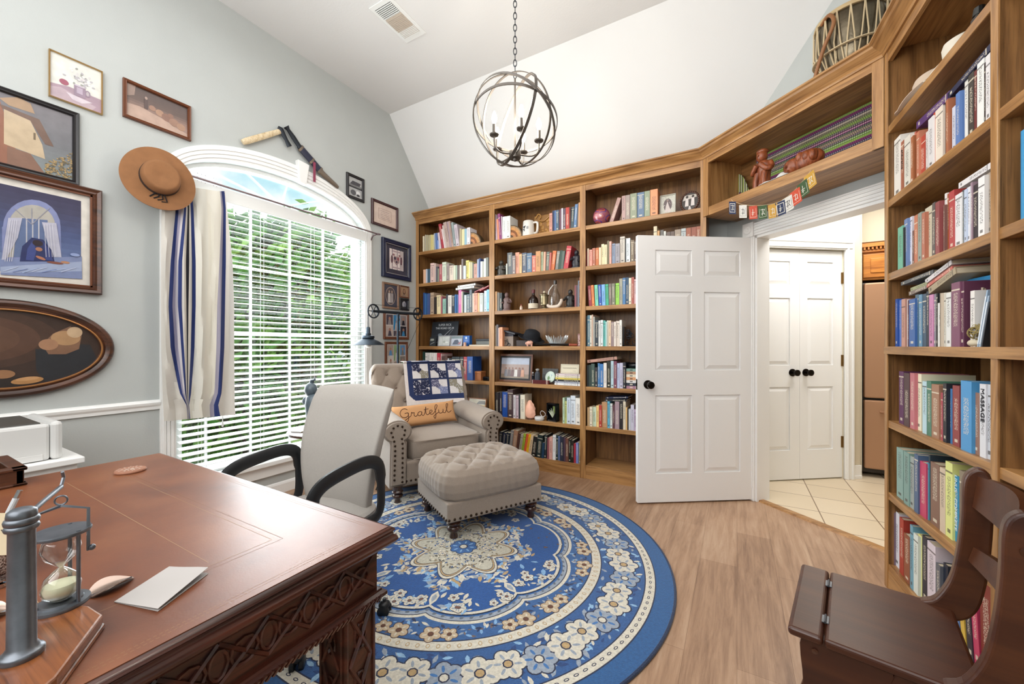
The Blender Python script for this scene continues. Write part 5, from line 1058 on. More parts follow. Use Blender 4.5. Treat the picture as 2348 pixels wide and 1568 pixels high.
# oval picture
t = thing('oval_picture', (XL, .45, 1.175), 'oval dark wood framed brown still life low on the wall', 'picture'); OA, OB = .404, .252
m = MB(); pr_ = [(0, .002), (0, .020), (.010, .032), (.022, .034), (.032, .024), (.038, .020), (.046, .026), (.052, .018), (.058, .012), (.058, .002)]; n = 96
vs = [(b, (OA-a)*math.cos(2*math.pi*i/n), (OB-a)*math.sin(2*math.pi*i/n)) for i in range(n) for a, b in pr_]; k = len(pr_)
m.add(vs, [(i*k+j, i*k+j+1, ((i+1) % n)*k+j+1, ((i+1) % n)*k+j) for i in range(n) for j in range(k-1)]); m.build('frame', 'walnut_frame', t, smooth=True)
m = MB(); m.tube([(.022, (OA-.052)*math.cos(a), (OB-.052)*math.sin(a)) for a in (2*math.pi*i/96 for i in range(96))], .0045, 6, closed=True); m.build('gilt_lip', 'gold_lip', t, smooth=True)
P = Paint((.008, 0, 0), (0, 1, 0), (0, 0, 1)); P.ell(0, 0, OA-.052, OB-.052, '3a2c26', 64)
def q(px, py): a = yz(px, py); return a[0]-.45, a[1]-1.175
for k_, (c_, s_) in enumerate((('46332a', .9), ('543c30', .7), ('5c4234', .5))): P.ell(-.12, .05, (OA-.06)*s_, (OB-.06)*s_*.9, c_, 40)
P.poly([q(-60, 870), q(75, 862), q(170, 880), q(60, 897), q(-60, 900)], '2c2624'); P.poly([q(80, 800), q(120, 800), q(150, 788), q(205, 790), q(225, 830), q(190, 868), q(110, 882), q(82, 850)], '2a2c30')
P.poly([q(95, 790), q(120, 765), q(160, 748), q(186, 770), q(180, 800), q(150, 812), q(110, 812)], '7c5c48'); P.ell(*q(150, 775), .055, .040, 'a88460', 24); P.ell(*q(110, 790), .035, .030, 'a0785c', 20); P.ell(*q(170, 762), .03, .03, 'c0a484', 20); P.ell(*q(62, 872), .055, .018, 'a87c50', 20, rot=.1); P.ell(*q(62, 868), .04, .010, 'b88c60', 20, rot=.1); P.ell(*q(5, 858), .04, .022, '946c4c', 20)
P.build('print', 'print', t)
def p_double(P, U, w, h):
    RC_(P, U, 0, 0, 1, 1, 'a8a8a8'); RC_(P, U, 0, .46, 1, .54, '1c1a20'); PL(P, U, [(.1, .62), (.8, .6), (.9, .8), (.3, .82)], '38343c'); PL(P, U, [(0, .54), (1, .54), (1, .64), (0, .6)], '6c6c6c'); EL(P, U, .35, .22, .2, .14, '4c4c50', w, h); EL(P, U, .7, .25, .16, .12, 'd0d0d0', w, h); EL(P, U, .7, .14, .12, .06, '2c2c30', w, h)
frame('small black frame with two stacked monochrome photographs', 2.455, 2.658, 2.605, 2.838, .026, .020, 'black_frame', p_double)
def p_cert(P, U, w, h):
    RC_(P, U, 0, 0, 1, 1, 'd0bcb0'); 
    for a, b in ((.22, .235), (.765, .78)): RC_(P, U, a, .25, b, .78, 'a08478')
    for a, b in ((.25, .265), (.765, .78)): RC_(P, U, .22, a, .78, b, 'a08478')
    for k in range(5): 
        for j in range(9): RC_(P, U, .30+j*.045+(.01 if k % 2 else 0), .66-k*.085, .335+j*.045, .675-k*.085, '54404c'); P.k = 8
frame('mahogany framed certificate with small text up by the bookcase', 2.748, 3.105, 2.43, 2.688, .026, .022, 'mahog_frame', p_cert)
def p_crest(P, U, w, h):
    RC_(P, U, 0, 0, 1, 1, '2c2c3c')
    for k in range(14): RC_(P, U, .03+k*.07, .0, .05+k*.07, 1, '3c3a4c'); P.k = 4
    RC_(P, U, .2, .18, .8, .84, 'dcd0cc'); RC_(P, U, .33, .75, .67, .80, 'b09ca0'); RC_(P, U, .3, .22, .7, .27, 'b09ca0')
    PL(P, U, [(.38, .62), (.62, .62), (.62, .44), (.5, .33), (.38, .44)], '9c8484'); EL(P, U, .43, .55, .05, .05, '3c3448', w, h); EL(P, U, .57, .55, .05, .05, '8c4c54', w, h); EL(P, U, .5, .44, .035, .035, '3c3448', w, h)
    for s_ in (-1, 1): EL(P, U, .5+s_*.2, .5, .05, .13, '6c5058', w, h); EL(P, U, .5+s_*.13, .66, .05, .035, '8c6468', w, h)
frame('dark navy frame holding a small printed crest beside the window', 2.88, 3.294, 1.915, 2.325, .045, .030, 'navy_frame', p_crest, .0, lip='silver_lip')
def p_oval(P, U, w, h):
    RC_(P, U, 0, 0, 1, 1, '3c3c4c'); EL(P, U, .5, .5, .38, .40, 'a49084', w, h, 32); EL(P, U, .5, .5, .35, .37, '50484c', w, h, 32)
    for u, c_ in ((.40, 'c4bcb8'), (.60, '9c9494')): PL(P, U, [(u-.10, .2), (u+.09, .2), (u+.08, .62), (u-.08, .62)], c_); EL(P, U, u, .69, .055, .06, 'a88c7c', w, h)
frame('taupe framed oval photograph of a couple under the crest', 2.89, 3.116, 1.585, 1.862, .022, .018, 'taupe_frame', p_oval)
def p_face(P, U, w, h): RC_(P, U, 0, 0, 1, 1, 'a48468'); EL(P, U, .5, .5, .18, .3, '4c3428', w, h); EL(P, U, .5, .55, .12, .2, 'a07c64', w, h); PL(P, U, [(.15, 0), (.85, 0), (.6, .25), (.4, .25)], '8c7464')
frame('little brown framed portrait right of the oval photograph', 3.128, 3.272, 1.722, 1.858, .014, .016, 'brown_frame', p_face)
def p_bw(P, U, w, h): RC_(P, U, 0, 0, 1, 1, '24242c'); EL(P, U, .4, .5, .16, .3, '9c9ca4', w, h); EL(P, U, .62, .5, .14, .28, '7c7c88', w, h); EL(P, U, .5, .78, .09, .1, 'b4acac', w, h)
frame('little black framed monochrome photograph above the lamp crossbar', 3.128, 3.272, 1.585, 1.715, .018, .016, 'black_frame', p_bw)
def p_col(cs):
    def f(P, U, w, h):
        RC_(P, U, 0, 0, 1, 1, 'd0c8c4'); i = 0
        for u0, v0, u1, v1 in ((.05, .52, .34, .95), (.36, .30, .66, .95), (.68, .52, .95, .95), (.05, .05, .34, .48), (.68, .05, .95, .48), (.36, .05, .66, .27)):
            RC_(P, U, u0, v0, u1, v1, cs[i % len(cs)]); EL(P, U, (u0+u1)/2, (v0+v1)/2+.05, .05, .07, 'a87c6c', w, h, 10); PL(P, U, [(u0+.06, v0), (u1-.06, v0), (u1-.1, (v0+v1)/2), (u0+.1, (v0+v1)/2)], cs[(i+2) % len(cs)]); i += 1
    return f
frame('brown framed collage of family snapshots behind the lamp pole', 2.905, 3.268, 1.262, 1.560, .026, .018, 'brown_frame', p_col(['4c4450', '3c84b4', '8c8484', 'c4b4ac', '2c2830']))
frame('lower brown framed collage of snapshots behind the armchair', 2.925, 3.25, .93, 1.235, .026, .018, 'brown_frame', p_col(['a8988c', '88a87c', '5c8cb8', 'd4ccc4', '7c746c']))

# hat on the wall
_h = onx(366, 412, XL+.135)
ha = thing('brimmed_hat', (XL+.135, _h.y, _h.z), 'tan wide-brimmed hat hanging on the wall over the window corner', 'hat'); ha.rotation_euler = (Matrix.Rotation(R(-9), 3, 'Z') @ Matrix.Rotation(R(84), 3, 'Y')).to_euler()
m = MB(); m.grid(lambda u, v: ((.094+.084*v)*math.cos(2*math.pi*u)*1.08, (.094+.084*v)*math.sin(2*math.pi*u), .012+.012*v*math.cos(4*math.pi*u)-.010*v), 64, 8, closeu=True); m.build('brim', 'hat_felt', ha, smooth=True, solid=.004)
MB().lathe([(.096, .008), (.093, .050), (.085, .076), (.074, .082), (.04, .074), (0, .070)], (0, 0, 0), 48, sx=1.08).build('crown', 'hat_felt', ha, smooth=True)
MB().lathe([(.0975, .008), (.0965, .030), (.0950, .034)], (0, 0, 0), 48, sx=1.08).build('hat_band', 'hat_band', ha, smooth=True)
for k in range(4): MB().tube([(.0991, .012*k-.02, .026), (.105+.012*k, .02*k-.03, .02), (.125+.006*k, .018*k-.05, .016)], .0035, 5).build('cord_end', 'dark_felt', ha)
# rod, rings, striped shawl
rd = thing('curtain_rod', (XL, 1.85, 2.31), 'slim metal curtain rod with curled end bracket across the window head', 'rod'); M('rod_metal', '8c7c80', .3, .8)
MB().tube([(.095, -.70, 0), (.095, .90, 0)], .007, 10).build('rod', 'rod_metal', rd, smooth=True)
for s_, y in ((1, .88),):
    m = MB(); m.tube(smoothpath([(.0, y, -.07), (.02, y, -.06), (.05, y, -.02), (.095, y, -.012)], 5), .007, 8); m.box(0, .006, y-.012, y+.012, -.09, -.02); m.tube([(.095+.018*math.cos(a), y+.03*s_+.018*math.sin(a), 0+.0*a) for a in (2*math.pi*k/14 for k in range(14))], .006, 6, closed=True); m.build('bracket', 'rod_metal', rd, smooth=True)
SX = XL+.095
for k, px in enumerate((453, 462, 471, 490, 497, 507)):
    p = onx(px, 398+(px-443)*.32, SX); c_ = MB(); c_.tube([(0, .002*math.sin(a*2), .014*math.cos(a)) for a in (2*math.pi*j/14 for j in range(14))], .0016, 5, closed=True); c_.tube([(0, 0, -.014), (0, .003, -.035), (0, -.003, -.04)], .0014, 5); c_.build('hook', 'chrome', rd, loc=(.095, p.y-1.85, p.z-2.31))
ys_ = [425, 480, 600, 700, 800, 900, 930, 955]
bd = [([372, 371, 369, 369, 370, 373, 374, 376], 'd0ccc4'), ([402, 403, 391, 386, 391, 412, 428, 430], '24346c'), ([406, 410, 400, 395, 401, 418, 429, 430.5], '9490a4'), ([411, 416, 405, 402, 409, 421, 429.5, 430.8], 'c8c4c8'), ([418, 422, 409, 408, 416, 424, 430, 431], '24346c'), ([424, 427, 418, 417, 422, 427, 430.5, 431.5], 'd0ccc4'), ([428, 430, 426, 427, 428, 429, 431, 432], '141420'), ([432, 434, 434, 432, 431, 431, 431.5, 433], 'd0ccc4'), ([434, 437, 440, 440, 437, 433, 432, 434], '24346c'), ([438, 444, 449, 449, 446, 438, 433, 436], 'd8d6cc'), ([470, 475, 478, 474, 470, 464, 455, 460], 'dad6ca'), ([503, 508, 503, 498, 496, 492, 480, 482], '9c98a8'), ([506, 512, 509, 507, 505, 500, 490, 492], '24346c'), ([514, 518, 518, 516, 514, 508, 500, 505], 'd4d0c8'), ([516, 521, 533, 537, 537, 538, 538, 540], None)]
def itp(xs, y):
    for i in range(len(ys_)-1):
        if y <= ys_[i+1]: f = (y-ys_[i])/(ys_[i+1]-ys_[i]); return xs[i]+(xs[i+1]-xs[i])*f
    return xs[-1]
m = MB(); rows = 40; grid_ = []
for j in range(rows+1):
    row = []
    for i, (xs, c_) in enumerate(bd[:-1]):
        for s_ in range(4):
            yb = 425+(955-425)*j/rows; xa, xb = itp(xs, yb), itp(bd[i+1][0], yb); px = xa+(xb-xa)*s_/4; py = yb
            if j == rows: py = 966-(px-376)*.095
            if j == 0: py = 418+(px-372)*.16
            row.append((px, py))
    row.append((itp(bd[-1][0], yb), row[-1][1])); grid_.append(row)
nc = len(grid_[0]); vs = []
for j, row in enumerate(grid_):
    for px, py in row: p = onx(px, py, SX); dep = .018*math.sin((px-372)*.16+.35*math.sin(j*.15))+.006*math.sin(px*.45); p2 = onx(px, py, SX+.004+dep*min(1, .35+j/12)); vs.append(tuple(p2))
ky = 1.25; fs = []; 
for j in range(rows):
    for i in range(nc-1): m.f.append((j*nc+i, j*nc+i+1, (j+1)*nc+i+1, (j+1)*nc+i)); m.m.append(0); m.c.append(hx(bd[i//4][1]))
m.v = [(x-SX, y-ky, z-2.3) for x, y, z in vs]; vcol('shawl_cloth', .8, .3, 300); sh = m.build('striped_shawl', 'shawl_cloth', smooth=True, label='white prayer shawl with navy stripes hung as a curtain', cat='shawl', loc=(SX, ky, 2.3), solid=.0015)
# hatchet and sheathed knife above the arch
p0, p1 = onx(556, 326, XL+.03), onx(646, 300, XL+.03); hn = thing('hatchet', tuple(p0), 'old hatchet with pale wooden handle mounted above the window arch', 'hatchet'); d = p1-p0; dn = d.normalized()
MB().tube([(0, 0, 0), tuple(d*.1), tuple(d*.6), tuple(d*1.0)], [.019, .023, .022, .018], 10, flat=.55, up=(1, 0, 0)).build('handle', 'light_wood', hn, smooth=True)
m = MB(); e = onx(664, 336, XL+.03)-p0; e0 = onx(638, 292, XL+.03)-p0; w_ = Vector((0, dn.y, dn.z)); m.tube([tuple(e0), tuple(e0*.5+d*.5+w_*.005), tuple(e*.6+d*.4), tuple(e)], [.014, .024, .016, .022], 8, flat=.7, up=(1, 0, 0)); m.build('head', 'iron', hn, smooth=True)
kp = [onx(*q_, XL+.03) for q_ in ((656, 290), (688, 338), (742, 400), (776, 430))]; kn = thing('sheathed_knife', tuple(kp[0]), 'long sheathed knife with dark handle and red ribbon along the arch', 'knife'); kk = [p-kp[0] for p in kp]; M('sheath_blue', '22263c', .5); M('old_steel', '7c7064', .4, .6); M('ribbon_red', '8c3c54', .8)
MB().tube([tuple(kk[0]), tuple(kk[1]*.15), tuple(kk[1]*.5), tuple(kk[1]*.9), tuple(kk[1])], [.028, .016, .022, .020, .027], 10, flat=.6, up=(1, 0, 0)).build('handle', 'iron', kn, smooth=True)
MB().tube([tuple(kk[1]), tuple(kk[1]*.5+kk[2]*.5), tuple(kk[2]*.8+kk[1]*.2)], [.032, .032, .030], 10, flat=.4, up=(1, 0, 0)).build('sheath', 'sheath_blue', kn, smooth=True)
MB().tube([tuple(kk[2]*.8+kk[1]*.2), tuple(kk[2]), tuple(kk[3]*.85+kk[2]*.15), tuple(kk[3])], [.028, .028, .020, .014], 8, flat=.4, up=(1, 0, 0)).build('sheath_tip', 'old_steel', kn, smooth=True)
m = MB()
for f in (.0, .45, .8): q_ = kk[1]*(1-f)+kk[2]*f; m.tube([tuple(q_*1.0), tuple(q_+(kk[2]-kk[1])*.07)], .035, 10, flat=.45, up=(1, 0, 0))
m.build('fittings', 'old_steel', kn, smooth=True)
q_ = kk[1]*.45+kk[2]*.55; MB().box(.014, .017, q_.y-.011, q_.y+.011, q_.z-.17, q_.z).build('ribbon', 'ribbon_red', kn)

# ================================================================ CORNER CABINET CONTENTS (local: u along, y in)
HM = Matrix.Translation(HO) @ Matrix.Rotation(HRZ, 4, 'Z')
def hp(u, y, z): return HM @ Vector((u, y, z))
def hu(px, py, y): Mi = HM.inverted(); o = Mi @ Vector((0, 0, H)); d = Mi.to_3x3() @ Vector(ray(px, py)); t = (y-o.y)/d.y; return o+d*t
tx = thing('woven_textile', hp(0, 0, 2.256), 'striped green and magenta woven textile standing at the back of the corner cabinet', 'textile', HRZ)
P = Paint((0, .318, 0), (1, 0, 0), (0, 0, 1), .0002); a, b = hu(1735, 425, .32).x, 1.085; pal = ['5c7c34', '3a2c40', 'a08c74', '1c2040', '7c2c64', '2c2c30', '86a04c', '4c4448', '8c7c6c', '1c2444', '7c2c64', '6c8c3c']; n = 24
for i in range(n): z = .008+i*.0145; P.rect(a+.0*i, z, b, z+.0145, pal[i % len(pal)]); P.k = 1
for i in range(n):
    z = .008+i*.0145
    for j in range(78): u = a+.004+(b-a)*j/78; P.poly([(u, z+.003), (u+.006, z+.005), (u+.008, z+.011), (u+.002, z+.009)], ['c8c8b8', '9cac5c', '1c1c24', 'b8a8a0'][(i*3) % 4] if (i+j) % 1 == 0 else 'c8c8b8'); P.k = 3
P.build('cloth', 'cloth_print', tx, solid=0)
a2 = hu(1690, 460, .30).x
m = MB(); m.grid(lambda u, v: (a-.01+(a2-a)*(1-u), .314-.05*u, .004+.29*v*(1-.75*u*u)), 18, 14, colfn=lambda u, v: hx(pal[int(u*17) % 12] if int(v*30) % 2 else ['c8c8b8', '1c1c24', '9cac5c'][int(u*17) % 3])); m.build('folded_end', 'cloth_print', tx, solid=.003)
p = hu(1770, 420, .15); sx_ = p.x
cf = thing('carved_figure', hp(sx_, .075, 2.255), 'standing carved wooden figure in the corner cabinet', 'carving', HRZ)
m = MB(); m.lathe([(0, 0), (.042, 0), (.045, .02), (.036, .06), (.042, .10), (.050, .13), (.046, .15), (.02, .165), (0, .168)], (0, 0, 0), 20, sy=.8); m.ball((-.008, -.005, .195), (.030, .032, .036), 16, 12); m.ball((-.008, .0, .222), (.033, .033, .018), 16, 8)
for s_ in (-1, 1): m.tube(smoothpath([(.042*s_, 0, .145), (.060*s_, -.01, .11), (.045*s_, -.035, .10), (.012*s_, -.045, .135)], 4), [.014]*13, 8); m.tube([(.022*s_, -.02, .09), (.026*s_, -.035, .04), (.028*s_, -.03, 0)], [.02, .016, .018], 8)
m.ball((-.008, -.036, .193), (.006, .008, .008), 8, 6); m.build('figure', 'carved_wood', cf, smooth=True)
p = hu(1860, 395, .12)
cf.scale = (1.12, 1.12, 1.12)
cr_ = thing('face_carving', hp(p.x, .075, 2.255), 'reclining carved wooden head resting on white cloth in the corner cabinet', 'carving', HRZ)
m = MB(); m.ball((.01, 0, .062), (.092, .055, .062), 24, 16); m.ball((-.07, -.01, .055), (.055, .048, .052), 18, 12)
for k in range(3): m.ball((-.01+k*.038, -.028, .082-.008*k), (.024, .036, .034), 14, 10)
m.tube([(-.09, -.048, .04), (-.085, -.062, .05), (-.08, -.05, .06)], .008, 8); m.tube([(-.10, -.04, .028), (-.07, -.055, .024)], .006, 6); m.build('head', 'carved_wood', cr_, smooth=True)
wc = thing('white_cloth', hp(p.x-.17, .055, 2.255), 'crumpled white cloth beside the carved head', 'cloth', HRZ); M('white_cloth', 'd8d6d2', .9)
MB().grid(lambda u, v: (-.09+.2*u, -.05+.11*v, .004+.045*math.sin(math.pi*u)**.5*math.sin(math.pi*v)*(.6+.4*math.sin(9*u+5*v))), 20, 12).build('cloth', 'white_cloth', wc, smooth=True, solid=.002)
# prayer flags
FL = [((1683, 462), '2c3450'), ((1707, 470), 'd0ccc4'), ((1730, 472), 'b84c38'), ((1752, 471), '3c5434'), ((1775, 468), 'b88c3c'), ((1792, 462), '2c3450'), ((1808, 452), 'd0ccc4'), ((1826, 436), 'c04c34'), ((1842, 418), '3c5434'), ((1858, 398), 'c0943c')]
pf_ = thing('prayer_flag_string', hp(.55, -.012, 2.25), 'string of small colourful prayer flags hung along the corner cabinet shelf', 'flags', HRZ)
pts = []
for (px, py), c_ in FL: q_ = hu(px, py, -.010); pts.append(q_)
Pv = Vector((.55, 0, 2.25)); st0 = hu(1680, 458, -.012)-Pv; st1 = hu(1862, 392, -.012)-Pv
cp = [st0]+[Vector((q_.x, -.010, q_.z))-Pv for q_ in pts]+[st1]; MB().tube([tuple(p) for p in cp], .0014, 5).build('string', 'rope', pf_)
for i, ((px, py), c_) in enumerate(FL):
    q_ = pts[i]-Pv; nx_ = (pts[min(i+1, 9)]-pts[max(i-1, 0)]); sl = math.atan2(nx_.z, nx_.x)*.6; w_, h_ = .062, .085
    P = Paint((q_.x, -.012, q_.z-.002), (math.cos(sl), 0, math.sin(sl)), (-math.sin(sl)*.3, -.12, 1), .0003); c2 = 'd8d4c8' if c_ not in ('d0ccc4',) else '3c3c40'
    P.rect(-w_/2, -h_, w_/2, 0, c_); P.rect(-w_*.38, -h_*.86, w_*.38, -h_*.14, c2 if c_ in ('2c3450',) else c_)
    if c_ == '2c3450': P.rect(-w_*.33, -h_*.82, w_*.33, -h_*.18, c_)
    else: [P.line(z_, .0015, c2 if c_ == 'd0ccc4' else 'e0d8c8') for z_ in ([(-w_*.38, -h_*.2), (-w_*.38, -h_*.85), (w_*.38, -h_*.85), (w_*.38, -h_*.2)],)]
    gl_ = [[(-.3, -.3), (.3, -.3), (.1, -.5), (.3, -.7)], [(-.25, -.35), (.2, -.35), (.2, -.7)], [(-.2, -.5), (.25, -.5)]][i % 3]
    for L_ in (gl_, [(-.2, -.62), (.15, -.62)], [(0, -.25), (-.05, -.75)]): P.line([(a*w_*.8, b*h_) for a, b in L_], .003, c2)
    P.build('flag', 'cloth_print', pf_)
# drum on top of the cabinets
p = hu(1950, 95, .17); dr = thing('rope_drum', hp(p.x, .17, 2.7075), 'antique brass hand drum laced with rope on top of the corner cabinet', 'drum', HRZ+.15); dr.location = hp(p.x, .175, 2.708)
tb = Matrix.Rotation(R(-12), 3, 'Y'); dr.rotation_euler = (0, 0, HRZ)
prf = [(.0, .004), (.07, .006), (.10, .03), (.135, .09), (.155, .16), (.163, .23), (.165, .29), (.160, .33), (.15, .35)]
MB().lathe(prf, (0, 0, .0), 36).build('shell', 'brass_drum', dr, smooth=True); MB().lathe([(.168, .335), (.171, .345), (.168, .356), (.0, .358)], (0, 0, 0), 36).build('drumhead', M('hide', 'b8a078', .8).name, dr, smooth=True)
m = MB()
for k in range(18): a = 2*math.pi*k/18; b = a+.17; m.tube([(.171*math.cos(a), .171*math.sin(a), .335), (.172*math.cos((a+b)/2), .172*math.sin((a+b)/2), .17), (.125*math.cos(b), .125*math.sin(b), .03)], .0035, 5); m.tube([(.171*math.cos(a), .171*math.sin(a), .335), (.172*math.cos(a-.08), .172*math.sin(a-.08), .17), (.125*math.cos(a-.17), .125*math.sin(a-.17), .03)], .0035, 5)
m.build('lacing', 'rope', dr, smooth=True)
m = MB(); m.tube([(.170*math.cos(a), .170*math.sin(a), .155+.02*math.sin(a)) for a in (2*math.pi*k/36 for k in range(36))], .009, 6, closed=True, flat=.5, up=(0, 0, 1)); m.tube([(.128*math.cos(a), .128*math.sin(a), .028) for a in (2*math.pi*k/30 for k in range(30))], .008, 6, closed=True); m.build('rope_band', 'rope', dr, smooth=True)
m = MB(); m.tube(smoothpath([(-.06, -.150, .33), (0, -.185, .33), (.03, -.195, .26), (-.02, -.200, .15), (-.07, -.19, .03)], 6), .010, 8); m.build('drumstick', M('stick_wood', '8c5c34', .5).name, dr, smooth=True)
m = MB()
for k in range(9): m.ball((-.10-.012*k, -.12-.006*k, .016+.004*(k % 2)), (.014, .011, .011), 8, 6)
m.build('rope_tassel', 'rope', dr, smooth=True)
# ================================================================ BOOKS AND CURIOS
BM = Matrix.Translation((0, 3.393, 0)); RM = Matrix.Translation(RO) @ Matrix.Rotation(RRZ, 4, 'Z')
def loc_(Mx, px, py, yo):
    Mi = Mx.inverted(); o = Mi @ Vector((0, 0, H)); d = Mi.to_3x3() @ Vector(ray(px, py)); t = (yo-o.y)/d.y; return o+d*t
NAMES = {'cream': 'e4d8c0', 'white': 'e6e6e4', 'tan': 'b8976c', 'brown': '7c5840', 'dark brown': '4c342c', 'black': '1c1c20', 'charcoal': '3c4044', 'grey': '84888a', 'pale grey': 'bcc2c4', 'navy': '243458', 'blue': '3c6cac', 'light blue': '90bcd8', 'teal': '5c9c9c', 'green': '4c8c68', 'dark green': '2c4438', 'sage': '8c9c84', 'lime green': 'a0dc58', 'yellow': 'e0c45c', 'orange': 'd47c44', 'peach': 'e0a890', 'pink': 'd07c98', 'red': 'b04040', 'maroon': '742c38', 'purple': '6c4468', 'lilac': 'b8a8c8', 'taupe': '948478', 'slate blue': '5c7490'}
def cname(h):
    a = [int(h[i:i+2], 16) for i in (0, 2, 4)]; return min(NAMES, key=lambda k: sum((a[i]-int(NAMES[k][2*i:2*i+2], 16))**2*(1, 1.3, 1)[i] for i in range(3)))
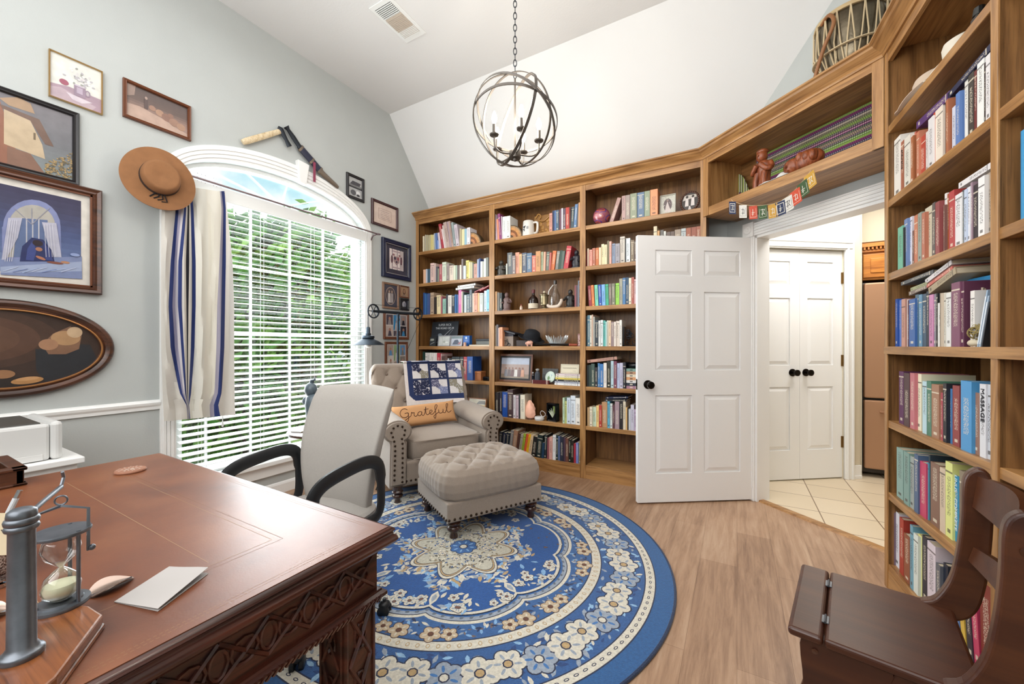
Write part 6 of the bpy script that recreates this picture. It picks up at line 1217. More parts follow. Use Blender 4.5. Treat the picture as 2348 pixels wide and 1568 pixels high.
# shelf rows: (frame, bay words, shelf word, shelf z, zoom (ox, oy, scale), "x0 x1 ytop colour lean" in zoomed units)
rows_ = [
 (BM, 'left back bay', 'top', s1, (960, 500, 13.81), '130 168 570 e8dcc0 0;200 232 528 b8b09c 0;234 264 545 c4b890 0;266 296 530 b0a890 0;298 330 540 c8bc94 0;332 362 535 b4ac90 0;364 394 528 ccc090 0;396 436 525 dccc84 0;440 482 525 d8cc98 0;500 536 480 a8b0bc -20;540 600 475 5c78ac -20;604 640 700 9cb0d8 -10;655 715 460 dcc8cc -60;735 808 185 a83844 -110;812 850 345 e0d0d0 -100;852 886 235 d0ccc4 -110;890 995 130 bca49c -120;1000 1046 110 a8949c -110;1050 1108 95 b4988c -120;1112 1180 135 98a4a4 -90;1190 1290 200 c8bcc4 -80;1294 1350 330 b8ac8c 0;1362 1448 350 e0d8a8 0;1452 1518 340 94b8c8 0;1524 1622 300 e4e0e4 0'),
 (BM, 'left back bay', 'second', s2, (960, 590, 13.81), '145 215 385 e8b898 0;228 272 370 c0c8d8 0;285 362 365 4a6478 0;370 490 180 e4c4bc 0;492 542 190 d0b8b0 0;546 600 290 5c5c64 0;603 645 350 88907c 0;652 740 215 b05c64 0;744 868 150 d4dcc8 0;872 960 200 a09490 0;975 1098 260 e0d0c0 0;1102 1165 255 d4d8c0 0;1168 1218 250 a8b8a8 0;1225 1290 250 6c5c58 0;1296 1350 240 e8d8c8 0;1353 1410 50 807470 0;1414 1490 265 ccd4dc 0;1494 1590 95 e4d47c 0;1593 1642 140 e0d0a8 0;1645 1700 150 c0bc98 0;1704 1740 180 707068 0;1746 1850 200 c49484 0;1855 1898 60 a8b8d4 0;1902 1950 30 4a5c8c 0;1955 2020 130 e0e0dc 0;2028 2062 130 c4c8bc 0;2066 2126 30 e8e8e0 0;2130 2200 5 80847c 0;2204 2236 10 20242a 0'),
 (BM, 'left back bay', 'third', s3, (960, 650, 13.81), '142 190 290 2c4c84 0;192 234 320 3c6ca4 0;237 290 330 40608c 0;293 352 310 44588c 0;368 480 285 b49c84 0;485 560 430 2c2420 0;566 700 370 e4d4a8 0;703 745 400 a8646c 0;758 862 480 8cb4a4 0;866 920 340 303238 0;925 1040 370 dcd8d0 0;1045 1138 360 28303c 0;1141 1200 345 1f5c94 0;1203 1246 350 8cb4dc 0;1262 1350 210 d070a8 0;1354 1388 250 d8d0b8 0;1391 1432 270 3c4c4c 0;1442 1510 360 c4ccd0 0;1520 1604 340 70808a 0;1608 1680 195 606870 0;1690 1738 310 e0d4c4 0;1742 1862 300 dc9c84 0;1866 1920 300 e8b888 0;1930 2030 300 d0d8d0 0;2036 2066 310 8c9490 0;2074 2150 225 c8d4e4 0;2154 2240 190 88c8e4 0'),
 (BM, 'left back bay', 'fifth', s5, (960, 800, 11.2), '100 165 70 1c3c34 0;170 218 95 e0dcd8 0;221 270 97 dcd8d4 0;273 322 96 e0dcd6 0;325 375 98 dcd6d0 0;378 428 100 e4dcd8 0;431 468 100 e0d8d0 0;472 552 105 b43444 0;555 582 120 e8c8c8 0;586 660 185 4c3430 0;662 735 185 54382f 0;738 775 240 c8ccd4 0;778 848 240 242c34 0;852 948 200 20282c 0;951 1048 200 242c32 0;1051 1144 200 20282c 0;1147 1240 200 a83c44 0;1244 1388 195 1c4c94 0'),
 (BM, 'middle back bay', 'top', s1, (1120, 460, 10.673), '132 222 345 ccb8c4 -45;226 268 450 d88c70 -30;272 326 320 8c4474 -50;330 344 385 dcd0d8 -20;347 428 390 e4e8e4 0;431 530 375 e8e8e2 0;1490 1560 305 c89080 0;1565 1614 245 2c3c5c 0;1617 1648 240 5c78a8 0;1651 1718 230 4c6478 0;1721 1750 225 5c3c40 0;1753 1785 200 6c5060 0;1788 1820 185 dcd8e0 0;1823 1885 190 5c5060 0;1889 1975 165 b04038 0;1978 2010 160 5c3430 0;2014 2080 150 405058 20;2084 2150 85 5c7ca4 35;2156 2196 70 786c68 20;2200 2226 45 e0a878 10;2229 2262 60 b06040 0'),
 (BM, 'middle back bay', 'second', s2, (1120, 550, 10.673), '430 460 580 c8ccc0 0;462 580 310 64686a 0;584 656 385 908484 0;658 750 305 dc9c84 0;754 815 345 d8b484 0;818 930 315 5c6474 0;938 1058 320 647c94 0;1066 1155 380 c87464 0;1158 1270 275 c89468 0;1275 1342 290 a4ac90 0;1346 1390 290 e8a890 10;1400 1472 290 6c746c 25;1475 1518 310 b4645c 25;1521 1608 265 d0784c 55;1632 1700 270 80807c 50;1703 1760 255 384c44 60;1764 1825 270 5c6860 50;1832 1945 145 b8404a 90'),
 (BM, 'middle back bay', 'third', s3, (1120, 630, 10.673), '160 202 410 d8a878 0;210 262 430 6c6860 0;265 330 440 1c2424 0;2108 2146 260 84484c 0;2150 2186 250 5c4c54 0;2190 2220 140 707884 0;2223 2262 60 8c5444 0'),
 (BM, 'middle back bay', 'fourth', s4, (1120, 730, 10.673), '155 190 175 e0d0b8 0;193 238 150 50484c 0;241 262 230 c8b0a8 0;266 342 215 e09c74 0'),
 (BM, 'middle back bay', 'sixth', s6, (1120, 880, 10.673), '165 250 205 282020 0;268 330 205 302c38 0;333 465 200 1f4c9c 0;469 596 140 4c383c 0;600 664 270 d8d0d4 0;678 736 290 c8b0b8 0;740 775 270 303438 0;780 890 270 e4dcc8 0;1815 1862 340 b8d0b0 0;1865 1916 420 c8d088 0;1919 2006 340 c4d0dc 0;2010 2126 290 d4dce4 0;2130 2262 350 e8e4dc 0'),
 (BM, 'middle back bay', 'bottom', s7, (1120, 970, 10.673), '240 300 210 3c4048 35;320 398 240 1c2848 40;402 480 240 202c3c 40;490 560 180 908c8c 60;563 660 180 b4886c 65;668 722 250 5c3c34 65;726 788 270 b0a898 70;791 845 260 a4b83c 75;848 900 270 d85c38 85;903 960 270 e8b424 85;966 1040 290 d8bc98 75;1046 1150 330 24201f 55;1162 1290 290 1f2c2c 45;1295 1350 480 1c3c58 25;1353 1412 290 2c3438 25;1430 1478 360 8c5058 15;1482 1560 340 d8a498 10;1568 1640 290 e4e4e4 10;1643 1700 290 1f3438 10;1703 1750 320 586890 0;1754 1832 330 282c3c 0;1838 1882 350 4c3848 0;1885 1958 370 6c4438 0;1962 2012 400 1c2420 0;2016 2084 420 242018 0;2088 2138 500 a42c3c 0;2142 2200 480 7888c4 0;2208 2280 450 908468 0'),
 (BM, 'right back bay', 'top', s1, (1335, 410, 8.097), '505 572 350 a8847c 150;735 802 315 b0908c 0;805 886 300 988880 0;892 1012 270 8c947c 0;1020 1150 250 5c7490 0;1155 1256 225 8c9880 0;1262 1400 195 dc9468 0'),
 (BM, 'right back bay', 'second', s2, (1335, 520, 15.68), '110 165 870 94242c 0;185 235 780 e0c8b0 0;255 358 820 e09484 0;365 465 765 b87460 0;480 590 755 c06c3c 0;600 680 740 e0c8a8 0;690 785 620 e4dcb4 0;788 892 640 e4d4ac 0;898 968 500 70684c 0;972 1050 520 e0a898 0;1070 1178 600 8c9cb4 0;1188 1345 600 9c98a0 0;1360 1530 350 d0c8bc 0;1534 1568 430 181818 0;1570 1720 410 dce4e8 0;1740 1860 480 80705c 0;1864 1960 500 746460 0'),
 (BM, 'right back bay', 'second', s2, (1335, 410, 8.097), '1325 1388 880 d0c4a4 0;1391 1436 960 d8a870 0;1450 1510 950 605c58 0;1515 1552 970 d4d4cc 0;1563 1635 985 5c4c44 0;1639 1710 975 64544c 0;1718 1832 940 9c8c7c 0;1838 1924 920 b0b8b8 0;1928 2018 910 9c5c44 0;2022 2118 895 945440 0;2121 2196 880 9c5c44 0'),
 (BM, 'right back bay', 'third', s3, (1335, 625, 8.708), '135 192 260 943c44 -25;198 248 250 e88850 -25;262 325 245 7cc8ac -20;336 390 240 345cb0 -20;397 466 235 7cb0e4 -15;470 528 230 48b088 -12;533 588 220 786c64 -8;592 656 215 80806c -5;665 735 210 a0dc58 0;740 804 120 a4a08c 0;808 864 105 4c7cac 0;868 926 95 2c4c68 0;930 980 105 e8dcc4 0;984 1032 90 b06054 0;1036 1078 130 e0b8b8 0'),
 (BM, 'right back bay', 'fourth', s4, (1335, 625, 8.708), '76 100 870 2c3840 0;103 152 850 5c8090 0;155 186 850 e4dccc 0;189 216 840 e0c0ac 0;219 250 880 a4a49c 0;254 320 945 303840 0;324 362 955 d0d0cc 0;365 415 945 dce0e0 0;418 464 955 60b4ac 0;467 490 980 b8d8d4 0;493 526 955 e8e0d0 0;529 572 955 e8ccac 0;576 630 980 907c7c 0;633 672 980 e4d8cc 0;676 740 965 e8dcd0 0;744 792 945 e8e4dc 0'),
 (BM, 'right back bay', 'fifth', s5, (1335, 800, 7.838), '85 115 290 242c30 0;118 156 285 3c4c48 0;160 222 265 40544c 0;226 276 330 2c2c30 0;280 316 255 4c7cac 0;319 378 270 3c74b0 0;383 438 250 e4dcd4 0;441 510 220 282820 0;514 564 215 b4ccd4 0;567 620 220 784458 0;623 670 255 b8c0dc 0;673 730 250 c0bcd0 0;734 780 240 2c2c34 0'),
 (BM, 'right back bay', 'sixth', s6, (1335, 800, 7.838), '90 130 1050 b89870 0;134 180 1040 e0d4bc 0;184 250 1045 ccdcc4 0;254 300 1015 e8c480 0;303 348 1010 b43c34 0;352 450 955 b88c64 0;454 496 940 5ca8c4 0;500 541 980 d8dcd8 0;545 582 1005 5c3840 0;586 666 945 a08890 0;670 730 940 242020 0;734 780 945 d8ccb4 0;784 808 1050 e0b878 0;811 828 1060 2c2420 0;831 868 1080 c8ccd0 0;871 930 1005 c8c4d4 0;933 975 1085 b8a4bc 0'),
 (RM, 'right-wall bookcase', 'second', s2, (2030, 100, 4.354), '88 150 940 e8e4dc 0;153 186 975 a06048 0;189 246 930 dcd8cc 0;249 280 930 a4623c 0;283 308 885 b8604c 0;311 338 880 c0785c 0;341 402 925 b04434 0;405 425 880 d8d0cc 0;428 478 740 dcd8d8 0;481 496 690 b8482c 0;499 574 640 e4d8c8 0;577 600 600 3c3830 0;603 628 560 a86848 0;631 664 610 c87c74 0;667 700 630 c8ccdc 0;703 742 490 5c7cb4 0;746 788 460 2c2824 0;792 824 370 e4e0d8 0;828 884 260 403c38 0;887 912 270 6c3030 0;916 984 175 e8e8e4 0;987 998 190 302424 0;1002 1046 110 e0dcdc 0;1050 1066 90 d8d0c8 0'),
 (RM, 'right-wall bookcase', 'third', s3, (2030, 370, 5.6), '160 224 840 6cb094 0;227 240 850 202420 0;243 284 740 6c84b0 0;287 344 720 e0dce4 0;347 368 890 704840 0;371 414 690 c07454 0;417 464 660 90988c 0;467 506 660 b06c54 0;511 598 585 ccc4ac 0;602 638 530 5c5450 0;642 693 520 8c4444 0;697 742 580 dcc8b4 0;745 760 560 7c5850 0;763 788 410 e8e4e0 0;791 814 420 a4542c 0;817 884 380 b04444 0;887 984 420 e4e4e4 0;987 1008 370 4c5458 0;1011 1044 360 bcc8dc 0;1047 1089 330 dcdce0 0;1092 1119 270 98808c 0;1122 1188 300 342c30 0;1192 1274 200 eceae8 0;1278 1374 150 a89888 0'),
 (RM, 'right-wall bookcase', 'fourth', s4, (2030, 580, 6.819), '156 190 720 2c54a0 0;193 250 740 6c84c0 0;253 310 720 c09080 0;314 340 730 e8e4e0 0;343 366 740 5c3038 0;370 464 720 3c64a0 0;468 520 650 4c6878 0;523 570 650 6c94b0 0;574 640 640 405468 0;643 680 600 2c3440 0;684 748 650 c888b0 0;752 794 640 84848c 0;797 816 630 202020 0;820 914 775 dcdcd8 0;918 944 620 c8c4b8 0;948 1026 620 e0e0dc 0;1032 1165 460 7c4c64 0;1168 1232 450 5c3048 0;1236 1272 450 48b0d8 0;1330 1396 590 e4e0da 0'),
 (RM, 'right-wall bookcase', 'fifth', s5, (2030, 830, 6.535), '205 274 140 5c3058 0;277 360 165 4c3438 0;370 438 165 bc7078 0;442 542 175 e8e4c8 0;556 618 290 b8d4dc 0;622 688 285 4c7c68 0;692 804 335 a07860 0;808 862 455 b05460 0;865 916 320 24242c 0;924 1004 395 4c7cb0 0;1008 1112 355 8c4040 0;1130 1292 285 4c94c8 0;1302 1408 455 98705c 0;1414 1506 330 dcdce0 0;1512 1600 340 c8ccd4 0'),
 (RM, 'right-wall bookcase', 'sixth', s6, (2030, 1000, 6.03), '156 245 170 8caca4 0;254 328 220 7c9c94 0;332 396 280 9ca4a0 0;400 452 250 4c6484 0;456 474 290 a8c4e4 0;478 566 360 c04464 0;570 596 370 5ca4bc 0;599 620 260 30404c 0;625 748 375 806050 0;752 828 440 d0bca4 0;832 928 360 dce08c 0;936 1020 540 1c84b0 0;1024 1130 490 887c68 0;1400 1472 600 2c70c4 0'),
 (RM, 'right-wall bookcase', 'bottom', s7, (2030, 1150, 6.273), '85 126 140 705c6c 0;130 200 150 e0e0e8 0;205 262 240 a83c30 0;267 352 480 8c5038 0;356 396 340 6ca0b4 0;402 470 470 d8e0d8 0;474 528 480 e4e08c 0;532 600 500 1f2434 0;604 722 600 d8ccd4 0;726 788 900 60646c 0;792 830 930 742038 0;834 900 900 1c2434 0;1030 1110 1050 4c78b4 -120;1120 1180 1000 d8b44c -120;1190 1270 980 2c2c38 -90;1280 1370 950 c84468 -90;1385 1560 900 84342c -40'),
]
books = []
for ri, (Mx, bay, shelf, z, (ox, oy, sc_), data) in enumerate(rows_):
    rr_ = random.Random(ri*7+1)
    for e in data.split(';'):
        a, b, yt, col, lean = e.split(); a, b, yt, lean = float(a), float(b), float(yt), float(lean)
        yo = rr_.uniform(.010, .026) if Mx is BM else rr_.uniform(.012, .03)
        xm = ox+(a+b)/2/sc_; p0 = loc_(Mx, ox+a/sc_, 700, yo); p1 = loc_(Mx, ox+b/sc_, 700, yo); pt = loc_(Mx, xm+lean/sc_, oy+yt/sc_, yo)
        h = max(.10, min(pt.z-z, .318)); dx = loc_(Mx, xm+lean/sc_, 700, yo).x-loc_(Mx, xm, 700, yo).x; w = abs(p1.x-p0.x)*.985; ang = math.atan2(dx, h)
        x = (p0.x+p1.x)/2
        area_ = (b-a)/sc_*abs(oy+yt/sc_-(YH-(z-H)*1e-9)) if 0 else (b-a)/sc_*h*900/max(.8, (Mx @ Vector((x, yo, z))).dot(camF))
        books.append(dict(M=Mx, bay=bay, shelf=shelf, z=z, x=x, w=w, h=h/max(.5, math.cos(ang)) if ang else h, yo=yo, ang=ang, col=col, cn=cname(col), area=area_, d=min(.27, max(.10, h*rr_.uniform(.62, .74))), r=rr_.random(), px=xm))
def book_geo(w, h, d, th=.0024):
    """cover: spine first (front face carries the lettering), boards; pages separate. origin = foot of the spine"""
    x0, x1 = -w/2, w/2; th = min(th, w*.2); C_ = MB(); C_.box(x0, x1, 0, th, 0, h); C_.m[2] = 0
    C_.box(x0, x0+th, th, d, 0, h, mi=1); C_.box(x1-th, x1, th, d, 0, h, mi=1); P_ = MB(); P_.box(x0+th, x1-th, th, d-.003, .003, h-.003); return C_, P_
keep = sorted(books, key=lambda q: -q['area'])[:292]; kid = {id(q) for q in keep}
# labels
def ordi(n): return ['first', 'second', 'third', 'fourth', 'fifth', 'sixth', 'seventh', 'eighth', 'ninth', 'tenth'][n]
shelves_ = {}
for q in books: shelves_.setdefault((q['bay'], q['shelf']), []).append(q)
for k, L_ in shelves_.items():
    L_.sort(key=lambda q: q['px']); hm = sorted(q['h'] for q in L_)[len(L_)//2]; wm = sorted(q['w'] for q in L_)[len(L_)//2]
    for i, q in enumerate(L_):
        q['lead'] = 'leaning' if abs(q['ang']) > .12 else ('tall' if q['h'] > hm*1.18 else 'short' if q['h'] < hm*.82 else 'thick' if q['w'] > wm*1.45 else 'slim' if q['w'] < wm*.7 else '')
        q['L'] = L_[i-1]['cn'] if i else None; q['Rn'] = L_[i+1]['cn'] if i < len(L_)-1 else None; q['i'] = i
    def cand(q):
        b = (q['lead']+' '+q['cn']).strip()+' book'; pl_ = '%s shelf, %s' % (q['shelf'], q['bay'])
        yield '%s on the %s shelf of the %s' % (q['cn']+' book', q['shelf'], q['bay'])
        yield '%s on the %s shelf of the %s' % (b, q['shelf'], q['bay'])
        if q['L'] and q['Rn']: yield '%s between %s and %s ones, %s' % (b, q['L'], q['Rn'], pl_)
        if not q['L']: yield '%s, leftmost on the %s' % (b, pl_)
        if not q['Rn']: yield '%s, rightmost on the %s' % (b, pl_)
    cs = [list(cand(q)) for q in L_]; allc = {}
    for c in cs:
        for s_ in set(c): allc[s_] = allc.get(s_, 0)+1
    # a short form only counts when no other book on the shelf fits it
    for q, c in zip(L_, cs):
        lab = next((s_ for s_ in c if allc[s_] == 1 and len(s_.replace(',', ' ').split()) <= 16), None)
        if not lab:
            same = [o for o in L_ if o['cn'] == q['cn']]; n_ = same.index(q)
            lab = '%s book, %s of its colour from left, %s shelf, %s' % (q['cn'], ordi(min(n_, 9)), q['shelf'], q['bay'])
        q['label'] = lab
seen = {}
rest_c, rest_p = MB(), MB()
for q in books:
    C_, P_ = book_geo(q['w'], q['h'], q['d']); A_ = hx(q['col'])[:3]+(q['r'],)
    Ml = q['M'] @ Matrix.Translation((q['x'], q['yo'], q['z'])) @ Matrix.Rotation(q['ang'], 4, 'Y')
    if id(q) in kid:
        mi = [1]*len(C_.f); mi[2] = 0; C_.m = mi; C_.c = [A_]*len(C_.f); o = C_.build('book', ['book_spine', 'book_cloth'], label=q['label'], cat='book', group='books on the %s shelf of the %s' % (q['shelf'], q['bay']))
        me = o.data; uv = me.uv_layers.new(name='UVMap')
        for li in me.polygons[2].loop_indices: v = me.vertices[me.loops[li].vertex_index].co; uv.data[li].uv = ((v.x+q['w']/2)/q['w'], v.z/q['h'])
        o.matrix_world = Ml; P_.build('pages', 'pages', o)
    else:
        for src, dst, c_ in ((C_, rest_c, A_), (P_, rest_c, hx('d8cbb0'))): dst.add([Ml @ Vector(v) for v in src.v], src.f, c_, 1)
for i in range(len(rest_c.m)): rest_c.m[i] = 0
if rest_c.f: rest_c.build('books', 'book_cloth', label='remaining slim little books tucked among the larger ones along the shelves', cat='books', kind='stuff')

# books lying down: frame, centre (x, z bottom), length along shelf, thickness, depth, tilt
def lying(Mx, x0, x1, z, th, d, col, label, tilt=0, yo=.02, group=None):
    C_, P_ = MB(), MB(); w = x1-x0; C_.box(0, w, 0, .003, 0, th); C_.box(0, w, .003, d, 0, .0025, mi=1); C_.box(0, w, .003, d, th-.0025, th, mi=1); P_.box(.003, w-.003, .003, d-.003, .0025, th-.0025); A_ = hx(col)[:3]+(.77,)
    C_.c = [A_]*len(C_.f); C_.m = [1]*len(C_.f); C_.m[2] = 0; o = C_.build('book', ['book_spine', 'book_cloth'], label=label, cat='book', group=group); me = o.data; uv = me.uv_layers.new(name='UVMap')
    for li in me.polygons[2].loop_indices: v = me.vertices[me.loops[li].vertex_index].co; uv.data[li].uv = (v.z/th, v.x/w)
    o.matrix_world = Mx @ Matrix.Translation((x0, yo, z)) @ Matrix.Rotation(-tilt, 4, 'Y'); P_.build('pages', 'pages', o); return o
def L2(Mx, pa, pb, th, d, col, label, yo=.02):     # by two spine ends (bottom edge), photo pixels
    a, b = loc_(Mx, *pa, yo), loc_(Mx, *pb, yo); lying(Mx, a.x, a.x+(b-a).length, a.z, th, d, col, label, math.atan2(b.z-a.z, b.x-a.x), yo)
L2(BM, (1045, 665), (1087, 659.5), .020, .17, 'e4e6e4', 'white book lying flat across books, third shelf, left back bay, lower one')
L2(BM, (1049.5, 659.5), (1090, 653.5), .020, .16, 'e8e8e6', 'white book topping the pair lying flat, third shelf, left back bay')
L2(BM, (1088, 671), (1110, 660), .012, .17, '8c2c38', 'maroon book lying tilted on peach book, third shelf, left back bay')
L2(BM, (1100, 668), (1121, 656), .012, .17, 'a03440', 'red book lying tilted nearest the divider, third shelf, left back bay')
L2(BM, (1347, 832), (1415, 824), .026, .17, 'b88c7c', 'pinkish book lying tilted across the row, fifth shelf, right back bay')
L2(BM, (1387, 920), (1437, 920.5), .018, .17, '22262e', 'black book lying flat, lower of two, sixth shelf, right back bay')
L2(BM, (1389, 914), (1440, 913), .014, .17, '28304c', 'navy book lying flat on a black one, sixth shelf, right back bay')
for i, (yt, yb, c_, l_) in enumerate(((640, 695, 'a87c90', 'lilac'), (582, 634, '2c3440', 'black'), (530, 577, 'e0dcd8', 'white'), (478, 526, 'd89c6c', 'orange'), (434, 474, 'e4d8c0', 'cream'), (380, 420, 'b88c6c', 'tan'), (345, 372, '7c9c90', 'green'))):
    z1 = loc_(BM, 1445, 800+yb/7.838, .02).z; z2 = loc_(BM, 1445, 800+yt/7.838, .02).z; x0 = loc_(BM, 1436, 850, .02).x; lying(BM, x0, -.36, s5+.0005 if i == 0 else s5+i*.0245+.001, .0235, .17, c_, '%s book in the flat stack by the open door, fifth shelf, right back bay' % l_)
for i, (c_, l_) in enumerate((('e4e6e8', 'white'), ('a8acb8', 'silver-grey'), ('1c1c24', 'black spiral-bound'), ('d8c45c', 'yellow'), ('ddd4bc', 'cream'), ('d8c8c8', 'pale pink'))):
    x0 = loc_(BM, 1272+i*.6, 870, .025).x; lying(BM, x0, -1.234, s5+.0005+i*.0175, .0168, .20, c_, '%s magazine in the flat stack, fifth shelf, middle back bay' % l_, 0, .02, 'magazines in the flat stack')
L2(RM, (2101, 297), (2177, 226), .030, .22, '54346c', 'purple patterned book lying across upright ones, second shelf, right-wall bookcase')
L2(RM, (2173, 228), (2273, 112), .022, .20, '1c2444', 'navy book lying across the tallest upright ones, second shelf, right-wall bookcase')
L2(RM, (2198, 433), (2272, 386), .020, .20, 'e0dcdc', 'white book lying on top of upright ones, third shelf, right-wall bookcase')
L2(RM, (2084, 678), (2125, 661), .017, .19, '7c6c64', 'brown book, lowest at left of lying stack, fourth shelf, right-wall bookcase')
L2(RM, (2088, 668), (2125, 654), .015, .19, 'a0a47c', 'olive book in the lying stack, fourth shelf, right-wall bookcase')
L2(RM, (2066, 655), (2140, 627), .016, .19, '585c60', 'grey book topping the left lying stack, fourth shelf, right-wall bookcase')
L2(RM, (2130, 674), (2192, 627), .026, .26, 'a8987c', 'thick beige book lying lowest on upright ones, fourth shelf, right-wall bookcase')
L2(RM, (2125, 660), (2184, 617), .013, .26, 'c4685c', 'red book lying between beige and white, fourth shelf, right-wall bookcase')
L2(RM, (2122, 651), (2182, 606), .018, .26, 'd8d4d4', 'white book topping the slanted stack, fourth shelf, right-wall bookcase')

# ---------------------------------------------------------------- curios helper
CU = {}
def cmat(c, rough=.5, metal=0):
    nm = 'c_%s_%d_%d' % (c, rough*10, metal*10)
    return M(nm, c, rough, metal).name
def at(Mx, px, py, yo, z): q = loc_(Mx, px, py, yo); return Mx @ Vector((q.x, yo, z))
def rzof(Mx): return Mx.to_euler().z
def sframe(Mx, pa, pb, z, yo, label, fcol, pcolor, paint=None, fw=.012, lean=8, matc=None, easel=True, inner=None):
    a, b = loc_(Mx, *pa, yo), loc_(Mx, *pb, yo); w, h = b.x-a.x, a.z-z; t = thing('framed_photograph', Mx @ Vector(((a.x+b.x)/2, yo, z)), label, 'picture', rot=(R(-lean), 0, rzof(Mx)))
    m = MB()
    for x0, x1, z0, z1 in ((-w/2, w/2, 0, fw), (-w/2, w/2, h-fw, h), (-w/2, -w/2+fw, fw, h-fw), (w/2-fw, w/2, fw, h-fw)): m.box(x0, x1, 0, .014, z0, z1)
    m.build('frame', cmat(fcol, .4), t, bevel=.002)
    if inner: m = MB(); f2 = fw*1.9; [m.box(x0, x1, .002, .01, z0, z1) for x0, x1, z0, z1 in ((-w/2+fw, w/2-fw, fw, f2), (-w/2+fw, w/2-fw, h-f2, h-fw), (-w/2+fw, -w/2+f2, f2, h-f2), (w/2-f2, w/2-fw, f2, h-f2))]; m.build('inner_frame', cmat(inner, .5), t); fw = f2
    P = Paint((0, .008, 0), (1, 0, 0), (0, 0, 1)); P.rect(-w/2+fw, fw, w/2-fw, h-fw, matc or pcolor)
    if paint: paint(P, lambda u, v: ((u-.5)*(w-2*fw), fw+v*(h-2*fw)), w-2*fw, h-2*fw)
    P.build('print', 'print', t); MB().box(-w/2+.002, w/2-.002, .0085, .0125, .002, h-.002).box(-.012, .012, .012, .014, .01, h*.5).build('easel_back', 'black_frame', t); return t
def people(cs, sky='b0b8c8', gr='9c8c80'):
    def f(P, U, w, h):
        RC_(P, U, 0, 0, 1, 1, gr); RC_(P, U, 0, .62, 1, 1, sky)
        for i, c_ in enumerate(cs): u = .12+i*.76/max(1, len(cs)-1) if len(cs) > 1 else .5; PL(P, U, [(u-.06, .08), (u+.06, .08), (u+.045, .5), (u-.045, .5)], c_); EL(P, U, u, .56, .03, .06, '9c7460', w, h, 10)
    return f
# left back bay
slt = thing('slate_plaque', at(BM, 1016, 790, .10, s4), 'engraved black slate plaque with two title lines, fourth shelf of left back bay', 'plaque', rot=(R(-8), 0, 0))
a, b = loc_(BM, 984, 735, .10), loc_(BM, 1044, 790, .10); w = b.x-a.x; h = .285; MB().box(-w/2, w/2, 0, .012, 0, h).build('slate', cmat('20262e', .6), slt, bevel=.002)
P = Paint((0, -.0005, 0), (1, 0, 0), (0, 0, 1)); P.line([(-.10, .04), (.0, .12), (.10, .20)], .004, 'b8bcc0'); P.line([(.0, .05), (.12, .19)], .003, '9ca0a4'); P.poly([(-.08, .02), (-.02, .13), (.0, .11), (-.05, .02)], '8c9494'); P.poly([(.02, .03), (.05, .08), (.08, .03)], '6c7480'); P.ell(-.06, .13, .03, .018, '6c7880'); P.ell(-.02, .05, .03, .018, '8c9898')
for k in range(6): P.line([(-w/2+.01, .03+k*.018), (w/2-.01, .045+k*.016)], .0012, '5c6874')
P.build('engraving', 'lettering', slt); text('title', 'SUPER RICK', .036, (0, -.001, .245), (1, 0, 0), (0, 0, 1), 'c4c8cc', slt); text('title', 'THE ROAD OF 34', .034, (0, -.001, .207), (1, 0, 0), (0, 0, 1), 'c4c8cc', slt)
sp = thing('small_slate', at(BM, 991, 790, .03, s4), 'small dark slate with pale scribbled letters at the left end, fourth shelf', 'plaque', rot=(R(-8), 0, 0)); MB().box(-.045, .045, 0, .008, 0, .105).build('slate', cmat('23282c', .6), sp, bevel=.002)
P = Paint((0, -.0005, 0), (1, 0, 0), (0, 0, 1)); [P.line([(-.035+.01*k, .06), (-.028+.01*k, .085), (-.02+.01*k, .065)], .004, 'b8bcb0') for k in range(5)]; P.line([(-.03, .02), (.0, .035), (.03, .045)], .006, '9ca0a0'); P.build('scribble', 'lettering', sp)
def snow(P, U, w, h): RC_(P, U, 0, 0, 1, 1, 'c8ccc8'); P.line([U(.35, .1), U(.3, .9)], .002, '7c8480'); EL(P, U, .5, .4, .12, .12, 'a8b0a8', w, h); EL(P, U, .75, .35, .15, .08, 'e0e4e0', w, h)
def rock(P, U, w, h): RC_(P, U, 0, 0, 1, 1, 'b8bcc8'); PL(P, U, [(.1, .1), (.3, .6), (.6, .65), (.85, .1)], '545c6c'); PL(P, U, [(.6, .2), (.9, .5), (.9, .1)], 'a87c84'); RC_(P, U, 0, .75, 1, 1, '7c8c90')
sframe(BM, (1003, 769), (1030.5, 793), s4, .045, 'small silver-framed snowy photograph beside the little slate, fourth shelf', '9c9ca0', 'c8ccc8', snow, .009)
sframe(BM, (1031.5, 769), (1059, 793), s4, .045, 'small silver-framed bluish photograph beside the blue box, fourth shelf', '9c9ca0', 'b8bcc8', rock, .009)
bb_ = thing('blue_box', at(BM, 1069, 790, .05, s4), 'little blue box with white emblem on the fourth shelf, left back bay', 'box'); MB().box(-.043, .043, 0, .05, .028, .115).box(-.04, .04, .0, .05, 0, .028).build('carton', cmat('1f5ca8', .4), bb_, bevel=.001)
P = Paint((0, -.0005, 0), (1, 0, 0), (0, 0, 1)); P.ell(0, .09, .012, .014, 'c8d8e8'); P.line([(-.02, .065), (.02, .065)], .003, 'b0c4dc'); P.line([(-.018, .055), (.018, .055)], .002, 'b0c4dc'); P.build('emblem', 'lettering', bb_)
fgn = thing('figurine', at(BM, 1066, 790, .018, s4), 'tiny peach figurine in front of the blue box, left back bay', 'figurine'); MB().lathe([(0, 0), (.018, 0), (.014, .018), (.017, .034), (.010, .042), (0, .044)], (0, 0, 0), 14).build('figure', cmat('d0a48c', .5), fgn, smooth=True)
pap = thing('paper_stack', at(BM, 1098, 790, .05, s4), 'low stack of cream papers on the fourth shelf, left back bay', 'papers'); MB().box(-.14, .14, 0, .16, 0, .016).build('sheets', cmat('d8ccb8', .8), pap)
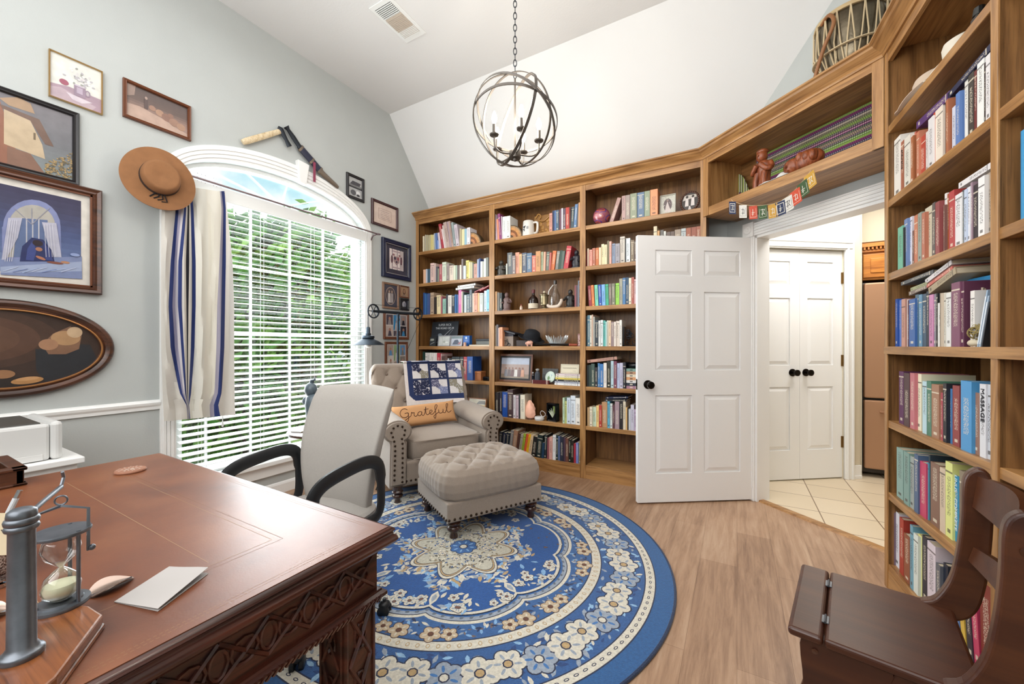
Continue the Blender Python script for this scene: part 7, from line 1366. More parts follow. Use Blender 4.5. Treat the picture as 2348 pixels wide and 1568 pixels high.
tin = thing('tin_box', at(BM, 1107, 790, .07, s4+.0165), 'dark embossed tin box lying on the cream papers, fourth shelf', 'box'); MB().box(-.088, .088, 0, .09, 0, .040).build('tin', cmat('50504c', .4, .5), tin, bevel=.003); MB().box(-.09, .09, -.002, .092, .040, .062).build('lid', cmat('24262a', .35, .5), tin, bevel=.004)
wb = thing('wooden_box', at(BM, 1093, 868, .06, s5), 'small plain wooden box beside the blue book, fifth shelf, left back bay', 'box'); MB().box(-.055, .055, 0, .09, 0, .075).build('box_body', cmat('a8683c', .5), wb, bevel=.002); MB().box(-.057, .057, -.002, .092, .075, .095).build('lid', cmat('b47444', .5), wb, bevel=.002)
bl_ = thing('speaker', at(BM, 1113, 868, .03, s5), 'small black oval speaker by the wooden box, fifth shelf, left back bay', 'speaker'); MB().box(-.04, .04, 0, .045, 0, .045).build('speaker_body', 'black_gloss', bl_, bevel=.014, seg=4)
def land(P, U, w, h): RC_(P, U, 0, 0, 1, 1, 'b89c64'); RC_(P, U, 0, .55, 1, 1, 'd0c4a8'); PL(P, U, [(.45, .6), (.6, .85), (.95, .9), (1, .6)], '5c5444'); PL(P, U, [(0, .2), (.4, .38), (1, .3), (1, 0), (0, 0)], 'a89058')
sframe(BM, (1071, 911), (1113, 958), s6, .10, 'brown-framed landscape photograph beside the armchair, sixth shelf, left back bay', 'a06840', 'd0c4a8', land, .010)
def bookend(Mx, px, z, yo, s_, label, mirror=1):
    t = thing('agate_bookend', at(Mx, px, 700, yo, z), label, 'bookend', rzof(Mx)); m = MB(); pts = [(0, 0)]+[(s_*math.cos(a), s_*.98*math.sin(a)) for a in (math.pi/2*(1-k/10) for k in range(11))]; pts = [(0, 0), (0, s_)]+pts[2:]
    m.prism([(x*mirror, 0, zz) for x, zz in pts], (0, .07, 0)); m.build('stone', cmat('4c3c28', .5), t, bevel=.004)
    P = Paint((0, -.001, 0), (mirror, 0, 0), (0, 0, 1)); P.Nn = Vector((0, -1, 0))
    for k, c_ in ((.92, 'a8845c'), (.80, 'c08850'), (.62, '7c4c28'), (.45, 'b87c50'), (.25, '5c4430')): P.poly([(.004, .004)]+[(s_*k*math.cos(a), s_*k*math.sin(a)) for a in (math.pi/2*(1-j/8) for j in range(9))], c_)
    P.build('agate_face', 'curio', t); return t
bookend(BM, 1079, s1, .03, .135, 'polished agate bookend at the end of the top shelf row, left back bay')
# middle back bay
bookend(BM, 1171, s1, .03, .135, 'polished agate bookend beside the white mug, top shelf, middle back bay')
mg_ = thing('mug', at(BM, 1212, 530, .075, s1), 'white beer mug with small dark crest, top shelf, middle back bay', 'mug'); m = MB(); m.lathe([(0, 0), (.060, 0), (.062, .008), (.057, .10), (.054, .150), (.05, .155), (.047, .150), (.05, .02), (0, .015)], (0, 0, 0), 32); m.build('body', cmat('dcd8d0', .3), mg_, smooth=True)
MB().tube(smoothpath([(.054, 0, .135), (.095, 0, .13), (.10, 0, .08), (.09, 0, .035), (.058, 0, .028)], 5), .010, 8, flat=1.3).build('handle', cmat('dcd8d0', .3), mg_, smooth=True)
P = Paint((-.012, -.0605, .07), (1, 0, 0), (0, 0, 1), .0005); P.poly([(-.02, .02), (.012, .03), (-.005, .0)], '2c3038'); P.poly([(-.02, .0), (.0, -.005), (-.002, -.03)], '2c3038'); [P.rect(.02+.008*k, -.005, .025+.008*k, .02, '8c9094') for k in range(3)]; P.build('crest', 'lettering', mg_)
cp_ = thing('carved_plaque', at(BM, 1246, 520, .12, s1), 'gilt carved wooden plaque leaning between mug and books, top shelf', 'plaque', rot=(R(-6), 0, 0)); m = MB(); m.box(-.11, .11, 0, .02, 0, .22); m.build('panel', cmat('8c6434', .5), cp_, bevel=.004)
m = MB(); rr_ = random.Random(4)
for k in range(26): m.ball((-.10+.2*(k/25), -.002, .012), (.007, .007, .009), 8, 6); m.ball((.10, -.002, .012+.19*k/25), (.007, .007, .005), 8, 6)
for k in range(14): m.ball((rr_.uniform(-.08, .06), -.001, rr_.uniform(.03, .18)), (rr_.uniform(.01, .02), .008, rr_.uniform(.012, .03)), 8, 6)
m.tube(smoothpath([(-.09, -.01, .19), (-.06, -.012, .23), (-.03, -.012, .20), (-.05, -.012, .17), (.0, -.012, .15), (.06, -.012, .19)], 4), .006, 6); m.build('relief', cmat('a87c40', .45), cp_, smooth=True)
def blobfig(Mx, px, z, yo, hgt, wid, col, label, seed, name='figurine', rough=.4, extra=None):
    rr_ = random.Random(seed); t = thing(name, at(Mx, px, 700, yo, z), label, 'figurine', rzof(Mx)); m = MB(); m.lathe([(0, 0), (wid*.5, 0), (wid*.5, hgt*.06), (wid*.36, hgt*.1), (wid*.42, hgt*.3), (wid*.34, hgt*.5), (wid*.38, hgt*.62), (wid*.18, hgt*.72), (0, hgt*.74)], (0, 0, 0), 18, sy=.75)
    m.ball((0, -.002, hgt*.84), (wid*.2, wid*.2, hgt*.15), 14, 10)
    for s_ in (-1, 1): m.tube(smoothpath([(s_*wid*.33, 0, hgt*.62), (s_*wid*(.5+.1*rr_.random()), -.01, hgt*.45), (s_*wid*.25, -wid*.4, hgt*(.35+.15*rr_.random()))], 4), wid*.09, 7)
    m.build('figure', cmat(col, rough), t, smooth=True); return t
blobfig(BM, 1150, s2, .05, .16, .12, '3c3830', 'dark bookend figurine at the left end, second shelf, middle back bay', 1)
blobfig(BM, 1322, s2, .05, .17, .11, '24222a', 'black and red bookend figurine at the right end, second shelf, middle back bay', 2)
blobfig(BM, 1162, s3, .05, .19, .105, '6c5450', 'brown hooded figurine beside the books, third shelf, middle back bay', 3)
sb = thing('small_bottle', at(BM, 1195, 705, .05, s3), 'tiny labelled bottle standing alone on the third shelf, middle back bay', 'bottle'); MB().lathe([(0, 0), (.014, 0), (.014, .032), (.006, .042), (.006, .048)], (0, 0, 0), 16).build('bottle', cmat('c8a890', .3), sb, smooth=True); MB().lathe([(.0145, .008), (.0145, .026)], (0, 0, 0), 16).build('paper_label', cmat('d8ccc0', .7), sb); MB().lathe([(.007, .046), (.007, .058), (0, .06)], (0, 0, 0), 12).build('cap', cmat('8c4434', .5), sb)
wb_ = thing('wax_topped_bottle', at(BM, 1223, 705, .09, s3), 'round dark bottle with wax seal and cream label, third shelf', 'bottle'); MB().lathe([(0, 0), (.048, 0), (.050, .01), (.050, .09), (.044, .115), (.018, .14), (.014, .155), (.014, .185)], (0, 0, 0), 28).build('bottle', cmat('24140e', .15), wb_, smooth=True); MB().lathe([(.0508, .012), (.0508, .062)], (0, 0, 0), 28).build('paper_label', cmat('cfc4b0', .7), wb_, smooth=True); MB().lathe([(.016, .165), (.017, .192), (.014, .2), (0, .2)], (0, 0, 0), 16).build('wax_seal', cmat('5c1c20', .35), wb_, smooth=True)
jr = thing('prayer_wheel_jar', at(BM, 1248, 705, .10, s3), 'embossed brass and silver lidded jar beside the glass decanter, third shelf', 'jar'); MB().lathe([(0, 0), (.038, 0), (.036, .012), (.018, .025), (.02, .035), (.043, .042), (.044, .05), (.040, .055), (.042, .075), (.040, .08), (.042, .10), (.040, .105), (.042, .13), (.05, .134), (.05, .14), (.02, .155), (.010, .16)], (0, 0, 0), 28).build('jar', cmat('8c8064', .3, .8), jr, smooth=True); MB().ball((0, 0, .170), .011, 12, 8).build('finial', cmat('d8ccb0', .4), jr, smooth=True)
dc = thing('glass_decanter', at(BM, 1273, 705, .12, s3), 'clear glass decanter with slanted neck handle, third shelf, middle back bay', 'decanter'); MB().lathe([(0, 0), (.045, 0), (.052, .02), (.056, .08), (.054, .12), (.036, .165), (.018, .20), (.014, .235), (.014, .26)], (0, 0, 0), 32).build('body', 'thin_glass', dc, smooth=True); MB().lathe([(.017, .245), (.018, .275), (.010, .28), (0, .28)], (0, 0, 0), 16).build('stopper', cmat('3c3834', .3), dc, smooth=True); MB().tube(smoothpath([(-.016, -.01, .235), (-.055, -.02, .18), (-.062, -.02, .14)], 5), .005, 8).build('handle', cmat('d8d8d4', .2), dc, smooth=True)
mn = thing('moon_ornament', at(BM, 1271, 705, .025, s3), 'white crescent shell ornament in front of the decanter, third shelf', 'ornament'); MB().tube(smoothpath([(-.072, 0, .035), (-.05, 0, .018), (0, 0, .012), (.045, 0, .022), (.072, 0, .06), (.07, 0, .082)], 5), [.012+.005*math.sin(math.pi*k/25) for k in range(26)], 10).build('crescent', cmat('cfc0b0', .6), mn, smooth=True)
blobfig(BM, 1308, s3, .08, .175, .11, '24201e', 'black carved bust near the right end, third shelf, middle back bay', 6, 'carved_bust')
# fourth shelf
kx_ = thing('keepsake_box', at(BM, 1165, 785, .05, s4), 'dark keepsake box with tilted lid and wire bicycle, fourth shelf', 'box'); MB().box(-.075, .06, 0, .12, 0, .10).build('box_body', cmat('7c6c60', .5), kx_, bevel=.002); MB().box(-.085, .085, -.01, .13, 0, .018, mat=Matrix.Translation((0, 0, .135)) @ Matrix.Rotation(R(14), 4, 'Y')).build('lid', cmat('303038', .5), kx_, bevel=.003)
MB().box(-.07, .055, .01, .11, .10, .135).build('lining', cmat('24202a', .6), kx_)
m = MB(); m.tube([(-.03+.028*math.cos(a), -.004, .03+.028*math.sin(a)) for a in (2*math.pi*k/18 for k in range(18))], .002, 5, closed=True); m.tube([(.012+.014*math.cos(a), -.004, .016+.014*math.sin(a)) for a in (2*math.pi*k/14 for k in range(14))], .002, 5, closed=True); m.tube([(-.03, -.004, .03), (-.01, -.004, .075), (.012, -.004, .016)], .002, 5); m.build('wire_bicycle', 'iron', kx_)
ub = thing('dark_box', at(BM, 1200, 785, .06, s4), 'dark brown box under the black felt hat, fourth shelf', 'box'); MB().box(-.08, .09, 0, .12, 0, .060).build('box_body', cmat('2c1c1a', .5), ub, bevel=.003)
bh = thing('black_hat', at(BM, 1216, 785, .13, s4+.065), 'black felt hat tilted over a dark box, fourth shelf, middle back bay', 'hat'); bh.rotation_euler = (R(6), R(16), 0); MB().lathe([(.088, 0), (.084, .05), (.072, .088), (.045, .105), (0, .108)], (.01, 0, 0), 36).build('crown', 'dark_felt', bh, smooth=True); m = MB(); m.grid(lambda u, v: (.01+(.086+.052*v)*math.cos(2*math.pi*u), (.086+.05*v)*math.sin(2*math.pi*u), .004+.02*v*v*(1 if math.cos(2*math.pi*u) < .3 else .3)), 44, 6, closeu=True); m.build('brim', 'dark_felt', bh, smooth=True, solid=.004); MB().lathe([(.0895, .002), (.0885, .022)], (.01, 0, 0), 36).build('hat_band', cmat('20222c', .6), bh, smooth=True)
pg = thing('stone_animal', at(BM, 1214.5, 785, .015, s4), 'little pink carved stone animal in front of the black hat', 'ornament'); m = MB(); m.ball((0, 0, .034), (.036, .018, .022), 16, 10); m.ball((-.034, 0, .028), (.014, .013, .015), 12, 8)
for x in (-.022, .022): m.lathe([(.009, 0), (.010, .025)], (x, 0, 0), 8)
m.build('animal', cmat('cf9c88', .5), pg, smooth=True)
dg_ = thing('dagger', at(BM, 1262, 785, .03, s4), 'dagger in dark sheath with reddish handle lying before the crystal bowl', 'dagger'); MB().tube([(-.185, 0, .022), (-.10, 0, .016), (.0, 0, .018), (.19, 0, .014)], [.006, .011, .014, .013], 8, flat=.6).build('sheath', 'black_gloss', dg_, smooth=True); MB().tube([(.19, 0, .014), (.27, 0, .013)], .011, 10).ball((.20, 0, .014), .014, 10, 8).build('handle', cmat('8c3c24', .4), dg_, smooth=True)
cb = thing('crystal_bowl', at(BM, 1277, 785, .12, s4), 'cut crystal bowl with spiky rim, fourth shelf, middle back bay', 'bowl'); M('crystal', 'dce0e0', .08, .35); m = MB(); m.lathe([(0, .004), (.06, .0), (.075, .03), (.07, .03), (.055, .008), (0, .01)], (0, 0, 0), 32)
for k in range(30): a = 2*math.pi*k/30; c_, s_ = math.cos(a), math.sin(a); m.prism([(.062*c_-.005*s_, .062*s_+.005*c_, .015), (.062*c_+.005*s_, .062*s_-.005*c_, .015), (.105*c_+.005*s_, .105*s_-.005*c_, .075+.012*(k % 2)), (.108*c_, .108*s_, .09+.008*(k % 3)), (.105*c_-.005*s_, .105*s_+.005*c_, .075+.012*(k % 2))], (-.006*c_, -.006*s_, 0))
m.build('bowl', 'crystal', cb)
hmk = thing('word_block', at(BM, 1329, 785, .02, s4), 'pink upright word ornament at the right end, fourth shelf, middle bay', 'ornament'); MB().box(-.018, .018, 0, .02, 0, .115).build('block', cmat('8c6460', .6), hmk, bevel=.002)
text('letters', 'HOPE', .036, (0, -.002, .057), (0, 0, 1), (-1, 0, 0), 'dcc0bc', hmk)
# fifth shelf middle bay
def fam(P, U, w, h):
    RC_(P, U, 0, 0, 1, 1, 'a8948c'); RC_(P, U, 0, .68, 1, 1, 'b4bccc'); RC_(P, U, 0, 0, 1, .2, '8c7c6c')
    for i, c_ in enumerate(('7c7c84', '6c5c5c', '6c4c4c', 'd8d4d0', '7c6464', 'c89880')): u = .18+i*.12; PL(P, U, [(u-.07, .08), (u+.06, .08), (u+.045, .42), (u-.045, .42)], c_); EL(P, U, u, .48, .03, .055, '8c6454', w, h, 10)
sframe(BM, (1140, 811), (1219, 870), s5, .09, 'large family photograph in black and brown frame, fifth shelf, middle bay', '6c4430', 'a8948c', fam, .020, 6, inner='181a20')
for px, c_, hh, lab in ((1222, '1c2028', .11, 'dark perfume bottle beside the large family photograph, fifth shelf'), (1232.5, '484c54', .145, 'tall grey glass bottle with clear stopper beside the perfume bottle')):
    t = thing('glass_bottle', at(BM, px, 870, .07, s5), lab, 'bottle'); wq = .028 if hh > .12 else .014; MB().lathe([(0, 0), (wq, 0), (wq, hh*.68), (wq*.5, hh*.8), (wq*.5, hh*.84)], (0, 0, 0), 8).build('bottle', cmat(c_, .12), t); MB().lathe([(0, hh*.84), (wq*.5, hh*.86), (wq*.75, hh*.96), (0, hh)], (0, 0, 0), 8).build('stopper', 'crystal', t)
st_ = thing('stone_picture', at(BM, 1260, 870, .14, s5), 'dark mottled stone picture behind the small painted plate, fifth shelf', 'picture', rot=(R(-8), 0, 0)); vcol('stone_mottle', .6, mottle=.5, vs=40); MB().box(-.085, .085, 0, .012, 0, .145, col=hx('4c4c4c')).build('stone', 'stone_mottle', st_, bevel=.003)
pt_ = thing('painted_plate', at(BM, 1260.5, 870, .06, s5+.012), 'small pale green painted plate on a stand, fifth shelf, middle back bay', 'plate', rot=(R(-14), 0, R(-12))); MB().lathe([(0, 0), (.045, .001), (.055, .006), (.056, .008), (.045, .004), (0, .003)], (0, 0, .056), 32, axis=axm((0, -1, 0))).build('plate', cmat('bccabc', .25), pt_, smooth=True)
P = Paint((0, -.0045, .056), (1, 0, 0), (0, 0, 1)); P.ell(-.018, -.012, .014, .02, '5c7c4c', 12); P.line([(.0, -.03), (.008, .0), (.02, .02)], .002, '38403c'); P.ell(.01, .02, .004, .004, '4c7cb0', 8); P.line([(-.02, .01), (.0, .02)], .0015, '38403c'); P.build('painting', 'lettering', pt_); MB().tube([(-.03, .01, 0), (0, -.015, .002), (.03, .01, 0)], .004, 6).build('stand', 'walnut_frame', pt_)
rb = thing('red_box', at(BM, 1240, 875, .02, s5), 'long dark red wooden box at the shelf front, fifth shelf, middle bay', 'box'); MB().box(-.085, .085, 0, .035, 0, .036).build('box_body', cmat('54181c', .25), rb, bevel=.003); MB().box(-.094, -.085, -.001, .036, .0, .038).box(.055, .072, -.001, .036, .0, .0365).build('metal_band', cmat('b89c94', .3, .5), rb)
sg = thing('word_sign', at(BM, 1306, 860, .11, s5+.106), 'cream card sign with curly lettering on top of the magazines', 'sign', rot=(R(-6), 0, 0)); MB().box(-.092, .092, 0, .006, 0, .086).build('card', cmat('d4ccb4', .7), sg)
P = Paint((0, -.0008, 0), (1, 0, 0), (0, 0, 1)); [P.line(z_, .0015, '8c8878') for z_ in ([(-.084, .008), (.084, .008), (.084, .078), (-.084, .078), (-.084, .008)],)]; P.build('border', 'lettering', sg); P = Paint((0, -.0009, 0), (1, 0, 0), (0, 0, 1)); P.line([(-.07+.004*k, .048+(.007 if k % 2 else -.005)*(1+.4*math.sin(k*1.7))) for k in range(36)], .0012, '6c6858'); P.line([(.03+.003*k, .022+(.003 if k % 2 else -.002)) for k in range(12)], .001, '6c6858'); P.build('lettering', 'lettering', sg)
# sixth shelf
sl_ = thing('salt_lamp', at(BM, 1216.5, 965, .06, s6), 'pink rough salt crystal lamp, sixth shelf, middle back bay', 'lamp'); m = MB(); rr_ = random.Random(9)
m.grid(lambda u, v: ((.052*math.sin(math.pi*(.12+.86*v)**.8)**.7+.004*math.sin(u*31+v*9)+.003*math.sin(u*17-v*23))*math.cos(2*math.pi*u)-.006*v, (.042*math.sin(math.pi*(.12+.86*v)**.8)**.7+.004*math.sin(u*25))*math.sin(2*math.pi*u), .012+.172*v), 26, 18, closeu=True); m.build('salt_crystal', 'salt_lamp', sl_, smooth=True); MB().lathe([(0, 0), (.044, 0), (.042, .014), (0, .014)], (0, 0, 0), 24).build('base', 'walnut_frame', sl_)
ws = thing('white_speaker', at(BM, 1237, 968, .04, s6), 'white round speaker with wrist loop beside the salt lamp, sixth shelf', 'speaker'); MB().lathe([(0, 0), (.040, 0), (.047, .010), (.048, .024), (.042, .036), (0, .039)], (0, 0, 0), 28).build('speaker_body', 'white_plastic', ws, smooth=True); MB().tube(smoothpath([(.02, .02, .035), (-.005, .03, .06), (.01, .03, .088), (.045, .03, .07), (.05, .02, .045), (.03, .02, .036)], 5), .003, 6).build('wrist_loop', cmat('c8c4c0', .6), ws)
sbx = thing('shadow_box', at(BM, 1264, 970, .045, s6), 'black shadow box holding a glass flower, sixth shelf, middle back bay', 'shadow box', R(-14)); w, h = .115, .17
MB().box(-w/2, w/2, .045, .05, 0, h).box(-w/2, -w/2+.012, 0, .05, 0, h).box(w/2-.012, w/2, 0, .05, 0, h).box(-w/2, w/2, 0, .05, 0, .014).box(-w/2, w/2, 0, .05, h-.014, h).build('box_frame', 'black_gloss', sbx); m = MB()
for a_, l_ in ((-.6, .07), (-.35, .08), (-.1, .09), (.2, .085), (.5, .06)): m.tube([(0, .02, .035), (math.sin(a_)*l_*.6, .018, .035+math.cos(a_)*l_*.6), (math.sin(a_)*l_, .01, .035+math.cos(a_)*l_)], [.003, .006, .0015], 6)
m.build('glass_flower', cmat('b8c0a8', .1), sbx, smooth=True); MB().box(-.012, .022, .040, .044, .07, .14).build('leaf_card', cmat('7c8c4c', .6), sbx)
# right back bay
gb = thing('glass_ball', at(BM, 1379.5, 515, .075, s1+.002), 'swirled red and violet glass ball, top shelf, right back bay', 'glass ball'); vcol('glass_swirl', .08, coat=.8)
m = MB(); rr_ = random.Random(11); cs_ = ['7c3c4c', 'b0503c', '5c3c7c', '94545c', '8c4464', 'a8645c', 'c0848c']; m.grid(lambda u, v: (.078*math.sin(math.pi*v)*math.cos(2*math.pi*u), .078*math.sin(math.pi*v)*math.sin(2*math.pi*u), .078-.078*math.cos(math.pi*v)), 48, 28, closeu=True, colfn=lambda u, v: hx(cs_[int((math.sin(u*14+v*9)+math.sin(v*13-u*6)+2)/4*6.99)])); m.build('ball', 'glass_swirl', gb, smooth=True)
def wed(P, U, w, h):
    RC_(P, U, 0, 0, 1, 1, 'c4c4b8'); rr_ = random.Random(1)
    for k in range(90): EL(P, U, rr_.random(), rr_.random(), .02, .02, rr_.choice(['a8a898', 'dcdcd4', '94948c']), w, h, 6); P.k = 5
    EL(P, U, .5, .5, .30, .34, '5c4c4c', w, h, 24); PL(P, U, [(.3, .12), (.75, .12), (.58, .45), (.48, .7), (.38, .45)], 'cfc4c0'); EL(P, U, .48, .72, .05, .05, '8c6c64', w, h, 10)
sframe(BM, (1512, 447), (1549, 490), s1, .05, 'mosaic-framed wedding silhouette photograph, top shelf, right back bay', 'b4b4a8', 'c4c4b8', wed, .008, 6)
orf = thing('oval_photograph', at(BM, 1581, 480, .06, s1), 'ornate oval frame with two figures in white, top shelf, right bay', 'picture', rot=(R(-10), 0, R(-6))); m = MB()
for k in range(30): a = 2*math.pi*k/30; m.ball((.068*math.cos(a), 0, .088+.082*math.sin(a)), .010, 8, 6)
m.build('beaded_frame', cmat('5c4034', .4, .4), orf, smooth=True); P = Paint((0, -.002, .088), (1, 0, 0), (0, 0, 1)); P.ell(0, 0, .062, .076, '38302c', 24); P.poly([(-.055, .01), (.05, .03), (.045, .055), (-.04, .055)], 'b8b0a8'); [(P.poly([(x-.014, -.04), (x+.014, -.04), (x+.01, .03), (x-.01, .03)], 'd0c8c4'), P.ell(x, .04, .010, .012, '2c2420', 10)) for x in (-.022, .022)]; P.poly([(-.01, -.07), (.012, -.07), (.004, -.04), (-.004, -.04)], 'c8c0bc'); P.build('print', 'print', orf); MB().box(-.02, .02, 0, .05, 0, .012).build('foot', cmat('5c4034', .4, .4), orf)
# fourth shelf: dark arch bookend with ornament
ab = thing('scroll_bookend', at(BM, 1428, 785, .03, s4), 'black wrought scroll ornament beside white books, fourth shelf, right bay', 'bookend'); m = MB(); m.box(0, .012, 0, .08, 0, .17); m.box(0, .11, 0, .08, 0, .008); m.build('frame', 'black_gloss', ab)
m = MB(); rr_ = random.Random(12)
for k in range(12): cx, cz2, r_ = rr_.uniform(.03, .10), rr_.uniform(.03, .13), rr_.uniform(.012, .024); m.tube([(cx+r_*math.cos(a)*(1-.05*j), .03, cz2+r_*math.sin(a)*(1-.05*j)) for j, a in enumerate(.5*k+.6*q_ for q_ in range(10))], .0035, 5)
m.build('scrollwork', 'iron', ab, smooth=True)
bag = thing('black_pouch', at(BM, 1447, 845, .04, s5+7*.0245+.003), 'crumpled black pouch on the flat stack, fifth shelf, right back bay', 'pouch'); m = MB(); m.grid(lambda u, v: ((.075+.006*math.sin(u*30))*math.sin(math.pi*v)*math.cos(2*math.pi*u)+.01, .05*math.sin(math.pi*v)*math.sin(2*math.pi*u)+.05, .024-.024*math.cos(math.pi*v)+.004*math.sin(u*19+v*7)*math.sin(math.pi*v)), 30, 12, closeu=True); m.build('pouch', 'black_gloss', bag, smooth=True)
# right-wall bookcase
def hatr(px, py, yo, r, label, col='straw', tilt=(0, 0), dz=0):
    t = thing('straw_hat', at(RM, px, py, yo, s1+dz), label, 'hat', group='straw hats on the top shelf'); t.rotation_euler = (Matrix.Rotation(RRZ, 3, 'Z') @ Matrix.Rotation(R(tilt[0]), 3, 'Y') @ Matrix.Rotation(R(tilt[1]), 3, 'X')).to_euler()
    m = MB(); m.grid(lambda u, v: ((r*.5+r*.5*v)*math.cos(2*math.pi*u), (r*.46+r*.48*v)*math.sin(2*math.pi*u), .006+.04*v*v*abs(math.cos(2*math.pi*u))), 44, 6, closeu=True); m.build('brim', col, t, smooth=True, solid=.004)
    MB().lathe([(r*.5, .006), (r*.48, .05), (r*.44, .095), (r*.36, .112), (r*.15, .10), (0, .098)], (0, 0, 0), 36, sy=.92).build('crown', col, t, smooth=True); MB().lathe([(r*.505, .010), (r*.495, .034)], (0, 0, 0), 36, sy=.92).build('hat_band', cmat('8c7860', .8), t, smooth=True); return t
hatr(2085, 250, .13, .175, 'cream straw hat with upturned brim at the left end of the top shelf', tilt=(0, 8))
hatr(2150, 140, .12, .145, 'pale crinkled fabric hat in the middle of the top shelf', cmat('c4b09c', .9), (-6, 12), .02)
hatr(2218, 60, .12, .125, 'white straw hat next to the divider on the top shelf', cmat('d4ccbc', .9), (4, 14), .02)
cl_ = thing('clasp_ornament', at(RM, 2232, 30, .03, s1), 'black and silver clasp ornament before the white hat, top shelf', 'ornament', RRZ); MB().box(-.02, .02, 0, .03, 0, .05).lathe([(.018, .05), (.014, .08), (0, .085)], (0, .015, 0), 12).build('clasp', cmat('30302e', .3, .7), cl_, bevel=.003)
ff = loc_(RM, 2226, 676, .06); tn = thing('tan_book', RM @ Vector((ff.x-.005, .035, s4)), 'tan book turned cover outward lettered Asia beside the purple book', 'book', RRZ+R(20)); w, h = .155, .205
MB().box(-w/2, w/2, 0, .004, 0, h).box(-w/2, w/2, .022, .026, 0, h).box(-w/2, -w/2+.004, 0, .026, 0, h).build('cover', cmat('b8a894', .6), tn); MB().box(-w/2+.004, w/2-.002, .004, .022, .003, h-.003).build('pages', 'pages', tn)
text('title', 'Asia', .028, (.012, -.001, .155), (1, 0, 0), (0, 0, 1), '2c2420', tn); text('title', 'THE', .034, (.010, -.001, .118), (1, 0, 0), (0, 0, 1), '2c2420', tn); text('title', 'M', .034, (-.005, -.001, .085), (1, 0, 0), (0, 0, 1), '2c2420', tn)
bk_ = thing('blue_book', RM @ Vector((loc_(RM, 2252, 660, .1).x, .085, s4)), 'bright blue large book turned cover outward behind the tan one', 'book', RRZ+R(8)); MB().box(-.11, .08, 0, .004, 0, .25).box(-.11, .08, .018, .022, 0, .25).box(-.11, -.106, 0, .022, 0, .25).build('cover', cmat('2c84b8', .4), bk_); MB().box(-.106, .078, .004, .018, .003, .247).build('pages', 'pages', bk_)
for k, (c_, lab) in enumerate((('9cb4cc', 'pale blue pamphlet leaning against the divider, fourth shelf'), ('a8bcd0', 'blue striped pamphlet leaning nearest the shelf front, fourth shelf'), ('20242a', 'black case leaning behind the pamphlets, fourth shelf'))):
    q_ = thing('pamphlet' if k < 2 else 'black_case', RM @ Vector((loc_(RM, 2253+k*5, 790, .03).x, .018+k*.0, s4)), lab, 'pamphlet' if k < 2 else 'case', rot=(0, R(16), RRZ)); MB().box(-.003, .004, 0, .13, 0, .19-.02*k).build('cover', cmat(c_, .5), q_); MB().box(-.0025, .0035, -.001, .0, .01, .17-.02*k).build('stripe', cmat('dce4ec', .5) if k < 2 else cmat('3c4048', .4), q_)
wr = thing('dried_wreath', at(RM, 2240, 785, .025, s4), 'small bundle of dried grass and pale stone at the shelf front', 'ornament', RRZ); m = MB(); rr_ = random.Random(2)
for k in range(9): r_ = .018+.003*rr_.random(); cc = (rr_.uniform(-.006, .006), rr_.uniform(-.006, .006), .045+.012*rr_.random()); A_ = axm((rr_.gauss(0, 1), rr_.gauss(0, 1), rr_.gauss(0, 1))); m.tube([Vector(cc)+A_ @ Vector((r_*math.cos(a), r_*math.sin(a), 0)) for a in (2*math.pi*j/14 for j in range(14))], .0022, 5, closed=True)
m.build('grass_loops', cmat('8c7c4c', .9), wr, smooth=True); MB().ball((-.012, 0, .013), (.026, .016, .013), 14, 8).build('stone', cmat('c8bca4', .8), wr, smooth=True)
# lettering seen on two spines
for pxm, y0, y1, zz, body, col, yo, sz in ((2251, 905, 955, s5, 'MASSAGE', '2c2c34', .0105, .026), (2191, 1160, 1215, s6, 'COMPLETE', 'e0e8ec', .0105, .024), (2067, 320, 400, s2, 'endurance', '2c2824', .0105, .022), (2191, 1090, 1140, s6, 'LINUS', 'e0e8ec', .0105, .024)):
    a_, b_ = loc_(RM, pxm, y0, yo), loc_(RM, pxm, y1, yo); c_ = RM @ Vector((a_.x, yo-.001, (a_.z+b_.z)/2)); dn_ = Vector((0, 0, -1)); bx_ = min((q for q in books if q['M'] is RM and abs(q['z']-zz) < .01), key=lambda q: abs(q['px']-pxm)); 
    own = [o for o in C.objects if o.get('label') == bx_['label']]
    if own: t_ = text('title', body, sz, (0, -.0012, (a_.z+b_.z)/2-bx_['z']), (0, 0, -1), (1, 0, 0), col, own[0])
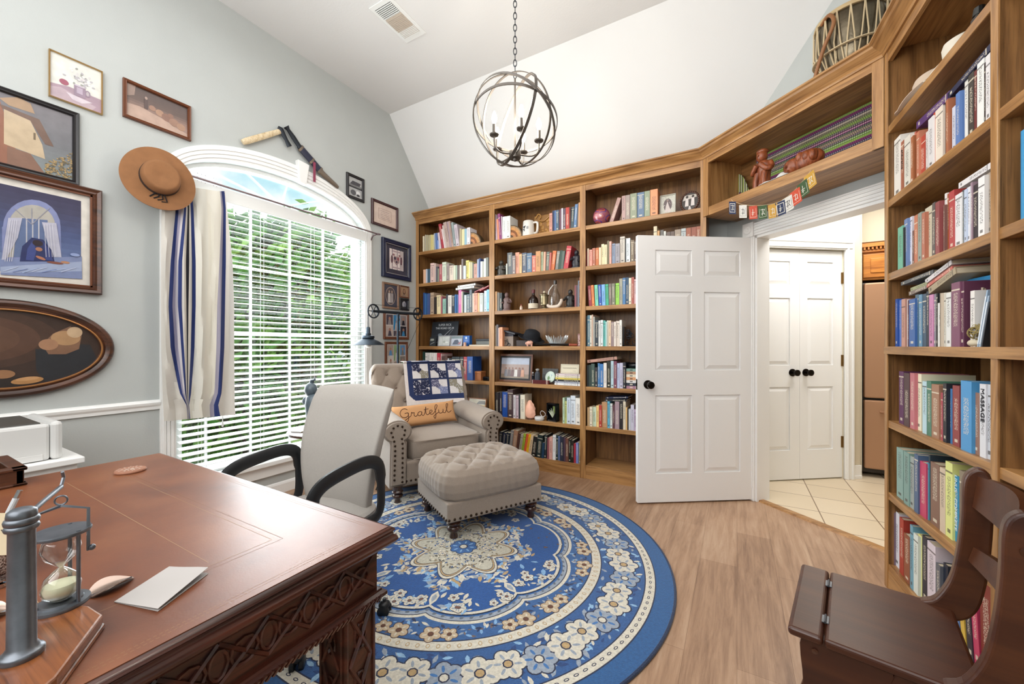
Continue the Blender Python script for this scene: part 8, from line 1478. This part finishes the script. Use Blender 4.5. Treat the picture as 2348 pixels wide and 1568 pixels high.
# second bay of the right-wall bookcase
sk = thing('sketch_slate', RM @ Vector((loc_(RM, 2326, 100, .10).x+.11, .10, s2)), 'dark slate with white sketch at the right edge, upper bay of right bookcase', 'picture', rot=(R(-5), 0, RRZ)); MB().box(-.11, .2, 0, .012, 0, .30).build('slate', cmat('30302e', .6), sk); P = Paint((0, -.001, 0), (1, 0, 0), (0, 0, 1)); [P.line([(-.1+.01*k, .05+.02*(k % 5)), (-.06+.012*k, .12+.03*(k % 4))], .002, '8c8c88') for k in range(14)]; P.build('sketch', 'lettering', sk)
eb = thing('sky_blue_book', RM @ Vector((loc_(RM, 2340, 400, .02).x+.02, .02, s3)), 'sky blue book at the far right edge in the second bay', 'book', RRZ); MB().box(-.02, .025, 0, .003, 0, .26).box(-.02, -.017, 0, .2, 0, .26).box(.022, .025, 0, .2, 0, .26).build('cover', cmat('3c94c8', .4), eb); MB().box(-.017, .022, .003, .197, .003, .257).build('pages', 'pages', eb)
# ---------------------------------------------------------------- pieces of parts
def under(c_, part): c_.parent = part; c_.matrix_parent_inverse = part.matrix_basis.inverted()
def kids(o, nm=None): return [c_ for c_ in C.objects if c_.parent == o and (nm is None or c_.name.split('.')[0] == nm)]
_b = {}
for o in C.objects: _b.setdefault(o.parent, []).append(o)
def kids(o, nm=None): return [c_ for c_ in _b.get(o, []) if nm is None or c_.name.split('.')[0] == nm]
for nm in ('drip_pan', 'candle_sleeve', 'candle_bulb'):
    for a_, c_ in zip(kids(chd, 'candle_arm'), kids(chd, nm)): under(c_, a_)
for a_, c_ in zip(kids(oc, 'base_arm'), kids(oc, 'caster')): under(c_, a_)
under(kids(oc, 'piping')[0], kids(oc, 'backrest')[0])
for a_, c_ in zip(kids(oc, 'armrest'), kids(oc, 'arm_bracket')): under(c_, a_)
for c_ in kids(ac, 'button'): under(c_, kids(ac, 'backrest')[0])
for a_, c_, n_ in zip(kids(ac, 'arm'), kids(ac, 'arm_front'), kids(ac, 'nailhead_trim')): under(c_, a_); under(n_, a_)
under(kids(ac, 'cushion_piping')[0], kids(ac, 'seat_cushion')[0])
for c_ in kids(ot, 'button'): under(c_, kids(ot, 'tufted_cushion')[0])
for c_ in kids(ot, 'nailhead_trim'): under(c_, kids(ot, 'base')[0])
under(kids(fl_, 'bulb')[0], kids(fl_, 'lamp_shade')[0])
for a_, c_ in zip(kids(fr, 'door'), kids(fr, 'handle')): under(c_, a_)
under(kids(fr, 'handle')[2], kids(fr, 'freezer_drawer')[0])
under(kids(d1, 'latch_plate')[0], kids(d1, 'door_slab')[0])
for t_ in [o for o in C.objects if o.name.startswith('framed_picture')]:
    for c_ in kids(t_, 'inner_lip'): under(c_, kids(t_, 'frame')[0])
under(kids(dsk, 'gold_tooling')[0], kids(dsk, 'leather_top')[0]); under(kids(dsk, 'fretwork')[0], kids(dsk, 'apron')[0])
under(kids(hg, 'sand')[0], kids(hg, 'glass_bulbs')[0])
